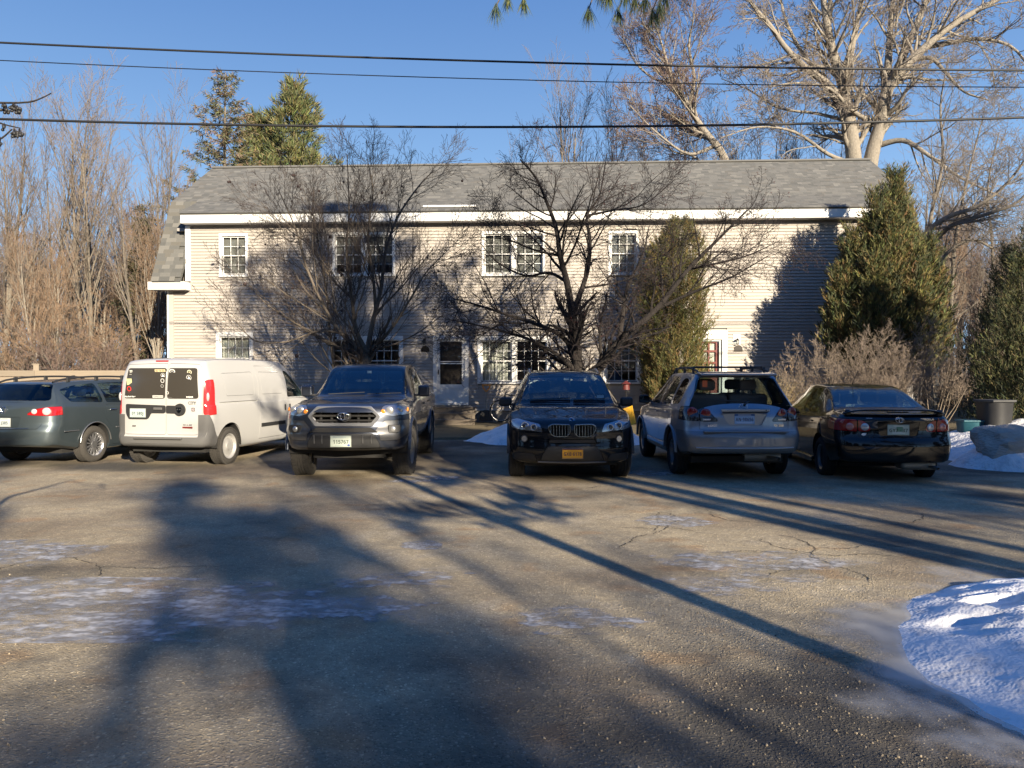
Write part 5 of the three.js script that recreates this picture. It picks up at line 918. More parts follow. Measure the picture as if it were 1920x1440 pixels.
{
  const grime = dataTex(256, 256, (i, j) => { const n = fbm(i / 26, j / 60, 4, 61), m = vnoise(i / 3, j / 3, 66), q = 0.92 - 0.16 * sstep(0.45, 0.8, n) - 0.05 * m; return [q, q * 0.992, q * 0.975]; });
  const paint = phys(0.60, 0.605, 0.615, 0.34, 0, { clearcoat: 0.7, clearcoatRoughness: 0.12, map: grime });
  const S = {
    zF: 2.465, zR: -2.275, axles: [-1.555, 1.555], wheel: [0.325, 0.205, 0.215], arch: 0.385, archY: 0.35, track: 0.785,
    top: [[-2.275, 1.83], [-2.2, 1.85], [-1.8, 1.875], [-0.8, 1.885], [0.35, 1.875], [0.65, 1.845], [0.82, 1.79], [1.55, 1.27], [1.66, 1.20], [2.1, 1.06], [2.35, 0.94], [2.465, 0.84]],
    belt: [[-2.275, 1.10], [0.6, 1.10], [1.5, 1.08], [2.0, 0.96], [2.465, 0.78]],
    sill: [[-2.275, 0.36], [-1.9, 0.32], [-0.9, 0.25], [0.9, 0.25], [1.9, 0.24], [2.465, 0.26]],
    hw: [[-2.275, 0.895], [-1.5, 0.915], [0.3, 0.915], [1.5, 0.91], [2.0, 0.87], [2.465, 0.80]],
    rhw: [[-2.275, 0.745], [-1.5, 0.76], [0.3, 0.735], [0.75, 0.70], [1.5, 0.74], [1.7, 0.76], [2.2, 0.70], [2.465, 0.64]],
    fp: [[0.25, 0.1], [0.5, 0.0], [0.8, 0.05], [1.0, 0.2]], rp: [[0.33, 0.03], [0.42, 0.0], [0.52, 0.0], [0.56, 0.035], [1.1, 0.035], [1.45, 0.055], [1.70, 0.10], [1.86, 0.17]], planF: [0.40, 2.3], planR: [0.10, 4.0], rcF: 0.2, rcR: 0.10, re: 0.05,
    cabin: [-2.10, 1.25, 0.48, 0.07, 0.04], bulge: 0.045, tuck: 0.07, edge: 0.10,
  };
  const v = new Vehicle('white_van', 'white cargo van with dark sticker-covered rear windows and grey bumper', 'van', [-5.56, 0, -15.26], rad(169), S);
  const lamp = phys(0.50, 0.028, 0.03, 0.12, 0, { clearcoat: 1, clearcoatRoughness: 0.04 });
  for (const s of [-1, 1]) {
    const f = (p) => s < 0 ? mirX(p) : p;
    v.rear('tail_lamp', f(roundPoly([[0.775, 1.47], [0.83, 1.50], [1.0, 1.46], [1.0, 0.92], [0.83, 0.875], [0.775, 0.91]], 0.03)), lamp, 0.004, 0.30);
    v.add('tail_lamp_window', new THREE.SphereGeometry(0.06, 14, 10).scale(0.45, 1.25, 0.5).rotateY(-s * 0.7).translate(s * 0.835, 1.20, v.hit(s * 0.835, 1.20, true) - 0.004), M.lampClear);
  }
  const XS = -0.12, win = (x0, x1, t0, t1) => roundPoly([[x0, 1.17], [x1, 1.17], [t1, 1.69], [t0, 1.69]], 0.045);
  const dl = v.rear('rear_door', roundPoly([[XS + 0.004, 0.555], [0.70, 0.555], [0.765, 0.80], [0.765, 1.50], [0.70, 1.755], [XS + 0.004, 1.775]], 0.05), paint, 0.006, 0.26);
  const dr = v.rear('rear_door', roundPoly([[XS - 0.004, 0.555], [-0.70, 0.555], [-0.765, 0.80], [-0.765, 1.50], [-0.70, 1.755], [XS - 0.004, 1.775]], 0.05), paint, 0.006, 0.26);
  // dark panes bonded over the doors
  const glz = phys(0.045, 0.040, 0.034, 0.2, 0, { clearcoat: 0.5, clearcoatRoughness: 0.15 });
  v.skin('rear_window', prismFront(win(XS + 0.02, 0.705, XS + 0.02, 0.655), -2.6, -1.7), glz, 0.006, dl);
  v.skin('rear_window', prismFront(win(XS - 0.02, -0.705, XS - 0.02, -0.655), -2.6, -1.7), glz, 0.006, dr);
  const zr = (x, y) => v.hit(x, y, true);
  // handle band with plate recess and round badge
  const band = roundPoly([[0.66, 1.075], [XS + 0.01, 1.055], [XS + 0.01, 0.925], [0.16, 0.925], [0.22, 0.82], [0.60, 0.82], [0.66, 0.92]], 0.03);
  v.skin('plate_housing', prismFront(band, -2.6, -1.9), M.blackPlastic, 0.022, dl);
  v.skin('handle_band', prismFront(roundPoly([[XS - 0.01, 1.055], [-0.36, 1.05], [-0.36, 0.92], [XS - 0.01, 0.925]], 0.03), -2.6, -1.9), M.blackPlastic, 0.022, dr);
  v.add('door_handle', [box(0.16, 0.045, 0.03, 0.02, 1.0, zr(0.02, 1.0) - 0.03, 0.012)], M.greyPlastic, dl);
  const B = new THREE.Group(); B.name = 'round_badge'; v.g.add(B); B.position.set(-0.385, 0.985, zr(-0.385, 0.985) - 0.022); B.rotation.y = PI;
  v.add('badge_disc', cyl(0.10, 0.105, 0.03, 30).rotateX(PI / 2), M.blackPlastic, B);
  const hs = polyShape(roundPoly([[-0.055, 0.04], [0.055, 0.04], [0.05, 0.0], [0.02, -0.055], [-0.02, -0.055], [-0.05, 0.0]], 0.015)); hs.holes.push(polyShape(circ(-0.024, 0.008, 0.014, 12)), polyShape(circ(0.024, 0.008, 0.014, 12)));
  v.add('badge_ram_head', new THREE.ExtrudeGeometry(hs, { depth: 0.008, bevelEnabled: false }).translate(0, 0, 0.015), M.chrome, B);
  v.plate(0.40, 0.925, true, plateTex('#b9c4c0', '#2a3a40', '01 S80J', '', (c, w, h) => { c.fillStyle = '#8a9aa0'; c.fillRect(70, h - 52, 370, 22); })).position.z -= 0.024;
  // stickers and lettering on the rear panes
  const stick = (w, h, x, y, draw, par) => {
    const t = canvasTex(128, Math.max(16, Math.round(128 * h / w)), draw), m = new THREE.MeshStandardMaterial({ map: t, roughness: 0.6, transparent: true, alphaTest: 0.4 });
    const p = obj('sticker', new THREE.PlaneGeometry(w, h), m, v.g); const z0 = zr(x, y - h / 2), z1 = zr(x, y + h / 2); p.position.set(x, y, (z0 + z1) / 2 - 0.015); p.rotation.order = 'YXZ'; p.rotation.y = PI; p.rotation.x = Math.atan2(z1 - z0, h); return p;
  };
  const T = (str, col, bg) => (c, w, h) => { c.clearRect(0, 0, w, h); if (bg) { c.fillStyle = bg; c.fillRect(0, 0, w, h); } c.fillStyle = col; c.textAlign = 'center'; c.textBaseline = 'middle'; c.font = `bold ${Math.round(h * 0.85)}px sans-serif`; c.fillText(str, w / 2, h * 0.54, w - 4); };
  const ringS = (col, inner) => (c, w, h) => { c.clearRect(0, 0, w, h); c.strokeStyle = col; c.lineWidth = w * 0.14; c.beginPath(); c.ellipse(w / 2, h / 2, w * 0.4, h * 0.4, 0, 0, 7); c.stroke(); if (inner) { c.fillStyle = inner; c.beginPath(); c.ellipse(w / 2, h / 2, w * 0.18, h * 0.18, 0, 0, 7); c.fill(); } };
  const tri = (c, w, h) => { c.clearRect(0, 0, w, h); c.strokeStyle = '#d8d8d4'; c.lineWidth = w * 0.07; c.beginPath(); c.arc(w / 2, h / 2, w * 0.43, 0, 7); c.stroke(); c.fillStyle = '#e8e8e4'; c.beginPath(); c.moveTo(w * 0.5, h * 0.2); c.lineTo(w * 0.8, h * 0.75); c.lineTo(w * 0.2, h * 0.75); c.fill(); };
  stick(0.20, 0.045, 0.02, 1.645, T('BE·TW·ED', '#5a4630', '#d9c9a0')); stick(0.085, 0.085, -0.045, 1.565, tri); stick(0.075, 0.08, -0.045, 1.475, ringS('#c8c8c4')); stick(0.06, 0.06, -0.045, 1.385, ringS('#9a9a96'));
  stick(0.20, 0.042, 0.03, 1.205, T('TENNESSEE', '#333', '#cfcfc8')); stick(0.22, 0.04, 0.57, 1.205, T('Big Bad Barn', '#e6e6e0')); stick(0.085, 0.09, 0.60, 1.335, ringS('#d8332c')); stick(0.09, 0.018, 0.60, 1.268, T('— — —', '#d8332c')); stick(0.10, 0.11, 0.605, 1.455, T('', '#000', '#b9b98a')); stick(0.055, 0.04, 0.59, 1.635, T('A·B', '#333', '#d0d0c8')); stick(0.09, 0.02, 0.595, 1.585, T('Kayak', '#c9c9c2'));
  stick(0.12, 0.075, -0.21, 1.635, ringS('#d8d8d2', '#909090')); stick(0.09, 0.08, -0.53, 1.62, ringS('#d6d2b8', '#b8b08a')); stick(0.10, 0.09, -0.53, 1.525, tri); stick(0.055, 0.055, -0.15, 1.27, ringS('#d6d6d0')); stick(0.15, 0.045, -0.56, 1.20, T('POWER', '#f2f2ee')); stick(0.13, 0.018, -0.20, 1.195, T('— — — —', '#cccccc'));
  v.text('CITY', -0.60, 1.10, true, 0.05, M.alloy, 0.006); stick(0.06, 0.06, -0.62, 0.99, T('O', '#cfc4c4', '#55464a'));
  v.text('RAM', 0.50, 0.70, true, 0.022, M.blackPlastic, 0.004);
  stick(0.19, 0.035, -0.52, 0.73, T('REP. JA. RED', '#3a3634')); stick(0.19, 0.028, -0.52, 0.685, T('————', '#6b2320', '#6b2320'));
  v.add('high_brake_lamp', box(0.24, 0.035, 0.012, 0.03, 1.805, zr(0.03, 1.805) - 0.002, 0.004), M.lampRed);
  // side glass and cargo panel pressings
  v.side('door_window', roundPoly([[1.42, 1.12], [1.02, 1.50], [0.80, 1.64], [0.62, 1.66], [0.58, 1.12]], 0.05), M.carGlass, [-1, 1], 0.003, 0.45);
  v.front('windshield', roundPoly([[-0.76, 1.26], [0.76, 1.26], [0.63, 1.76], [-0.63, 1.76]], 0.05), M.carGlass, 0.002, 2.2);
  const fd = v.side('front_door', roundPoly([[1.46, 0.36], [1.46, 1.06], [1.40, 1.09], [0.54, 1.10], [0.54, 0.36]], 0.05), paint, [-1], 0.006, 0.13);
  v.remove(prismSide([[-0.60, 1.075], [-1.85, 1.075], [-1.85, 1.10], [-0.60, 1.10]], -1.1, -0.86));
  v.side('cargo_panel', roundPoly([[0.40, 1.20], [0.40, 1.62], [-0.46, 1.63], [-0.42, 1.20]], 0.05), paint, [-1], 0.005, 0.18);
  v.side('cargo_panel', roundPoly([[-0.70, 1.20], [-0.70, 1.63], [-1.74, 1.60], [-1.64, 1.20]], 0.05), paint, [-1], 0.005, 0.18);
  const sd = v.side('sliding_door', roundPoly([[0.50, 0.36], [0.50, 1.74], [-0.56, 1.745], [-0.56, 0.36]], 0.05), paint, [-1], 0.007, 0.16);
  v.add('side_moulding', [box(0.014, 0.07, 0.84, v.hitSide(1.0, 0.62, -1) - 0.004, 0.62, 1.0, 0.005), box(0.014, 0.07, 0.94, v.hitSide(0, 0.62, -1) - 0.004, 0.62, -0.03, 0.005)], M.blackPlastic);
  v.add('door_handle', [box(0.03, 0.12, 0.035, v.hitSide(0.60, 0.92, -1) - 0.008, 0.92, 0.62, 0.01)], M.blackPlastic, fd[0]); v.add('door_handle', [box(0.03, 0.12, 0.035, v.hitSide(0.42, 0.92, -1) - 0.008, 0.92, 0.43, 0.01)], M.blackPlastic, sd[0]);
  v.skin('rear_bumper', merge([prismFront(roundPoly([[-1.2, 0.30], [1.2, 0.30], [1.2, 0.52], [-1.2, 0.52]], 0.01), -2.6, -1.93)]), M.greyPlastic, 0.012);
  for (const s of [-1, 1]) v.skin('bumper_corner', s > 0 ? prismSide([[-2.6, 0.50], [-1.94, 0.50], [-2.02, 0.62], [-2.14, 0.90], [-2.6, 0.88]], 0.70, 1.2) : prismSide([[-2.6, 0.50], [-1.94, 0.50], [-2.02, 0.62], [-2.14, 0.90], [-2.6, 0.88]], -1.2, -0.70), M.greyPlastic, 0.010);
  v.add('tow_ball_cover', box(0.9, 0.03, 0.06, 0, 0.50, -2.30, 0.01), M.greyPlastic);
  v.finish(paint);
  v.wheels('van', M.steelWheel, M.tyreDusty, 0);
  v.add('floor_pan', spanBox(-0.7, 0.7, 0.24, 0.34, -2.0, 2.0), M.underbody);
  for (const s of [-1, 1]) v.mirror(s, 0.91, 1.22, 1.36, M.blackPlastic, 0.18, 0.24);
  v.interior({ seatZ: 0.65, y: 0.62, hw: 0.70, mat: M.seatDark, dashZ: 1.22, dashY: 1.12 });
}
{
  const paint = paintOf(0.060, 0.078, 0.088, 0.5, 0.34);
  const S = {
    zF: 2.28, zR: -2.49, axles: [-1.355, 1.355], wheel: [0.328, 0.22, 0.212], arch: 0.372, archY: 0.345, track: 0.785,
    top: [[-2.49, 1.02], [-2.45, 1.07], [-2.38, 1.14], [-2.14, 1.385], [-2.04, 1.435], [-1.9, 1.455], [-1.0, 1.495], [-0.2, 1.50], [0.2, 1.46], [0.45, 1.39], [1.2, 1.01], [1.3, 0.98], [1.8, 0.91], [2.15, 0.80], [2.28, 0.72]],
    belt: [[-2.49, 0.99], [-2.3, 1.06], [-1.4, 1.045], [0.6, 0.96], [1.3, 0.91], [2.0, 0.78], [2.28, 0.66]],
    sill: [[-2.49, 0.36], [-1.9, 0.28], [-0.9, 0.20], [0.9, 0.20], [1.9, 0.22], [2.28, 0.24]],
    hw: [[-2.49, 0.86], [-1.4, 0.908], [0, 0.905], [1.3, 0.90], [2.0, 0.86], [2.28, 0.80]],
    rhw: [[-2.49, 0.80], [-2.35, 0.77], [-2.1, 0.64], [-1.8, 0.60], [-0.4, 0.60], [0.3, 0.58], [1.15, 0.72], [1.3, 0.76], [2.0, 0.70], [2.28, 0.62]],
    fp: [[0.2, 0.10], [0.4, 0.0], [0.6, 0.03], [0.8, 0.12]], rp: [[0.26, 0.12], [0.36, 0.02], [0.50, 0.0], [0.64, 0.0], [0.69, 0.04], [0.9, 0.06], [1.1, 0.08]], planF: [0.34, 2.3], planR: [0.26, 2.6], rcF: 0.18, rcR: 0.12, re: 0.035,
    cabin: [-2.05, 1.0, 0.42, 0.07, 0.03], bulge: 0.025, tuck: 0.05,
  };
  const v = new Vehicle('grey_wagon', 'dark grey green station wagon with roof rails beside the white van', 'station wagon', [-8.14, 0, -15.42], rad(168), S);
  v.rear('tailgate_window', roundPoly([[-0.70, 1.13], [0.70, 1.13], [0.59, 1.41], [-0.59, 1.41]], 0.06), M.darkGlass, 0.003, 0.8);
  v.front('windshield', roundPoly([[-0.70, 1.0], [0.70, 1.0], [0.54, 1.44], [-0.54, 1.44]], 0.05), M.carGlass, 0.002, 2.3);
  v.side('door_window', roundPoly([[0.95, 0.99], [0.40, 1.34], [0.10, 1.43], [-0.15, 1.44], [-0.15, 1.02]], 0.05), M.carGlass, [-1, 1], 0.003, 0.45);
  v.side('rear_door_window', roundPoly([[-0.22, 1.03], [-0.22, 1.44], [-0.98, 1.42], [-1.03, 1.065]], 0.05), M.carGlass, [-1, 1], 0.003, 0.45);
  v.side('quarter_window', roundPoly([[-1.10, 1.07], [-1.06, 1.42], [-1.60, 1.38], [-1.93, 1.32], [-1.97, 1.26], [-1.86, 1.10]], 0.06), M.carGlass, [-1, 1], 0.003, 0.45);
  v.side('front_door', roundPoly([[0.95, 0.28], [0.98, 0.88], [0.90, 0.96], [-0.18, 1.0], [-0.18, 0.28]], 0.06), paint, [-1], 0.005, 0.12);
  const rd = v.side('rear_door', roundPoly([[-0.20, 0.28], [-0.20, 1.0], [-1.07, 1.04], [-1.12, 0.80], [-0.97, 0.62], [-0.92, 0.28]], 0.06), paint, [-1], 0.005, 0.12);
  v.topCut('hood', roundPoly([[-0.70, 1.22], [0.70, 1.22], [0.60, 1.95], [0.3, 2.15], [-0.3, 2.15], [-0.60, 1.95]], 0.05), paint, 0.7, 0.005);
  for (const s of [-1, 1]) {
    const f = (p) => s < 0 ? mirX(p) : p;
    const a = f(roundPoly([[0.44, 0.92], [0.58, 1.00], [0.72, 1.03], [0.95, 1.035], [0.95, 0.90], [0.78, 0.87], [0.66, 0.875], [0.44, 0.89]], 0.02));
    v.rear('tail_lamp', a, M.lampRed, 0.004, 0.42);
    for (const [x, r] of [[0.545, 0.045], [0.715, 0.066]]) v.add('tail_lamp_disc', new THREE.SphereGeometry(r, 20, 12).scale(1, 1, 0.35).rotateY(-s * 0.5).translate(s * x, 0.952, v.hit(s * x, 0.952, true) - 0.002), M.lampClear);
  }
  v.remove(prismFront(roundPoly([[-0.34, 0.86], [0.34, 0.86], [0.30, 0.665], [-0.30, 0.665]], 0.03), -2.7, -2.41));
  v.rear('tailgate', roundPoly([[-0.62, 0.655], [0.62, 0.655], [0.72, 0.86], [0.62, 0.98], [0.70, 1.11], [-0.70, 1.11], [-0.62, 0.98], [-0.72, 0.86]], 0.03), paint, 0.005, 0.18);
  v.add('tailgate_chrome_strip', tube([-0.5, -0.25, 0, 0.25, 0.5].map((x) => V(x, 0.665, v.hit(x, 0.665, true) - 0.004)), 0.006, 6), M.chrome);
  v.plate(0, 0.765, true, plateTex('#c4ccca', '#2b3a44', '2 J385', '', (c, w, h) => { c.fillStyle = '#93a3a6'; c.fillRect(90, 24, 330, 18); })).position.z = -2.43;
  const E = new THREE.Group(); E.name = 'emblem'; v.g.add(E); E.position.set(0, 0.975, v.hit(0, 0.975, true) - 0.006); E.rotation.y = PI;
  v.add('emblem_ring', new THREE.TorusGeometry(0.06, 0.006, 8, 30), M.chrome, E);
  const bar = (x0, y0, x1, y1) => tube(pts3([x0, y0, 0], [x1, y1, 0]), 0.0055, 6);
  v.add('emblem_letters', [bar(-0.024, 0.05, 0, 0.008), bar(0, 0.008, 0.024, 0.05), bar(-0.047, 0.035, -0.024, -0.045), bar(-0.024, -0.045, 0, 0.0), bar(0, 0.0, 0.024, -0.045), bar(0.024, -0.045, 0.047, 0.035)], M.chrome, E);
  v.finish(paint);
  v.wheels('multi', M.alloy, M.tyreDusty, 0);
  v.add('wheel_arch_lip', [-1, 1].map((s) => { const P = []; for (let i = 0; i <= 16; i++) { const a = rad(5 + 170 * i / 16); P.push(V(s * (S.hw(-1.355) + 0.002), 0.345 + 0.376 * Math.sin(a), -1.355 + 0.376 * Math.cos(a))); } return tube(P, 0.010, 6); }), M.alloy);
  v.add('floor_pan', spanBox(-0.68, 0.68, 0.20, 0.30, -1.9, 1.9), M.underbody);
  v.add('door_side_strip', [box(0.012, 0.018, 1.0, -0.912, 0.60, -0.35, 0.004), box(0.012, 0.014, 0.34, -0.905, 0.60, -1.92, 0.004)], M.alloy);
  v.add('door_handle', box(0.022, 0.028, 0.16, v.hitSide(-0.92, 0.93, -1) - 0.012, 0.93, -0.92, 0.008), M.chrome, rd[0]);
  for (const s of [-1, 1]) v.mirror(s, 0.88, 1.03, 0.80, paint, 0.17, 0.12);
  v.rails(0.56, -0.015, -1.95, 0.10, 0.06, M.blackPlastic, 3);
  v.interior({ seatZ: 0.0, rearZ: -0.95, y: 0.42, hw: 0.66, mat: M.seatDark, dashZ: 0.80, dashY: 0.98 });
}
// ---------------------------------------------------------------- trees
class Sink { // collects tubes and blades into one geometry
  constructor() { this.p = []; this.n = []; this.i = []; this.c = []; this.tint = null; }
  tube(pts, radii, seg) {
    const n = pts.length, base = this.p.length / 3; let ux = 0, uy = 0, uz = 0;
    for (let k = 0; k < n; k++) {
      const a = pts[Math.max(0, k - 1)], b = pts[Math.min(n - 1, k + 1)]; let tx = b.x - a.x, ty = b.y - a.y, tz = b.z - a.z, l = Math.hypot(tx, ty, tz) || 1; tx /= l; ty /= l; tz /= l;
      if (k === 0) { if (Math.abs(ty) < 0.9) { ux = 0; uy = 1; uz = 0; } else { ux = 1; uy = 0; uz = 0; } }
      let wx = ty * uz - tz * uy, wy = tz * ux - tx * uz, wz = tx * uy - ty * ux; l = Math.hypot(wx, wy, wz) || 1; wx /= l; wy /= l; wz /= l;
      ux = wy * tz - wz * ty; uy = wz * tx - wx * tz; uz = wx * ty - wy * tx;
      for (let s = 0; s < seg; s++) { const q = s / seg * 6.2832, c = Math.cos(q), d = Math.sin(q), nx = ux * c + wx * d, ny = uy * c + wy * d, nz = uz * c + wz * d, r = radii[k]; this.p.push(pts[k].x + nx * r, pts[k].y + ny * r, pts[k].z + nz * r); this.n.push(nx, ny, nz); if (this.tint) this.c.push(...this.tint); }
      if (k < n - 1) for (let s = 0; s < seg; s++) { const A = base + k * seg + s, B = base + k * seg + (s + 1) % seg; this.i.push(A, B, A + seg, B, B + seg, A + seg); }
    }
  }
  blade(x, y, z, dx, dy, dz, len, wid, R, col) { // a pointed leaf with a little fold
    const base = this.p.length / 3; let l = Math.hypot(dx, dy, dz) || 1; dx /= l; dy /= l; dz /= l;
    let ax = R() - 0.5, ay = R() - 0.5, az = R() - 0.5, wx = dy * az - dz * ay, wy = dz * ax - dx * az, wz = dx * ay - dy * ax; l = Math.hypot(wx, wy, wz) || 1; wx = wx / l * wid / 2; wy = wy / l * wid / 2; wz = wz / l * wid / 2;
    const nx = (wy * dz - wz * dy), ny = (wz * dx - wx * dz), nz = (wx * dy - wy * dx), nl = Math.hypot(nx, ny, nz) || 1, m = len * 0.45;
    this.p.push(x, y, z, x + dx * m + wx, y + dy * m + wy, z + dz * m + wz, x + dx * m - wx, y + dy * m - wy, z + dz * m - wz, x + dx * len, y + dy * len, z + dz * len);
    for (let k = 0; k < 4; k++) { this.n.push(nx / nl, ny / nl, nz / nl); this.c.push(...col); }
    this.i.push(base, base + 1, base + 2, base + 1, base + 3, base + 2);
  }
  geo() {
    const g = new THREE.BufferGeometry(); g.setAttribute('position', new THREE.Float32BufferAttribute(this.p, 3)); g.setAttribute('normal', new THREE.Float32BufferAttribute(this.n, 3));
    if (this.c.length === this.p.length) g.setAttribute('color', new THREE.Float32BufferAttribute(this.c, 3));
    const uv = new Float32Array(this.p.length / 3 * 2); for (let i = 0; i < uv.length / 2; i++) { uv[2 * i] = this.p[3 * i] * 2 + this.p[3 * i + 2]; uv[2 * i + 1] = this.p[3 * i + 1] * 1.5; }
    g.setAttribute('uv', new THREE.BufferAttribute(uv, 2)); g.setIndex(this.i); return g;
  }
}
const barkBump = dataTex(128, 256, (i, j) => { const v = 0.6 * vnoise(i / 5, j / 22, 71, 0) + 0.4 * vnoise(i / 2.2, j / 7, 73); return [v, v, v]; }, false);
const barkTint = dataTex(128, 256, (i, j) => { const v = 0.62 + 0.26 * vnoise(i / 9, j / 26, 75) + 0.2 * vnoise(i / 2.5, j / 5, 76); return [v, v * 0.985, v * 0.96]; }, false);
const bark = (r, g, b) => std(r, g, b, 0.95, 0, { map: barkTint, bumpMap: barkBump, bumpScale: 0.02 });
const twig = (r, g, b) => std(r, g, b, 0.9);
const tmpA = V(), tmpB = V();
function bend(d, ang, R, az = R() * 2 * PI) { // direction turned away from d by ang
  tmpA.set(Math.abs(d.y) > 0.9 ? 1 : 0, Math.abs(d.y) > 0.9 ? 0 : 1, 0).cross(d).normalize(); tmpB.crossVectors(d, tmpA);
  return d.clone().multiplyScalar(Math.cos(ang)).addScaledVector(tmpA, Math.sin(ang) * Math.cos(az)).addScaledVector(tmpB, Math.sin(ang) * Math.sin(az)).normalize();
}
// one branch and all that grows from it; o.levels[l] = { n, ang, len, wob, up, seg, sides, t0 }
function growBranch(big, small, start, dir, len, r, level, o, R, tips) {
  const L = o.levels[level], n = L.seg, pts = [start.clone()], rs = [r], d = dir.clone(), end = L.end ?? 0.35;
  for (let i = 1; i <= n; i++) {
    d.x += (R() - 0.5) * L.wob; d.y += (R() - 0.5) * L.wob + L.up; d.z += (R() - 0.5) * L.wob; d.normalize();
    pts.push(pts[i - 1].clone().addScaledVector(d, len / n)); rs.push(Math.max(o.minR, r * lerp(1, end, i / n)));
  }
  (level < o.split ? big : small).tube(pts, rs, L.sides);
  sprout(big, small, pts, rs, len, level, o, R, tips);
}
function sprout(big, small, pts, rs, len, level, o, R, tips) {
  const n = pts.length - 1, C = o.levels[level + 1];
  if (!C) { if (tips) tips.push(pts[n]); return; }
  const count = Math.max(1, Math.round(C.n * (C.perM ? len : 1) * (0.75 + R() * 0.5)));
  for (let k = 0; k < count; k++) {
    const t = lerp(C.t0 ?? 0.25, 1, (k + R()) / count), f = Math.min(n - 0.001, t * n), i = Math.floor(f), q = pts[i].clone().lerp(pts[i + 1], f - i), d = pts[i + 1].clone().sub(pts[i]).normalize();
    growBranch(big, small, q, bend(d, C.ang * (0.7 + R() * 0.6), R), (C.abs ?? len) * C.len * (1.15 - 0.6 * t) * (0.7 + R() * 0.6), Math.max(o.minR, lerp(rs[i], rs[i + 1], f - i) * (C.r ?? 0.55)), level + 1, o, R, tips);
  }
}
const at = (px, py, d) => V((px - 960) / 1442 * d, CAM_H + (700 - py) / 1442 * d, -d); // point of the place seen at a photo position, at a distance
function bareTree(name, label, pos, turn, scale, build, trunkMat, twigMat, group) {
  const big = new Sink(), small = new Sink(); build(big, small);
  const t = thing(name, label, 'tree', pos, turn, group); t.scale.setScalar(scale);
  if (big.i.length) obj('trunk', big.geo(), trunkMat, t); obj('crown', small.geo(), twigMat, t); return t;
}
M.barkGrey = bark(0.20, 0.175, 0.145); M.barkPale = bark(0.29, 0.26, 0.22); M.barkDark = bark(0.026, 0.021, 0.019); M.barkMid = bark(0.15, 0.125, 0.10);
M.twigGrey = twig(0.19, 0.15, 0.12); M.twigRed = twig(0.165, 0.115, 0.095); M.twigTan = twig(0.23, 0.155, 0.10); M.twigDark = twig(0.024, 0.017, 0.017); M.twigPale = twig(0.20, 0.165, 0.135);
// limbs drawn from listed points, then grown over with branches and twigs
function limbTree(limbs, o, seed, origin) {
  return (big, small) => {
    const R = rngOf(seed);
    for (const { p, d, r0, r1, dz = 0 } of limbs) {
      const n = p.length, raw = p.map(([x, y], i) => at(x, y, d - dz * i / (n - 1)).sub(origin)), m = (n - 1) * 4, pts = smoothPts(raw, m), rs = pts.map((_, i) => lerp(r0, r1, Math.pow(i / m, 0.8)));
      big.tube(pts, rs, 8);
      let len = 0; for (let i = 1; i < n; i++) len += raw[i].distanceTo(raw[i - 1]);
      sprout(big, small, pts, rs, len, 0, o, R, o.tips);
    }
  };
}
const fruitGeo = new THREE.IcosahedronGeometry(1, 1);
function fruits(tree, tips, count, r, mat, seed, name = 'hanging_fruit') {
  const R = rngOf(seed), im = new THREE.InstancedMesh(fruitGeo, mat, count), q = new THREE.Object3D();
  for (let i = 0; i < count; i++) { const t = tips[Math.floor(R() * tips.length)]; q.position.set(t.x + (R() - 0.5) * 0.05, t.y - r * (0.6 + R()), t.z + (R() - 0.5) * 0.05); q.rotation.set(R() * 6, R() * 6, R() * 6); q.scale.setScalar(r * (0.7 + R() * 0.6)); q.updateMatrix(); im.setMatrixAt(i, q.matrix); }
  im.name = name; im.userData.kind = 'stuff'; im.castShadow = im.receiveShadow = true; tree.add(im);
}
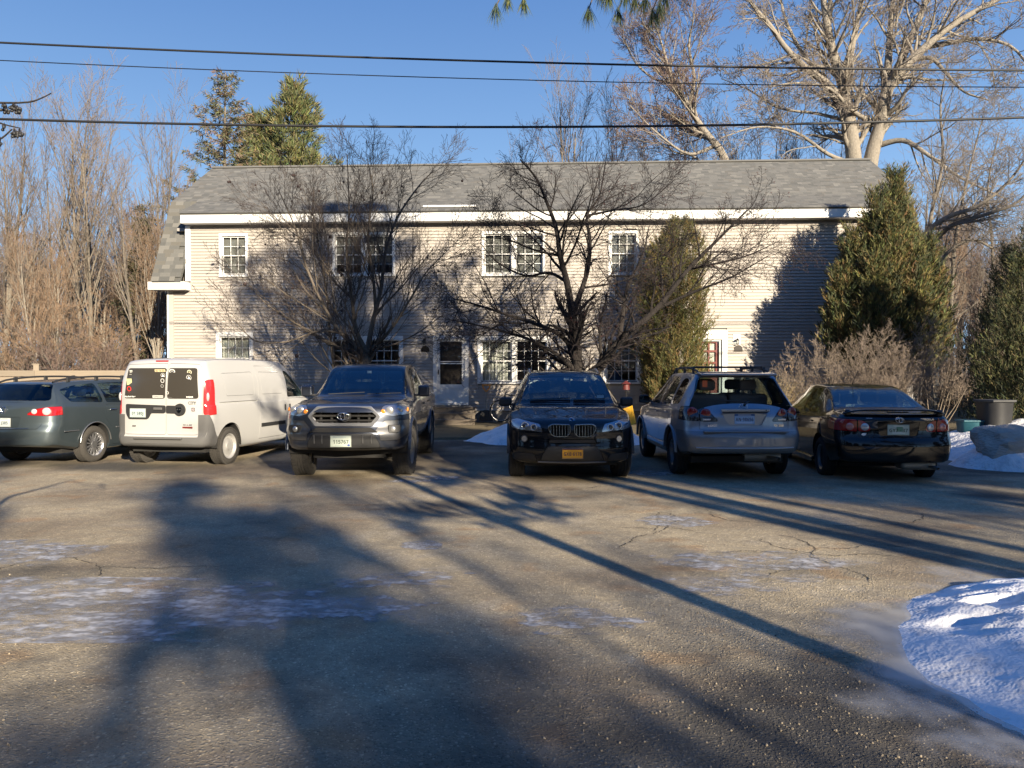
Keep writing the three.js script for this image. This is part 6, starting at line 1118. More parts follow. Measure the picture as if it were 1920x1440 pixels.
{ // crabapple in the middle, dark and wide
  const D = 19.6, O = at(1085, 770, D); O.y = 0;
  const limbs = [
    { p: [[1086, 818], [1085, 740], [1083, 690], [1078, 640], [1072, 585]], d: D, r0: 0.17, r1: 0.12 },
    { p: [[1072, 585], [1063, 530], [1050, 480], [1043, 430], [1025, 380], [1005, 335], [975, 300]], d: D, r0: 0.10, r1: 0.018, dz: 0.6 },
    { p: [[1074, 590], [1088, 550], [1102, 505], [1106, 450], [1100, 405], [1122, 372], [1135, 305]], d: D, r0: 0.085, r1: 0.015, dz: -0.7 },
    { p: [[1095, 815], [1108, 740], [1122, 690], [1162, 640], [1230, 580], [1290, 505], [1345, 450], [1400, 395]], d: D, r0: 0.15, r1: 0.02, dz: 0.9 },
    { p: [[1160, 642], [1168, 590], [1176, 540], [1205, 480], [1215, 430]], d: D - 0.2, r0: 0.075, r1: 0.015, dz: -0.8 },
    { p: [[1078, 655], [1045, 625], [1000, 606], [950, 590], [895, 572], [850, 560]], d: D, r0: 0.075, r1: 0.014, dz: 1.2 },
    { p: [[1080, 690], [1040, 672], [1000, 640], [955, 625], [905, 612], [845, 600]], d: D, r0: 0.065, r1: 0.012, dz: -1.0 },
    { p: [[1062, 528], [1030, 512], [985, 517], [930, 490], [900, 455]], d: D, r0: 0.05, r1: 0.010, dz: -1.2 },
    { p: [[1230, 580], [1300, 548], [1370, 520], [1440, 480]], d: D - 0.4, r0: 0.05, r1: 0.010, dz: 0.9 },
    { p: [[1290, 505], [1340, 495], [1400, 480], [1455, 455]], d: D - 0.5, r0: 0.04, r1: 0.010, dz: -0.6 },
    { p: [[1100, 405], [1150, 395], [1205, 385], [1262, 340]], d: D, r0: 0.035, r1: 0.008, dz: 0.8 },
    { p: [[1050, 480], [1005, 470], [950, 450], [895, 445]], d: D, r0: 0.04, r1: 0.008, dz: 1.0 },
    { p: [[1190, 612], [1180, 580], [1150, 560], [1115, 545]], d: D, r0: 0.035, r1: 0.008, dz: 1.3 },
  ];
  const o = { minR: 0.0034, split: 2, tips: [], levels: [{}, { n: 4.0, perM: 1, ang: 0.8, len: 1.75, abs: 1, wob: 0.36, up: 0.02, seg: 8, sides: 5, t0: 0.18, r: 0.5 }, { n: 8, ang: 0.75, len: 0.52, wob: 0.38, up: 0.0, seg: 5, sides: 3, t0: 0.1, r: 0.5 }, { n: 5.5, ang: 0.75, len: 0.52, wob: 0.42, up: 0.0, seg: 3, sides: 3, t0: 0.1, r: 0.6 }, { n: 1.3, ang: 0.8, len: 0.55, wob: 0.4, up: 0, seg: 2, sides: 3, r: 0.8, t0: 0.2 }] };
  const t = bareTree('crabapple_tree', 'dark bare crabapple tree with wide tangled branches behind the black vehicle', [O.x, 0, O.z], 0, 1, limbTree(limbs, o, 11, V(O.x, 0, O.z)), M.barkDark, M.twigDark);
  fruits(t, o.tips, 1100, 0.009, std(0.10, 0.02, 0.018, 0.7), 13);
}
{ // the slimmer tree left of it, upright stems from a low fork
  const D = 20.4, O = at(690, 770, D); O.y = 0;
  const limbs = [
    { p: [[690, 815], [688, 740], [686, 690], [688, 662]], d: D, r0: 0.16, r1: 0.12 },
    { p: [[688, 662], [668, 620], [660, 560], [650, 480], [655, 400], [652, 290]], d: D, r0: 0.075, r1: 0.010, dz: 0.4 },
    { p: [[688, 662], [700, 600], [715, 540], [722, 480], [745, 410], [790, 345], [815, 320]], d: D, r0: 0.08, r1: 0.012, dz: -0.6 },
    { p: [[686, 665], [640, 625], [605, 570], [575, 500], [555, 430], [520, 350]], d: D, r0: 0.065, r1: 0.010, dz: 0.8 },
    { p: [[690, 660], [735, 615], [770, 560], [800, 510], [835, 475]], d: D, r0: 0.05, r1: 0.010, dz: 0.9 },
    { p: [[686, 668], [620, 645], [560, 610], [500, 570], [455, 520]], d: D, r0: 0.055, r1: 0.010, dz: -0.8 },
    { p: [[660, 560], [620, 520], [580, 460], [540, 430], [490, 380]], d: D, r0: 0.035, r1: 0.008, dz: -0.9 },
    { p: [[705, 580], [700, 520], [690, 440], [700, 360], [690, 300]], d: D, r0: 0.05, r1: 0.009, dz: 0.7 },
    { p: [[640, 625], [600, 620], [540, 640], [480, 640], [440, 600]], d: D, r0: 0.035, r1: 0.008, dz: 1.2 },
    { p: [[690, 655], [740, 645], [790, 620], [830, 590]], d: D, r0: 0.035, r1: 0.008, dz: -1.2 },
    { p: [[640, 815], [630, 720], [620, 640], [612, 545], [600, 470], [585, 390]], d: D + 0.6, r0: 0.06, r1: 0.012 },
  ];
  const o = { minR: 0.0034, split: 2, tips: [], levels: [{}, { n: 4.0, perM: 1, ang: 0.55, len: 1.9, abs: 1, wob: 0.2, up: 0.04, seg: 8, sides: 5, t0: 0.15, r: 0.45 }, { n: 7, ang: 0.55, len: 0.55, wob: 0.25, up: 0.02, seg: 5, sides: 3, t0: 0.1, r: 0.5 }, { n: 5, ang: 0.6, len: 0.52, wob: 0.3, up: 0.01, seg: 3, sides: 3, t0: 0.1, r: 0.6 }, { n: 1, ang: 0.6, len: 0.5, wob: 0.4, up: 0, seg: 2, sides: 3, r: 0.8, t0: 0.2 }] };
  const t = bareTree('apple_tree', 'bare grey apple tree with upright stems and dark shrivelled fruit behind the pickup', [O.x, 0, O.z], 0, 1, limbTree(limbs, o, 23, V(O.x, 0, O.z)), M.barkMid, twig(0.060, 0.046, 0.040));
  fruits(t, o.tips, 46, 0.036, std(0.035, 0.02, 0.018, 0.8), 29);
}
{ // big spreading tree behind the right end of the house
  const D = 37, O = at(1612, 742, D); O.y = 0;
  const limbs = [
    { p: [[1604, 760], [1602, 520], [1600, 330], [1597, 285], [1590, 230], [1580, 170], [1562, 115], [1548, 55], [1540, 0], [1530, -90]], d: D, r0: 0.55, r1: 0.10, dz: 0.8 },
    { p: [[1622, 760], [1624, 520], [1626, 340], [1634, 285], [1650, 228], [1657, 180], [1682, 140], [1722, 100], [1765, 62], [1830, 22], [1895, -12]], d: D, r0: 0.50, r1: 0.09, dz: 1.4 },
    { p: [[1655, 190], [1662, 120], [1665, 60], [1670, 0], [1672, -90]], d: D, r0: 0.24, r1: 0.08, dz: -1.0 },
    { p: [[1668, 158], [1700, 85], [1722, 30], [1745, -30], [1760, -90]], d: D, r0: 0.22, r1: 0.06, dz: -0.6 },
    { p: [[1594, 250], [1572, 190], [1548, 160], [1510, 132], [1470, 92], [1440, 50], [1405, 8], [1390, -40]], d: D, r0: 0.25, r1: 0.06, dz: 2.0 },
    { p: [[1580, 170], [1592, 105], [1602, 50], [1612, 0], [1610, -70]], d: D, r0: 0.20, r1: 0.06, dz: 1.0 },
    { p: [[1650, 235], [1615, 222], [1590, 205], [1555, 170], [1500, 158], [1440, 165]], d: D, r0: 0.14, r1: 0.03, dz: 2.5 },
    { p: [[1735, 90], [1775, 84], [1830, 76], [1890, 90], [1930, 135]], d: D, r0: 0.16, r1: 0.04, dz: 2.0 },
    { p: [[1700, 118], [1740, 112], [1770, 140], [1805, 175], [1850, 190]], d: D, r0: 0.13, r1: 0.03, dz: 2.5 },
    { p: [[1640, 275], [1690, 265], [1735, 290], [1800, 335], [1880, 372]], d: D, r0: 0.16, r1: 0.03, dz: 3.0 },
    { p: [[1600, 310], [1550, 290], [1490, 250], [1420, 240], [1350, 260]], d: D, r0: 0.12, r1: 0.02, dz: 2.5 },
    { p: [[1548, 160], [1500, 100], [1470, 40], [1455, -30]], d: D, r0: 0.14, r1: 0.04, dz: -1.0 },
    { p: [[1590, 230], [1530, 215], [1460, 205], [1400, 170], [1350, 150]], d: D, r0: 0.10, r1: 0.02, dz: -2.0 },
  ];
  const o = { minR: 0.008, split: 3, tips: [], levels: [{}, { n: 1.7, perM: 1, ang: 0.75, len: 2.8, abs: 1, wob: 0.4, up: 0.03, seg: 7, sides: 5, t0: 0.3, r: 0.42 }, { n: 6, ang: 0.75, len: 0.55, wob: 0.45, up: 0.0, seg: 5, sides: 4, t0: 0.15, r: 0.5 }, { n: 6, ang: 0.8, len: 0.52, wob: 0.45, up: 0.01, seg: 3, sides: 3, t0: 0.15, r: 0.55 }, { n: 3, ang: 0.8, len: 0.5, wob: 0.5, up: 0, seg: 2, sides: 3, r: 0.7, t0: 0.2 }] };
  bareTree('shade_tree', 'huge old bare tree with twin pale trunks rising behind the house roof', [O.x, 0, O.z], 0, 1, limbTree(limbs, o, 37, V(O.x, 0, O.z)), M.barkPale, M.twigPale);
}
{ // leaning tree further left behind the roof
  const D = 36, O = at(1390, 742, D); O.y = 0;
  const limbs = [
    { p: [[1400, 760], [1385, 500], [1358, 300], [1320, 248], [1290, 205], [1262, 160], [1245, 105], [1228, 50]], d: D, r0: 0.28, r1: 0.03, dz: 0.5 },
    { p: [[1290, 205], [1300, 150], [1290, 90], [1300, 30]], d: D, r0: 0.12, r1: 0.03, dz: 0.8 },
    { p: [[1340, 275], [1290, 290], [1230, 250], [1180, 200]], d: D, r0: 0.10, r1: 0.02, dz: 1.5 },
    { p: [[1262, 160], [1225, 150], [1190, 120], [1165, 70]], d: D, r0: 0.08, r1: 0.02, dz: -0.8 },
    { p: [[1375, 400], [1330, 330], [1300, 295], [1260, 285], [1200, 240]], d: D, r0: 0.10, r1: 0.02, dz: -1.5 },
  ];
  const o = { minR: 0.008, split: 3, tips: [], levels: [{}, { n: 1.9, perM: 1, ang: 0.6, len: 2.6, abs: 1, wob: 0.25, up: 0.06, seg: 6, sides: 5, t0: 0.35, r: 0.42 }, { n: 6, ang: 0.6, len: 0.6, wob: 0.3, up: 0.03, seg: 4, sides: 4, t0: 0.15, r: 0.5 }, { n: 6, ang: 0.7, len: 0.55, wob: 0.35, up: 0.02, seg: 3, sides: 3, t0: 0.15, r: 0.55 }, { n: 3, ang: 0.7, len: 0.5, wob: 0.4, up: 0, seg: 2, sides: 3, r: 0.7, t0: 0.2 }] };
  bareTree('leaning_tree', 'slender bare tree leaning left above the middle of the house roof', [O.x, 0, O.z], 0, 1, limbTree(limbs, o, 41, V(O.x, 0, O.z)), M.barkPale, M.twigRed);
}
{ // tree right of the juniper with long arching limbs
  const D = 29, O = at(1735, 742, D); O.y = 0;
  const limbs = [
    { p: [[1740, 775], [1738, 640], [1728, 520], [1735, 440], [1775, 408], [1830, 388], [1885, 345], [1930, 285]], d: D, r0: 0.20, r1: 0.03, dz: 1.5 },
    { p: [[1730, 480], [1780, 425], [1850, 402], [1905, 380], [1950, 330]], d: D, r0: 0.11, r1: 0.03, dz: 2.0 },
    { p: [[1732, 560], [1770, 480], [1820, 450], [1870, 470], [1930, 480]], d: D, r0: 0.09, r1: 0.02, dz: -1.0 },
    { p: [[1728, 520], [1745, 400], [1765, 300], [1760, 200], [1775, 110]], d: D, r0: 0.10, r1: 0.02, dz: -1.5 },
    { p: [[1785, 775], [1782, 600], [1790, 450], [1815, 320], [1840, 220]], d: D + 2, r0: 0.12, r1: 0.02, dz: 0.5 },
    { p: [[1860, 775], [1855, 620], [1860, 480], [1850, 350], [1870, 250]], d: D + 3, r0: 0.10, r1: 0.02, dz: 0.5 },
  ];
  const o = { minR: 0.005, split: 3, tips: [], levels: [{}, { n: 1.9, perM: 1, ang: 0.7, len: 2.2, abs: 1, wob: 0.35, up: 0.03, seg: 6, sides: 4, t0: 0.2, r: 0.42 }, { n: 6, ang: 0.7, len: 0.6, wob: 0.4, up: 0.02, seg: 4, sides: 3, t0: 0.15, r: 0.5 }, { n: 5, ang: 0.75, len: 0.55, wob: 0.4, up: 0.01, seg: 3, sides: 3, t0: 0.15, r: 0.55 }, { n: 2, ang: 0.8, len: 0.5, wob: 0.5, up: 0, seg: 2, sides: 3, r: 0.7, t0: 0.2 }] };
  bareTree('arching_tree', 'bare tree with long dark limbs arching right beyond the juniper', [O.x, 0, O.z], 0, 1, limbTree(limbs, o, 43, V(O.x, 0, O.z)), M.barkGrey, M.twigPale);
}
// prototypes for the woods
function woodProto(seed, h, kind) {
  return (big, small) => {
    const R = rngOf(seed), up = kind === 'upright', brushy = kind === 'brush' || kind === 'thicket', thick = kind === 'thicket';
    const o = { minR: thick ? 0.003 : brushy ? 0.005 : 0.008, split: 2, levels: [
      { n: 1, seg: brushy ? 6 : 9, sides: brushy ? 4 : 7, wob: brushy ? 0.3 : 0.10, up: 0.05, end: 0.22 },
      { n: thick ? 11 : brushy ? 8 : up ? 17 : 20, ang: up ? 0.38 : brushy ? 0.65 : 0.72, len: up ? 0.44 : 0.38, wob: 0.22, up: up ? 0.10 : 0.05, seg: brushy ? 4 : 6, sides: brushy ? 3 : 5, t0: up ? 0.25 : 0.32, r: 0.42 },
      { n: brushy ? 6 : 7, ang: up ? 0.4 : 0.65, len: 0.42, wob: 0.3, up: 0.05, seg: brushy ? 3 : 4, sides: 3, t0: 0.2, r: 0.5 },
      { n: thick ? 6 : brushy ? 4 : 6, ang: 0.6, len: 0.5, wob: 0.35, up: 0.03, seg: 2, sides: 3, t0: 0.15, r: 0.55 }] };
    if (!brushy && !up) o.levels.push({ n: 3, ang: 0.6, len: 0.5, wob: 0.4, up: 0.02, seg: 2, sides: 3, t0: 0.2, r: 0.8 });
    const stems = thick ? 11 : brushy ? 9 : up ? 3 : 1;
    for (let s = 0; s < stems; s++) {
      const a = R() * 6.28, sp = brushy ? 0.35 + R() * 0.5 : up ? 0.10 : 0;
      growBranch(big, small, V(Math.cos(a) * (brushy ? 0.35 : 0.25) * (stems > 1 ? 1 : 0), -0.05, Math.sin(a) * (brushy ? 0.35 : 0.25) * (stems > 1 ? 1 : 0)), V(Math.cos(a) * sp, 1, Math.sin(a) * sp).normalize(), h * (0.75 + R() * 0.35), brushy ? 0.022 : h * 0.011, 0, o, R);
    }
  };
}
const protoDefs = [['woodland_tree', 61, 15, 'upright', M.barkGrey, M.twigGrey], ['woodland_tree', 62, 13, 'wide', M.barkMid, M.twigRed], ['woodland_tree', 63, 14, 'upright', M.barkPale, M.twigTan], ['woodland_tree', 64, 12, 'wide', M.barkGrey, M.twigPale]];
const brushDefs = [['brush_shrub', 71, 3.4, 'brush', M.barkMid, M.twigTan], ['brush_shrub', 72, 2.6, 'brush', M.barkGrey, M.twigRed]];
const geoCache = {};
function plant(def, x, d, s, turn, label, group, cat = 'tree', y = 0) {
  const key = def[1]; let c = geoCache[key];
  if (!c) { const big = new Sink(), small = new Sink(); woodProto(def[1], def[2], def[3])(big, small); c = geoCache[key] = { big: big.geo(), small: small.geo() }; }
  const t = thing(def[0], label, cat, [x, y, -d], turn, group); t.scale.set(s * 0.95, s, s * 0.95); obj('trunk', c.big, def[4], t); obj('crown', c.small, def[5], t); return t;
}
const pxX = (px, d) => (px - 960) / 1442 * d;
{
  const R = rngOf(303);
  // left woods: near row of tall trees, then deeper
  plant(protoDefs[0], pxX(170, 34), 34, 0.80, 0.4, 'tall upright bare tree standing highest in the left woods', null);
  plant(protoDefs[2], pxX(222, 37), 37, 0.74, 1.9, 'slim bare tree just right of the tallest one in the left woods', null);
  const L1 = 'bare tree among the crowded woods left of the house', G1 = 'bare trees in the left woods';
  for (let k = 0; k < 34; k++) { const d = 29 + R() * 36, px = -120 + (k + R()) / 34 * 470, def = protoDefs[Math.floor(R() * 4)]; plant(def, pxX(px, d), d, (0.52 + R() * 0.26) * (0.75 + d / 150), R() * 6, L1, G1); }
  const L2 = 'bare tree in the woods behind the right end of the house', G2 = 'bare trees in the right woods';
  for (let k = 0; k < 22; k++) { const d = 32 + R() * 28, px = 1690 + (k + R()) / 22 * 330, def = protoDefs[Math.floor(R() * 4)]; plant(def, pxX(px, d), d, (0.55 + R() * 0.30) * (0.75 + d / 150), R() * 6, L2, G2); }
  const L3 = 'bare reddish tree whose crown shows above the middle of the roof', G3 = 'bare crowns above the roof';
  for (let k = 0; k < 9; k++) { const d = 40 + R() * 10, px = 1090 + (k + R() * 0.8) / 9 * 470; plant(protoDefs[k % 2 ? 1 : 0], pxX(px, d), d, 0.86 + R() * 0.24, R() * 6, L3, G3); }
  for (let k = 0; k < 3; k++) { const d = 44, px = 700 + k * 85; plant(protoDefs[1], pxX(px, d), d, 0.92, R() * 6, 'low bare treetop just peeking over the roof ridge', 'treetops peeking over the ridge'); }
  // brush under the left woods, and right of the house
  const L4 = 'tan twiggy brush shrub at the edge of the left woods', G4 = 'brush shrubs along the left woods';
  for (let k = 0; k < 26; k++) { const d = 24 + R() * 18, px = -100 + (k + R()) / 26 * 380; plant(brushDefs[k % 2], pxX(px, d), d, 0.7 + R() * 0.75, R() * 6, L4, G4, 'shrub'); }
  const L5 = 'bare twiggy brush shrub in the woods right of the house', G5 = 'brush shrubs in the right woods';
  for (let k = 0; k < 14; k++) { const d = 27 + R() * 14, px = 1700 + (k + R()) / 14 * 280; plant(brushDefs[k % 2], pxX(px, d), d, 0.7 + R() * 0.6, R() * 6, L5, G5, 'shrub'); }
  // dense twiggy shrub in front of the house's right end
  plant(['forsythia_shrub', 81, 3.2, 'thicket', bark(0.22, 0.18, 0.14), twig(0.235, 0.185, 0.145)], pxX(1570, 19.3), 19.3, 0.80, 0.5, 'wide bare arching shrub in front of the big juniper', null, 'shrub');
  plant(['forsythia_shrub', 83, 3.2, 'thicket', bark(0.22, 0.18, 0.14), twig(0.235, 0.185, 0.145)], pxX(1622, 19.0), 19.0, 0.76, 3.5, 'bare arching shrub between two others in front of the big juniper', null, 'shrub');
  plant(['forsythia_shrub', 84, 3.0, 'thicket', bark(0.22, 0.18, 0.14), twig(0.235, 0.185, 0.145)], pxX(1740, 21.5), 21.5, 0.95, 1.5, 'bare shrub at the right foot of the big juniper', null, 'shrub');
  plant(['forsythia_shrub', 82, 3.2, 'thicket', bark(0.22, 0.18, 0.14), twig(0.25, 0.20, 0.15)], pxX(1680, 19.8), 19.8, 0.80, 2.2, 'bare arching shrub just right of the black sedan roof', null, 'shrub');
}
// ---------------------------------------------------------------- evergreens
M.foliage = new THREE.MeshPhysicalMaterial({ vertexColors: true, roughness: 0.85, side: THREE.DoubleSide, transmission: 0.12, thickness: 0 });
M.needles = new THREE.MeshStandardMaterial({ vertexColors: true, roughness: 0.7, side: THREE.DoubleSide });
const greenOf = (R, set) => { const c = set[Math.floor(R() * set.length)], v = 0.75 + R() * 0.5; return [c[0] * v, c[1] * v, c[2] * v]; };
const CEDAR = [[0.062, 0.072, 0.022], [0.098, 0.098, 0.028], [0.15, 0.132, 0.038], [0.042, 0.052, 0.018], [0.16, 0.115, 0.04]], THUJA = [[0.10, 0.097, 0.026], [0.135, 0.112, 0.03], [0.065, 0.07, 0.02], [0.15, 0.108, 0.034]], DARKG = [[0.022, 0.034, 0.014], [0.034, 0.046, 0.018], [0.05, 0.055, 0.02]], PINE = [[0.07, 0.082, 0.03], [0.105, 0.11, 0.04], [0.14, 0.132, 0.048]], DEADSP = [[0.17, 0.12, 0.07], [0.12, 0.105, 0.05], [0.08, 0.085, 0.04]];
// plumed evergreen (arborvitae, juniper): upright sprays filling a body of revolution
function plumed(name, label, pos, h, leaders, radiusAt, n, blades, set, seed, plume = 0.45, low = 0.1) {
  const R = rngOf(seed), s = new Sink(), b = new Sink(), t = thing(name, label, 'tree', pos);
  leaders.forEach(([lx, lz, lh, lr]) => {
    b.tube([V(lx * 0.2, 0, lz * 0.2), V(lx * 0.6, lh * 0.4, lz * 0.6), V(lx, lh * 0.92, lz)], [0.09, 0.06, 0.015], 7);
    const m = Math.round(n * lr * lr * lh / h);
    for (let i = 0; i < m; i++) {
      const u = Math.pow(R(), 0.8), y = low + u * (lh - low), a = R() * 2 * PI, lump = 0.55 + 0.85 * vnoise(a * 1.9 + 10, y * 1.7, seed), rr = radiusAt(y / lh) * lr * lump * (0.35 + 0.65 * Math.sqrt(R()));
      const cx = lx * sstep(0, 0.5, y / lh) + Math.cos(a) * rr, cz = lz * sstep(0, 0.5, y / lh) + Math.sin(a) * rr, L = plume * (0.6 + R() * 0.8) * (0.6 + 0.5 * (1 - u)), dx = Math.cos(a) * 0.55 + (R() - 0.5) * 0.5, dz = Math.sin(a) * 0.55 + (R() - 0.5) * 0.5, dy = 1, col = greenOf(R, set);
      for (let k = 0; k < blades; k++) { const f = k / blades, sp = 0.26 * (1 - f) + 0.05; s.blade(cx + dx * L * f * 0.9 + (R() - 0.5) * sp * L, y + dy * L * f * 0.9, cz + dz * L * f * 0.9 + (R() - 0.5) * sp * L, dx + (R() - 0.5) * 2.0, dy + (R() - 0.4) * 1.2, dz + (R() - 0.5) * 2.0, L * (0.16 + R() * 0.20), L * 0.045, R, col.map((c) => c * (0.8 + R() * 0.4))); }
    }
  });
  obj('trunk', b.geo(), M.barkMid, t); obj('foliage', s.geo(), M.foliage, t); return t;
}
{
  const O = at(1265, 0, 22.9); plumed('arborvitae', 'narrow upright arborvitae against the house wall beside the red door', [O.x, 0, O.z], 6.05, [[0.12, 0.0, 6.05, 1], [-0.26, 0.05, 5.6, 0.9]], (t) => 0.88 * Math.pow(Math.sin(Math.pow(clamp(1 - t, 0, 1), 0.62) * 2.2), 0.9), 2400, 26, THUJA, 501, 0.42, 0.15);
  const J = at(1655, 0, 22.2); plumed('juniper_tree', 'tall ragged dark green juniper in front of the right end of the house', [J.x, 0, J.z], 7.1, [[0.3, 0.11, 7.16, 0.48], [-0.32, 0.22, 6.61, 0.46], [0.67, -0.22, 6.2, 0.52], [-0.05, 0.54, 5.89, 0.52], [-0.86, 0.0, 5.58, 0.46], [1.1, 0.27, 5.28, 0.48], [0.49, 0.65, 4.98, 0.52], [-0.59, -0.54, 5.08, 0.48], [-1.3, 0.32, 4.47, 0.44], [1.46, -0.11, 4.37, 0.44], [-0.65, 0.7, 4.67, 0.48], [0.16, -0.65, 6.1, 0.48]], (t) => 1.05 * Math.pow(clamp(1 - t, 0, 1), 0.7) * sstep(0.12, 0.42, t) + 0.03, 3100, 28, CEDAR, 503, 0.64, 1.6);
  const K = at(1960, 0, 17.2); plumed('arborvitae', 'large dark evergreen cut off by the right edge above the bins', [K.x, 0, K.z], 5.3, [[0, 0, 5.3, 1.5], [-0.75, 0.3, 4.0, 1.15], [0.9, -0.3, 4.9, 1.3], [-0.3, -0.8, 4.4, 1.2]], (t) => 1.0 * Math.pow(clamp(1 - t, 0, 1), 0.7), 1000, 16, [[0.03, 0.04, 0.014], [0.045, 0.052, 0.017], [0.075, 0.075, 0.023], [0.09, 0.083, 0.027]], 505, 0.42, 0.1);
  const Q = at(1822, 0, 24); plumed('evergreen_bush', 'small rounded dark evergreen bush left of the bins', [Q.x, 0, Q.z], 2.5, [[0, 0, 2.5, 1]], (t) => 0.62 * Math.sin(clamp(1 - t, 0, 1) * 2.6), 500, 12, DARKG, 507, 0.34, 0.05);
}
// whorled conifer with needle tufts
function conifer(name, label, pos, o, seed, group) {
  const R = rngOf(seed), s = new Sink(), b = new Sink(), t = thing(name, label, 'tree', pos, 0, group), h = o.h;
  b.tube([V(0, 0, 0), V(o.lean * 0.4, h * 0.5, 0), V(o.lean, h, 0)], [o.r, o.r * 0.62, 0.02], 9);
  for (let y = o.clear; y < h * 0.985; y += o.step * (0.7 + R() * 0.6)) {
    const f = (y - o.clear) / (h - o.clear), reach = o.reach * o.shape(f), m = o.per + Math.floor(R() * 2), a0 = R() * 6.28;
    for (let k = 0; k < m; k++) {
      if (R() < (o.gap ?? 0) + (o.gapTop ?? 0) * f) continue;
      const a = a0 + k / m * 6.28 + (R() - 0.5) * 0.7, L = reach * (0.65 + R() * 0.5), pts = [], rs = [], tilt = o.tilt(f), n = 6; let x = o.lean * y / h, yy = y, z = 0, e = tilt;
      for (let i = 0; i <= n; i++) { pts.push(V(x, yy, z)); rs.push(lerp(o.r * 0.20 * (1 - f * 0.7), 0.008, i / n)); x += Math.cos(a) * Math.cos(e) * L / n; z += Math.sin(a) * Math.cos(e) * L / n; yy += Math.sin(e) * L / n; e += o.curve / n; }
      b.tube(pts, rs, 4);
      const tn = Math.max(3, Math.round(L * o.tufts));
      for (let q = 0; q < tn; q++) {
        const u = lerp(o.inner, 1, Math.pow((q + R()) / tn, 0.8)), fi = Math.min(n - 0.01, u * n), i = Math.floor(fi), c = pts[i].clone().lerp(pts[i + 1], fi - i), sp = o.spread * (1.15 - u * 0.7); c.x += (R() - 0.5) * sp * 2; c.z += (R() - 0.5) * sp * 2; c.y += (R() - 0.45) * sp * 0.7;
        const col = greenOf(R, o.set), ux = Math.cos(a) * 0.6, uz = Math.sin(a) * 0.6;
        for (let w = 0; w < o.blades; w++) s.blade(c.x + (R() - 0.5) * o.size * 0.5, c.y + (R() - 0.5) * o.size * 0.4, c.z + (R() - 0.5) * o.size * 0.5, ux + (R() - 0.5) * 2, o.lift + (R() - 0.5) * 1.6, uz + (R() - 0.5) * 2, o.size * (0.6 + R() * 0.6), o.size * o.thin, R, col.map((v) => v * (0.8 + R() * 0.4)));
      }
    }
  }
  obj('trunk', b.geo(), o.bark ?? M.barkMid, t); obj('foliage', s.geo(), M.needles, t); return t;
}
{
  const P1 = at(545, 0, 45); conifer('white_pine', 'full green pine rising behind the left part of the roof', [P1.x, 0, P1.z], { h: 18.4, r: 0.3, lean: 0.3, clear: 7, step: 0.5, reach: 4.0, per: 6, tufts: 6.5, inner: 0.25, spread: 0.42, blades: 12, size: 0.48, thin: 0.11, lift: 1.0, set: PINE, shape: (f) => Math.pow(1 - f, 0.55) * (0.9 + 0.2 * Math.sin(f * 20)) + 0.04, tilt: (f) => 0.15 + 0.8 * f, curve: 0.5 }, 511);
  const P1b = at(495, 0, 47); conifer('white_pine', 'second green pine touching the full one on its left behind the roof', [P1b.x, 0, P1b.z], { h: 17.0, r: 0.28, lean: -0.2, clear: 7, step: 0.5, reach: 3.4, per: 6, tufts: 6.5, inner: 0.25, spread: 0.42, blades: 12, size: 0.48, thin: 0.11, lift: 1.0, set: PINE, shape: (f) => Math.pow(1 - f, 0.5) + 0.04, tilt: (f) => 0.2 + 0.8 * f, curve: 0.5 }, 512);
  const P2 = at(418, 0, 41); conifer('ailing_spruce', 'thin ragged half-dead spruce behind the left gable', [P2.x, 0, P2.z], { h: 17.6, r: 0.24, lean: 0.2, clear: 6, step: 0.42, reach: 3.6, per: 5, gap: 0.18, tufts: 6.5, inner: 0.2, spread: 0.25, blades: 10, size: 0.32, thin: 0.14, lift: -0.15, set: DEADSP, shape: (f) => Math.pow(1 - f, 0.8) + 0.10, tilt: (f) => 0.1 + 0.4 * f, curve: 0.15, bark: M.barkGrey }, 513);
}
{ const P3 = at(268, 0, 33); conifer('cedar_tree', 'brownish dark cedar beside the left end of the house', [P3.x, 0, P3.z], { h: 8.8, r: 0.14, lean: 0.1, clear: 0.5, step: 0.4, reach: 1.5, per: 5, gap: 0.2, tufts: 7, inner: 0.2, spread: 0.25, blades: 11, size: 0.34, thin: 0.14, lift: 0.3, set: [[0.07, 0.062, 0.026], [0.10, 0.08, 0.035], [0.05, 0.05, 0.02]], shape: (f) => Math.pow(1 - f, 0.6) * (0.8 + 0.3 * Math.sin(f * 14)) + 0.08, tilt: () => 0.1, curve: 0.3 }, 515); }
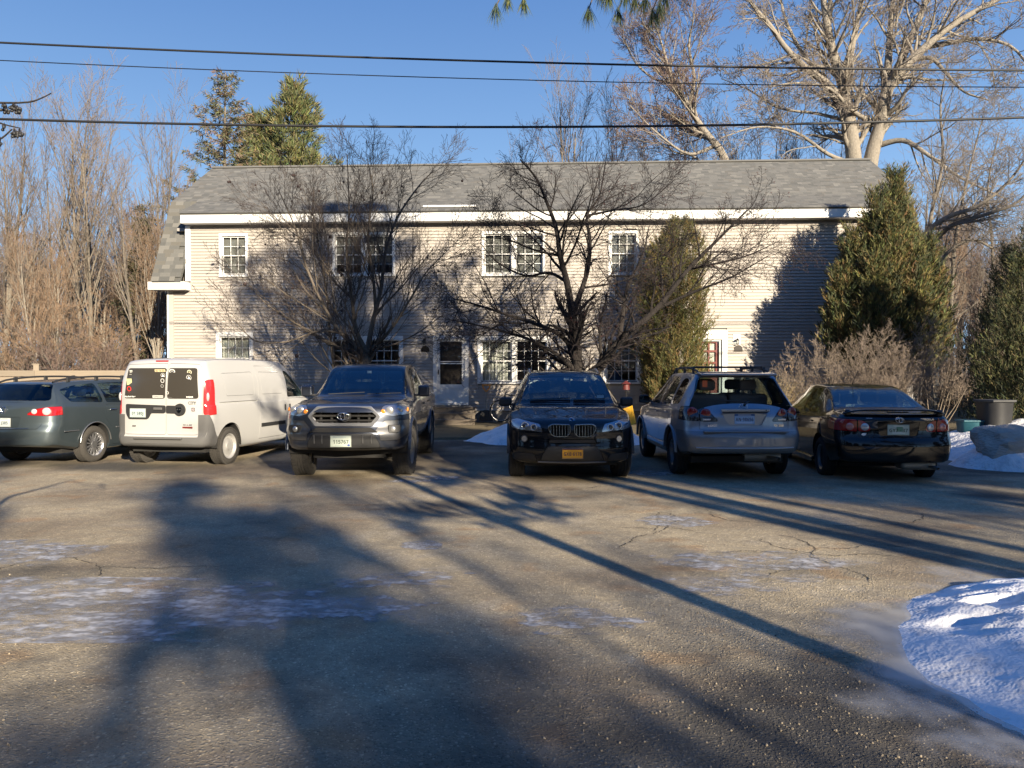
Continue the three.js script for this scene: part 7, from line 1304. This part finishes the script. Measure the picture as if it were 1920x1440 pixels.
// ---------------------------------------------------------------- trees behind the photographer, whose shade falls on the lot
{
  const grp = null, pineO = (h, clear, reach, extra = {}) => ({ h, r: 0.15 + h * 0.006, lean: 0.2, clear, step: 0.75, reach, per: 4, tufts: 3.4, inner: 0.3, spread: 0.42, blades: 12, size: 0.50, thin: 0.16, lift: 0.8, set: PINE, shape: (f) => Math.sin(clamp(0.18 + f * 0.82, 0, 1) * PI) * 0.9 + 0.12, tilt: () => 0.15, curve: 0.35, ...extra });
  conifer('pine_tree', 'tall pine with bare trunk standing just behind the photographer, casting the long diagonal shadow', [4.7, 0, 1.6], pineO(15, 3.4, 2.1, { gap: 0.66, r: 0.115, step: 0.9 }), 521);
  conifer('pine_tree', 'pine behind the photographer to the right, casting a trunk shadow toward the silver vehicle', [8.9, 0, 3.2], pineO(17, 10.5, 2.2, { gap: 0.3, r: 0.17 }), 522);
  conifer('pine_tree', 'leaning pine further back on the right, casting a slanting trunk shadow', [10.1, 0, 6.2], pineO(18, 11.5, 2.4, { lean: -0.8, gap: 0.25, r: 0.18 }), 523);
  const dense = (x, z, h, r, seed, label, gap = 0.1, name = 'hemlock_tree') => conifer(name, label, [x, 0, z], { h, r: 0.14, lean: 0, clear: 0.6, step: 0.42, reach: r, per: 6, gap, gapTop: gap > 0.05 ? 0.45 : 0, tufts: 5, inner: 0.15, spread: 0.36, blades: 11, size: 0.42, thin: 0.22, lift: 0.1, set: DARKG, shape: (f) => Math.pow(1 - f, 0.6) * (0.75 + 0.4 * Math.sin(f * 17 + seed)) + 0.08, tilt: () => -0.05, curve: -0.2 }, seed);
  // ragged row far behind, whose shade lies over the near left of the lot
  [[-1.8, 23.4, 13.5, 3.0, 'hemlock two places left of the far row behind the photographer'], [0.6, 22.2, 12.8, 2.8, 'hemlock just left of the far row behind the photographer'], [3.6, 23.5, 13.4, 3.2, 'leftmost hemlock of the far row behind the photographer'], [6.4, 21.8, 12.6, 2.9, 'second hemlock from the left in the far row behind the photographer'], [8.9, 24.0, 13.2, 3.1, 'third hemlock from the left in the far row behind the photographer'], [11.2, 21.6, 11.4, 2.7, 'fourth hemlock from the left in the far row behind the photographer'], [13.1, 24.4, 11.6, 2.4, 'fifth hemlock from the left in the far row behind the photographer'], [15.6, 22.4, 9.3, 2.2, 'sixth hemlock from the left in the far row behind the photographer'], [18.0, 23.0, 8.6, 2.0, 'rightmost hemlock of the far row behind the photographer']].forEach(([x, z, h, r, lab], i) => dense(x, z, h, r, 531 + i, lab, 0.16));
  conifer('pine_tree', 'slim pine behind the photographer whose trunk shadow points at the sedan', [11.9, 0, 8.0], pineO(17, 12.6, 1.8, { gap: 0.3, r: 0.15 }), 525); conifer('pine_tree', 'slim pine far right behind the photographer with a high crown', [12.2, 0, 3.2], pineO(15, 10.5, 1.6, { gap: 0.4, r: 0.13 }), 526);
  // leafless trees whose branches dapple the lot
  plant(protoDefs[1], 10.5, -15.5, 0.86, 0.3, 'leafless tree behind the photographer dappling the middle of the lot', null); plant(protoDefs[3], 14.8, -12.5, 0.95, 2.1, 'leafless tree behind the photographer dappling the right of the lot', null); plant(protoDefs[1], 4.2, -17.5, 0.78, 4.0, 'leafless tree behind the photographer dappling the left of the lot', null); plant(protoDefs[3], 19.5, -9.0, 0.85, 5.1, 'leafless tree far right behind the photographer', null);
  // the rest of the clearing's edge, left and right of the sun
  const back = (x, z, s, k, lab) => { const c = copyOf(k, lab); c.position.set(x, 0, z); c.scale.setScalar(s); c.rotation.y = x; };
  const h0 = dense(-9, 15, 10, 2.9, 547, 'tall evergreen at the clearing edge behind the photographer, left of the hemlock row', 0.02, 'spruce_tree'); [[-12.5, 9, 1.4], [-13, 3, 1.5], [-14, -3, 1.5], [-5, 19, 1.5], [-13, 19, 1.7], [-19, 12, 1.8], [-20, 0, 1.8], [-24, -8, 1.5], [-4, 27, 1.7], [27, 3, 1.6], [28, -4, 1.6], [32, 9, 1.7], [34, -10, 1.7], [-22, 22, 1.8]].forEach(([x, z, s], i) => { back(x, z, s, h0, 'evergreen of the clearing edge outside the picture'); }); scene.children.forEach((c) => { if (c.userData.label === 'evergreen of the clearing edge outside the picture') c.userData.group = 'evergreens around the clearing'; });
  conifer('pine_tree', 'tallest pine far behind the photographer whose crown shades the middle of the house', [17.2, 0, 20.5], pineO(19.8, 11.2, 3.1, { tufts: 5, size: 0.6, step: 0.6 }), 541);
  conifer('pine_tree', 'round-topped pine far behind the photographer shading the black vehicle', [19.6, 0, 20.0], pineO(13.2, 10.0, 2.5, { tufts: 6, size: 0.6, step: 0.4, per: 6 }), 542);
  conifer('pine_tree', 'second round-topped pine far behind the photographer shading the sedan', [22.6, 0, 19.6], pineO(12.8, 10.2, 1.6, { tufts: 6, size: 0.6, step: 0.4, per: 6 }), 543);
}
{ // bough of the near pine hanging into the top of the picture: twigs with bundles of long needles
  const R = rngOf(551), s = new Sink(), b = new Sink(), t = thing('pine_bough', 'pine bough with long drooping needles hanging in from the top edge', 'branch', [0, 0, 0]);
  const base = V(4.75, 4.7, 1.2), tips = [[930, 16, 3.7, 1], [952, 2, 3.75, 0.8], [982, 4, 3.7, 0.9], [1103, 20, 3.7, 1], [1126, -12, 3.8, 0.9], [1158, 22, 3.7, 1.1], [1190, 4, 3.75, 0.9], [1222, 24, 3.8, 1.2], [1246, -6, 3.7, 0.9], [1208, 4, 3.75, 0.9], [1140, -6, 3.75, 1.0], [1172, -10, 3.7, 1.0], [1235, 14, 3.8, 1.1]];
  const mid = at(1300, -260, 3.0); b.tube(smoothPts([base, V(3.6, 4.35, -0.6), mid, at(1180, -110, 3.6)], 20), Array.from({ length: 21 }, (_, i) => lerp(0.035, 0.008, i / 20)), 7); b.tube(smoothPts([mid, at(1080, -160, 3.6), at(960, -70, 3.7)], 12), Array.from({ length: 13 }, (_, i) => lerp(0.014, 0.005, i / 12)), 6);
  for (const [px, py, d, k] of tips) {
    const p = at(px, py, d), from = at(px + (px > 1050 ? 30 : 40), py - 75, d + 0.05); b.tube([px > 1050 ? at(1180, -110, 3.6).lerp(from, 0.75) : from, from.clone().lerp(p, 0.5), p], [0.005, 0.004, 0.003], 5);
    for (let i = 0; i < 60; i++) { const a = R() * 6.28, sp = 0.08 + R() * 0.5; s.blade(p.x + (R() - 0.5) * 0.012, p.y + R() * 0.025, p.z + (R() - 0.5) * 0.012, Math.cos(a) * sp, -1, Math.sin(a) * sp, (0.085 + R() * 0.04) * k, 0.0028, R, greenOf(R, [[0.05, 0.085, 0.03], [0.07, 0.10, 0.035], [0.13, 0.13, 0.04]])); }
  }
  obj('twigs', b.geo(), M.barkMid, t); obj('needles', s.geo(), M.needles, t);
}
{ // twig with dark berries reaching in at the left edge, from a small tree just outside
  const s = new Sink(), o = V(-3.3, 0, -3.0), t = thing('berry_tree', 'twigs with clusters of dark berries reaching in at the left edge', 'tree', [o.x, 0, o.z]), P = (x, y, d = 3.2) => at(x, y, d).sub(o);
  s.tube([V(0, 0, 0), V(0.05, 1.4, 0), V(0.2, 2.4, 0.05), P(-180, 120)], [0.05, 0.04, 0.03, 0.012], 7);
  const tw = (l, r0, r1) => { const p = smoothPts(l, 14); s.tube(p, p.map((_, i) => lerp(r0, r1, i / 14)), 5); return p; };
  const a = tw([P(-180, 150), P(-60, 190), P(10, 195), P(62, 193), P(82, 186), P(100, 177)], 0.006, 0.0022), c = tw([P(-180, 150), P(-80, 215), P(-10, 229), P(22, 238), P(42, 242)], 0.006, 0.002), e = tw([P(-120, 300), P(-30, 270), P(4, 262), P(26, 244)], 0.006, 0.003);
  obj('trunk', s.geo(), M.barkDark, t);
  const R = rngOf(561), bs = [], st = new Sink();
  for (const [x, y, n, w] of [[8, 200, 6, 14], [30, 200, 9, 16], [36, 205, 8, 12], [16, 204, 5, 10], [30, 248, 9, 14], [40, 247, 10, 12], [12, 238, 4, 10], [4, 264, 4, 6]]) for (let i = 0; i < n; i++) { const x1 = x + (R() - 0.5) * w, y1 = y + R() * 10, p = P(x1, y1, 3.15 + R() * 0.1); bs.push(p); st.tube([P(x, y - 6), p], [0.001, 0.001], 3); }
  obj('berry_stalks', st.geo(), M.barkDark, t);
  const bg = new THREE.IcosahedronGeometry(0.0068, 1); for (const p of bs) { const m = obj('berry', bg, M.blackPlastic, t); m.position.copy(p); }
}
// ---------------------------------------------------------------- small things
M.cable = std(0.012, 0.012, 0.013, 0.6);
M.rock = std(0.44, 0.39, 0.32, 0.9, 0, { map: grainTint, bumpMap: grainBump, bumpScale: 0.02 });
{ // overhead cables between two poles outside the picture
  const cable = (label, l, d, r) => { const a = at(...l[0], d), b = at(...l[1], d), c = at(...l[2], d), pts = []; // parabola through three points, carried on to the poles
    for (let i = 0; i <= 60; i++) { const x = lerp(-24, 24, i / 60), L = (p, q, s) => ((x - q.x) * (x - s.x)) / ((p.x - q.x) * (p.x - s.x)); pts.push(V(x, a.y * L(a, b, c) + b.y * L(b, a, c) + c.y * L(c, a, b), -d)); }
    tag(obj('overhead_cable', tube(pts, r, 6), M.cable), label, 'cable'); return pts; };
  const ends = [cable('thick black overhead cable crossing highest over the roof', [[0, 83], [960, 119], [1920, 135]], 13.6, 0.019), cable('thin overhead cable between the two thick ones', [[0, 116], [960, 152], [1920, 166]], 14.0, 0.009), cable('thick black overhead cable crossing lowest, just over the ridge', [[0, 225], [960, 240], [1920, 222]], 13.2, 0.021)];
  for (const [i, lab] of [[0, 'utility pole outside the left edge of the picture'], [60, 'utility pole outside the right edge of the picture']]) { const x = i ? 24 : -24, p = thing('utility_pole', lab, 'pole', [x, 0, -13.6]); obj('pole_shaft', cyl(0.12, 0.17, 12, 12).translate(0, 6, 0), M.barkMid, p); obj('cross_arm', box(0.1, 0.12, 1.4, 0, ends[0][i].y, 0), M.barkMid, p); }
}
{ // boulder in the snow
  const g = new THREE.IcosahedronGeometry(1, 4), p = g.attributes.position; for (let i = 0; i < p.count; i++) { const x = p.getX(i), y = p.getY(i), z = p.getZ(i), n = 0.66 + 0.62 * fbm(x * 1.5 + 5, y * 1.5 + z * 1.3, 2, 301) + 0.16 * Math.abs(fbm(x * 3 + 2, y * 3 - z * 2.4, 2, 307) - 0.5) * 2 + 0.08 * (fbm(x * 7, y * 7 + z * 6, 2, 305) - 0.5); p.setXYZ(i, x * 0.62 * n, y * 0.42 * n, z * 0.5 * n); }
  const b = toCreasedNormals(mergeVertices(g), 0.22), o = at(1905, 0, 13.1); tag(obj('boulder', b.rotateZ(-0.12).translate(o.x, 0.30, o.z), M.rock), 'tan grey boulder lying in the snow at the right edge', 'boulder');
}
{ // bins in the shade of the evergreen
  const o = at(1866, 0, 15.7), c = thing('garbage_bin', 'dark grey wheeled garbage bin under the evergreen', 'bin', [o.x, 0.02, o.z], 0.15), m = std(0.022, 0.022, 0.023, 0.6);
  const body = cyl(0.33, 0.26, 0.92, 4).rotateY(PI / 4).translate(0, 0.53, 0); obj('bin_body', body, m, c); obj('lid', [box(0.54, 0.05, 0.56, 0, 1.02, 0, 0.02), box(0.34, 0.04, 0.05, 0, 1.0, -0.29, 0.015)], std(0.05, 0.05, 0.05, 0.6), c); for (const s of [-1, 1]) obj('wheel', cyl(0.12, 0.12, 0.05, 18).rotateZ(PI / 2).translate(s * 0.22, 0.12, -0.2), M.tyre, c);
  const q = at(1826, 0, 15.9), r = thing('recycling_bin', 'blue green recycling tub beside the garbage bin', 'bin', [q.x, 0.16, q.z], -0.1), t = std(0.02, 0.10, 0.13, 0.5);
  obj('tub', cyl(0.32, 0.26, 0.46, 4).rotateY(PI / 4).scale(1.15, 1, 0.85).translate(0, 0.23, 0), t, r); obj('rim', box(0.56, 0.04, 0.43, 0, 0.46, 0, 0.015), t, r);
}
{ // stockade fence at the left: pickets, rails and posts
  const f = thing('board_fence', 'weathered pale board fence at the edge of the left woods', 'fence', [0, 0, 0]), R = rngOf(311), mats = [[0.25, 0.205, 0.155], [0.215, 0.178, 0.137], [0.28, 0.232, 0.178]].map((c) => std(...c, 0.9, 0, { map: grainTint, bumpMap: barkBump, bumpScale: 0.004 }));
  const A = V(-18.5, 0, -20.4), B = V(-10.9, 0, -22.4), L = A.distanceTo(B), ang = Math.atan2(-(B.z - A.z), B.x - A.x), n = 3;
  for (let k = 0; k < n; k++) for (let i = 0; i < 9; i++) { const m = obj('board', box(L / n - 0.02, 0.165, 0.022, 0, 0, 0, 0.004), mats[Math.floor(R() * 3)], f), p = A.clone().lerp(B, (k + 0.5) / n); m.position.set(p.x, 0.12 + i * 0.185 + (R() - 0.5) * 0.012, p.z + 0.08); m.rotation.y = ang; m.rotation.z = (R() - 0.5) * 0.006; }
  for (let k = 0; k <= n; k++) { const p = A.clone().lerp(B, k / n), m = obj('post', [box(0.14, 1.84, 0.14, 0, 0.92, 0), box(0.17, 0.03, 0.17, 0, 1.855, 0)], mats[2], f); m.position.set(p.x, 0, p.z); m.rotation.y = ang; }
}
const hs = (x, y, z) => V(x, y, z).applyEuler(new THREE.Euler(0, rad(-2.6), 0)).add(V(-11.32, 0, -25.3)); // from the house's own measures to the place
{ // wooden steps at the storm door
  const p = hs(9.35, 0, 0.55), s = thing('wooden_steps', 'weathered wooden steps below the white storm door', 'steps', [p.x, 0, p.z], rad(-2.6));
  for (let k = 0; k < 3; k++) { obj('tread', box(1.75 + k * 0.05, 0.045, 0.36, 0, 0.52 - k * 0.18, 0.0 + k * 0.32, 0.008), M.deckWood, s); obj('riser', box(1.7 + k * 0.05, 0.13, 0.025, 0, 0.43 - k * 0.18, 0.15 + k * 0.32), M.deckWood, s); }
  for (const x of [-0.8, 0.8]) obj('stringer', extr([[0.5, 0], [0.5, 0.48], [0.14, 0.48], [0.14, 0.30], [-0.18, 0.30], [-0.18, 0.12], [-0.50, 0.12], [-0.50, 0]].map(([a, b]) => [a, b]), 0.05).rotateY(PI / 2).translate(x - 0.025, 0, 0.33), M.deckWood, s);
  const q = hs(17.6, 0, 0.55), e = thing('wooden_steps', 'wooden steps below the red door', 'steps', [q.x, 0, q.z], rad(-2.6));
  for (let k = 0; k < 3; k++) { obj('tread', box(1.5, 0.045, 0.36, 0, 0.52 - k * 0.18, k * 0.32, 0.008), M.deckWood, e); obj('riser', box(1.45, 0.13, 0.025, 0, 0.43 - k * 0.18, 0.15 + k * 0.32), M.deckWood, e); }
}
// wall lanterns and number plaques
for (const [x, lab, lab2, white] of [[8.50, 'black wall lantern beside the white storm door', 'dark arched number plaque beside the white storm door', false], [18.48, 'wall lantern on white plate beside the red door', 'dark arched number plaque beside the red door', true]]) {
  const p = hs(x, 2.64, 0.02), l = thing('wall_lantern', lab, 'lantern', [p.x, p.y, p.z], rad(-2.6)); l.scale.setScalar(0.8);
  obj('back_plate', white ? box(0.30, 0.40, 0.02, 0, 0.04, 0.005, 0.008) : box(0.10, 0.22, 0.02, 0, 0, 0.005, 0.006), white ? M.trim : M.darkBronze, l); obj('arm', tube(pts3([0, 0.02, 0.01], [0, 0.09, 0.07], [0, 0.08, 0.14], [0, 0.03, 0.15]), 0.010, 8), M.darkBronze, l);
  obj('cap', new THREE.ConeGeometry(0.085, 0.08, 6).translate(0, 0.05, 0.15), M.darkBronze, l); obj('cage', [0, 1, 2, 3, 4, 5].map((k) => tube(pts3([0.06 * Math.cos(k * PI / 3), 0.01, 0.15 + 0.06 * Math.sin(k * PI / 3)], [0.042 * Math.cos(k * PI / 3), -0.15, 0.15 + 0.042 * Math.sin(k * PI / 3)]), 0.006, 5)).concat([cyl(0.045, 0.03, 0.02, 6).translate(0, -0.155, 0.15)]), M.darkBronze, l); obj('lamp_glass', cyl(0.052, 0.036, 0.14, 6, true).translate(0, -0.07, 0.15), M.pane, l);
  const q = hs(x + (white ? 0.05 : 0.02), 2.36, 0.022), s = new THREE.Shape(); s.moveTo(-0.13, -0.06); s.lineTo(0.13, -0.06); s.lineTo(0.13, 0.0); s.absarc(0, 0, 0.13, 0, PI); s.closePath(); const m = obj('number_plaque', new THREE.ExtrudeGeometry(s, { depth: 0.015, bevelEnabled: true, bevelSize: 0.004, bevelThickness: 0.004, bevelSegments: 1 }), M.darkBronze); m.position.copy(q); m.rotation.y = rad(-2.6); tag(m, lab2, 'plaque');
}
{ // bicycle leaning at the wall behind the black vehicle
  const p = hs(11.55, 0, 1.05), b = thing('bicycle', 'black bicycle leaning by the house left of the black vehicle', 'bicycle', [p.x, 0.10, p.z], rad(4)); b.rotation.x = -0.08;
  for (const x of [-0.52, 0.52]) { const w = new THREE.Group(); w.name = 'wheel'; w.position.set(x, 0.34, 0); b.add(w); obj('tyre', new THREE.TorusGeometry(0.33, 0.02, 8, 40), M.tyre, w); obj('rim', new THREE.TorusGeometry(0.305, 0.010, 6, 40), M.alloy, w); obj('spokes', Array.from({ length: 16 }, (_, k) => tube(pts3([0.02 * Math.cos(k), 0.02 * Math.sin(k), 0], [0.3 * Math.cos(k * PI / 8), 0.3 * Math.sin(k * PI / 8), 0]), 0.0015, 3)), M.alloy, w); obj('hub', cyl(0.025, 0.025, 0.09, 10).rotateX(PI / 2), M.alloy, w); }
  const bar = (a, c, r = 0.017) => tube(pts3(a, c), r, 8);
  obj('frame', [bar([-0.40, 0.80, 0], [-0.14, 0.32, 0]), bar([-0.14, 0.32, 0], [0.20, 0.62, 0], 0.018), bar([0.20, 0.62, 0], [-0.36, 0.72, 0]).translate(0, 0.13, 0), bar([-0.52, 0.34, 0], [-0.14, 0.32, 0], 0.011), bar([0.52, 0.34, 0], [0.18, 0.58, 0], 0.011), bar([0.19, 0.58, 0], [0.20, 0.62, 0]), bar([-0.14, 0.32, 0], [0.19, 0.78, 0])], M.blackGloss, b);
  obj('fork', [bar([-0.52, 0.34, 0], [-0.38, 0.86, 0], 0.014), bar([-0.38, 0.86, 0], [-0.40, 0.98, 0], 0.012)], M.blackGloss, b); obj('handlebar', tube(pts3([-0.44, 0.99, 0.28], [-0.42, 1.0, 0.1], [-0.42, 1.0, -0.1], [-0.44, 0.99, -0.28]), 0.012, 8), M.blackPlastic, b); obj('saddle', box(0.26, 0.06, 0.14, 0.22, 0.92, 0, 0.028), M.blackPlastic, b); obj('crank', [cyl(0.09, 0.09, 0.008, 24).rotateX(PI / 2).translate(-0.14, 0.32, 0.04), bar([-0.14, 0.32, 0.05], [-0.05, 0.18, 0.05], 0.009)], M.alloy, b);
}
{ // orange-handled snow shovel against the wall, and another with a yellow blade in the snow
  const p = hs(10.52, 0, 0.30), s = thing('snow_shovel', 'snow shovel with orange grip leaning on the wall under the double window', 'shovel', [p.x, 0.12, p.z], rad(-2.6)); s.rotation.x = -0.10; const or = std(0.75, 0.28, 0.03, 0.5);
  obj('shaft', cyl(0.016, 0.016, 0.86, 8).translate(0, 0.60, 0), M.alloyDirty, s); obj('grip', [tube(pts3([0, 0.90, 0], [-0.09, 1.00, 0], [-0.12, 1.10, 0]), 0.022, 8), tube(pts3([0, 0.90, 0], [0.09, 1.00, 0], [0.12, 1.10, 0]), 0.022, 8), cyl(0.025, 0.025, 0.27, 10).rotateZ(PI / 2).translate(0, 1.11, 0)], or, s); obj('blade', extr([[-0.22, 0], [0.22, 0], [0.20, 0.30], [0.05, 0.36], [-0.05, 0.36], [-0.20, 0.30]], 0.015).translate(0, -0.05, 0.02), M.blackPlastic, s);
  const q = at(1181, 0, 17.4), y = thing('snow_shovel', 'yellow snow shovel blade sticking up from the snow between black and silver vehicles', 'shovel', [q.x, 0.42, q.z], 0.4); y.rotation.z = 0.25; const ye = std(0.80, 0.42, 0.03, 0.5);
  const bl = new THREE.CylinderGeometry(0.34, 0.34, 0.42, 12, 1, true, -0.6, 1.2); obj('blade', bl.translate(0, 0.21, -0.3), ye, y); obj('shaft', cyl(0.017, 0.017, 0.9, 8).translate(0, -0.25, 0.0), M.deckWood, y);
}
{ // red feeder on a thin pole, ornamental grass, board stack in the woods
  const p = at(1174, 0, 21.5), f = thing('bird_feeder', 'small dark red feeder on a thin pole by the corner of the window', 'bird feeder', [p.x, 0, p.z]); obj('pole', cyl(0.012, 0.012, 1.15, 8).translate(0, 0.57, 0), M.darkBronze, f); obj('feeder_body', [cyl(0.09, 0.11, 0.16, 10).translate(0, 1.22, 0), new THREE.ConeGeometry(0.15, 0.10, 10).translate(0, 1.35, 0)], std(0.10, 0.018, 0.016, 0.6), f);
  const g = at(1456, 0, 20.2), t = thing('ornamental_grass', 'clump of tan ornamental grass with plumes behind the silver vehicle', 'grass', [g.x, 0, g.z]), R = rngOf(321), s = new Sink(), pl = new Sink();
  for (let i = 0; i < 220; i++) { const a = R() * 6.28, l = 0.9 + R() * 0.9, o = R() * 0.22, e = 0.15 + R() * 0.4, P = []; for (let k = 0; k <= 5; k++) { const u = k / 5; P.push(V(Math.cos(a) * (o + e * l * u * u), l * u * (1 - 0.2 * u * e), Math.sin(a) * (o + e * l * u * u))); } s.tube(P, [0.007, 0.007, 0.006, 0.005, 0.004, 0.002], 3); if (i < 9) for (let k = 0; k < 60; k++) { const q = P[5]; pl.blade(q.x + (R() - 0.5) * 0.07, q.y - 0.28 + k * 0.009, q.z + (R() - 0.5) * 0.07, (R() - 0.5), 1, R() - 0.5, 0.10, 0.014, R, [0.45, 0.33, 0.21]); } }
  obj('blades', s.geo(), std(0.50, 0.39, 0.21, 0.8), t); obj('plumes', pl.geo(), M.needles, t);
  const w = at(1790, 0, 30), k = thing('board_stack', 'low stack of reddish boards at the edge of the right woods', 'board stack', [w.x, lawnY(w.x, 30), w.z], 0.1); for (let i = 0; i < 7; i++) obj('board', box(1.15 + (i % 3) * 0.06, 0.10, 0.5, (i % 2) * 0.04, 0.06 + i * 0.125, 0, 0.008), std(0.30 - 0.02 * (i % 3), 0.19, 0.12, 0.9), k); for (const x of [-0.4, 0.4]) for (let i = 0; i < 6; i++) obj('spacer', box(0.08, 0.022, 0.45, x, 0.122 + i * 0.125, 0), M.deckWood, k);
}
renderer.render(scene, camera);
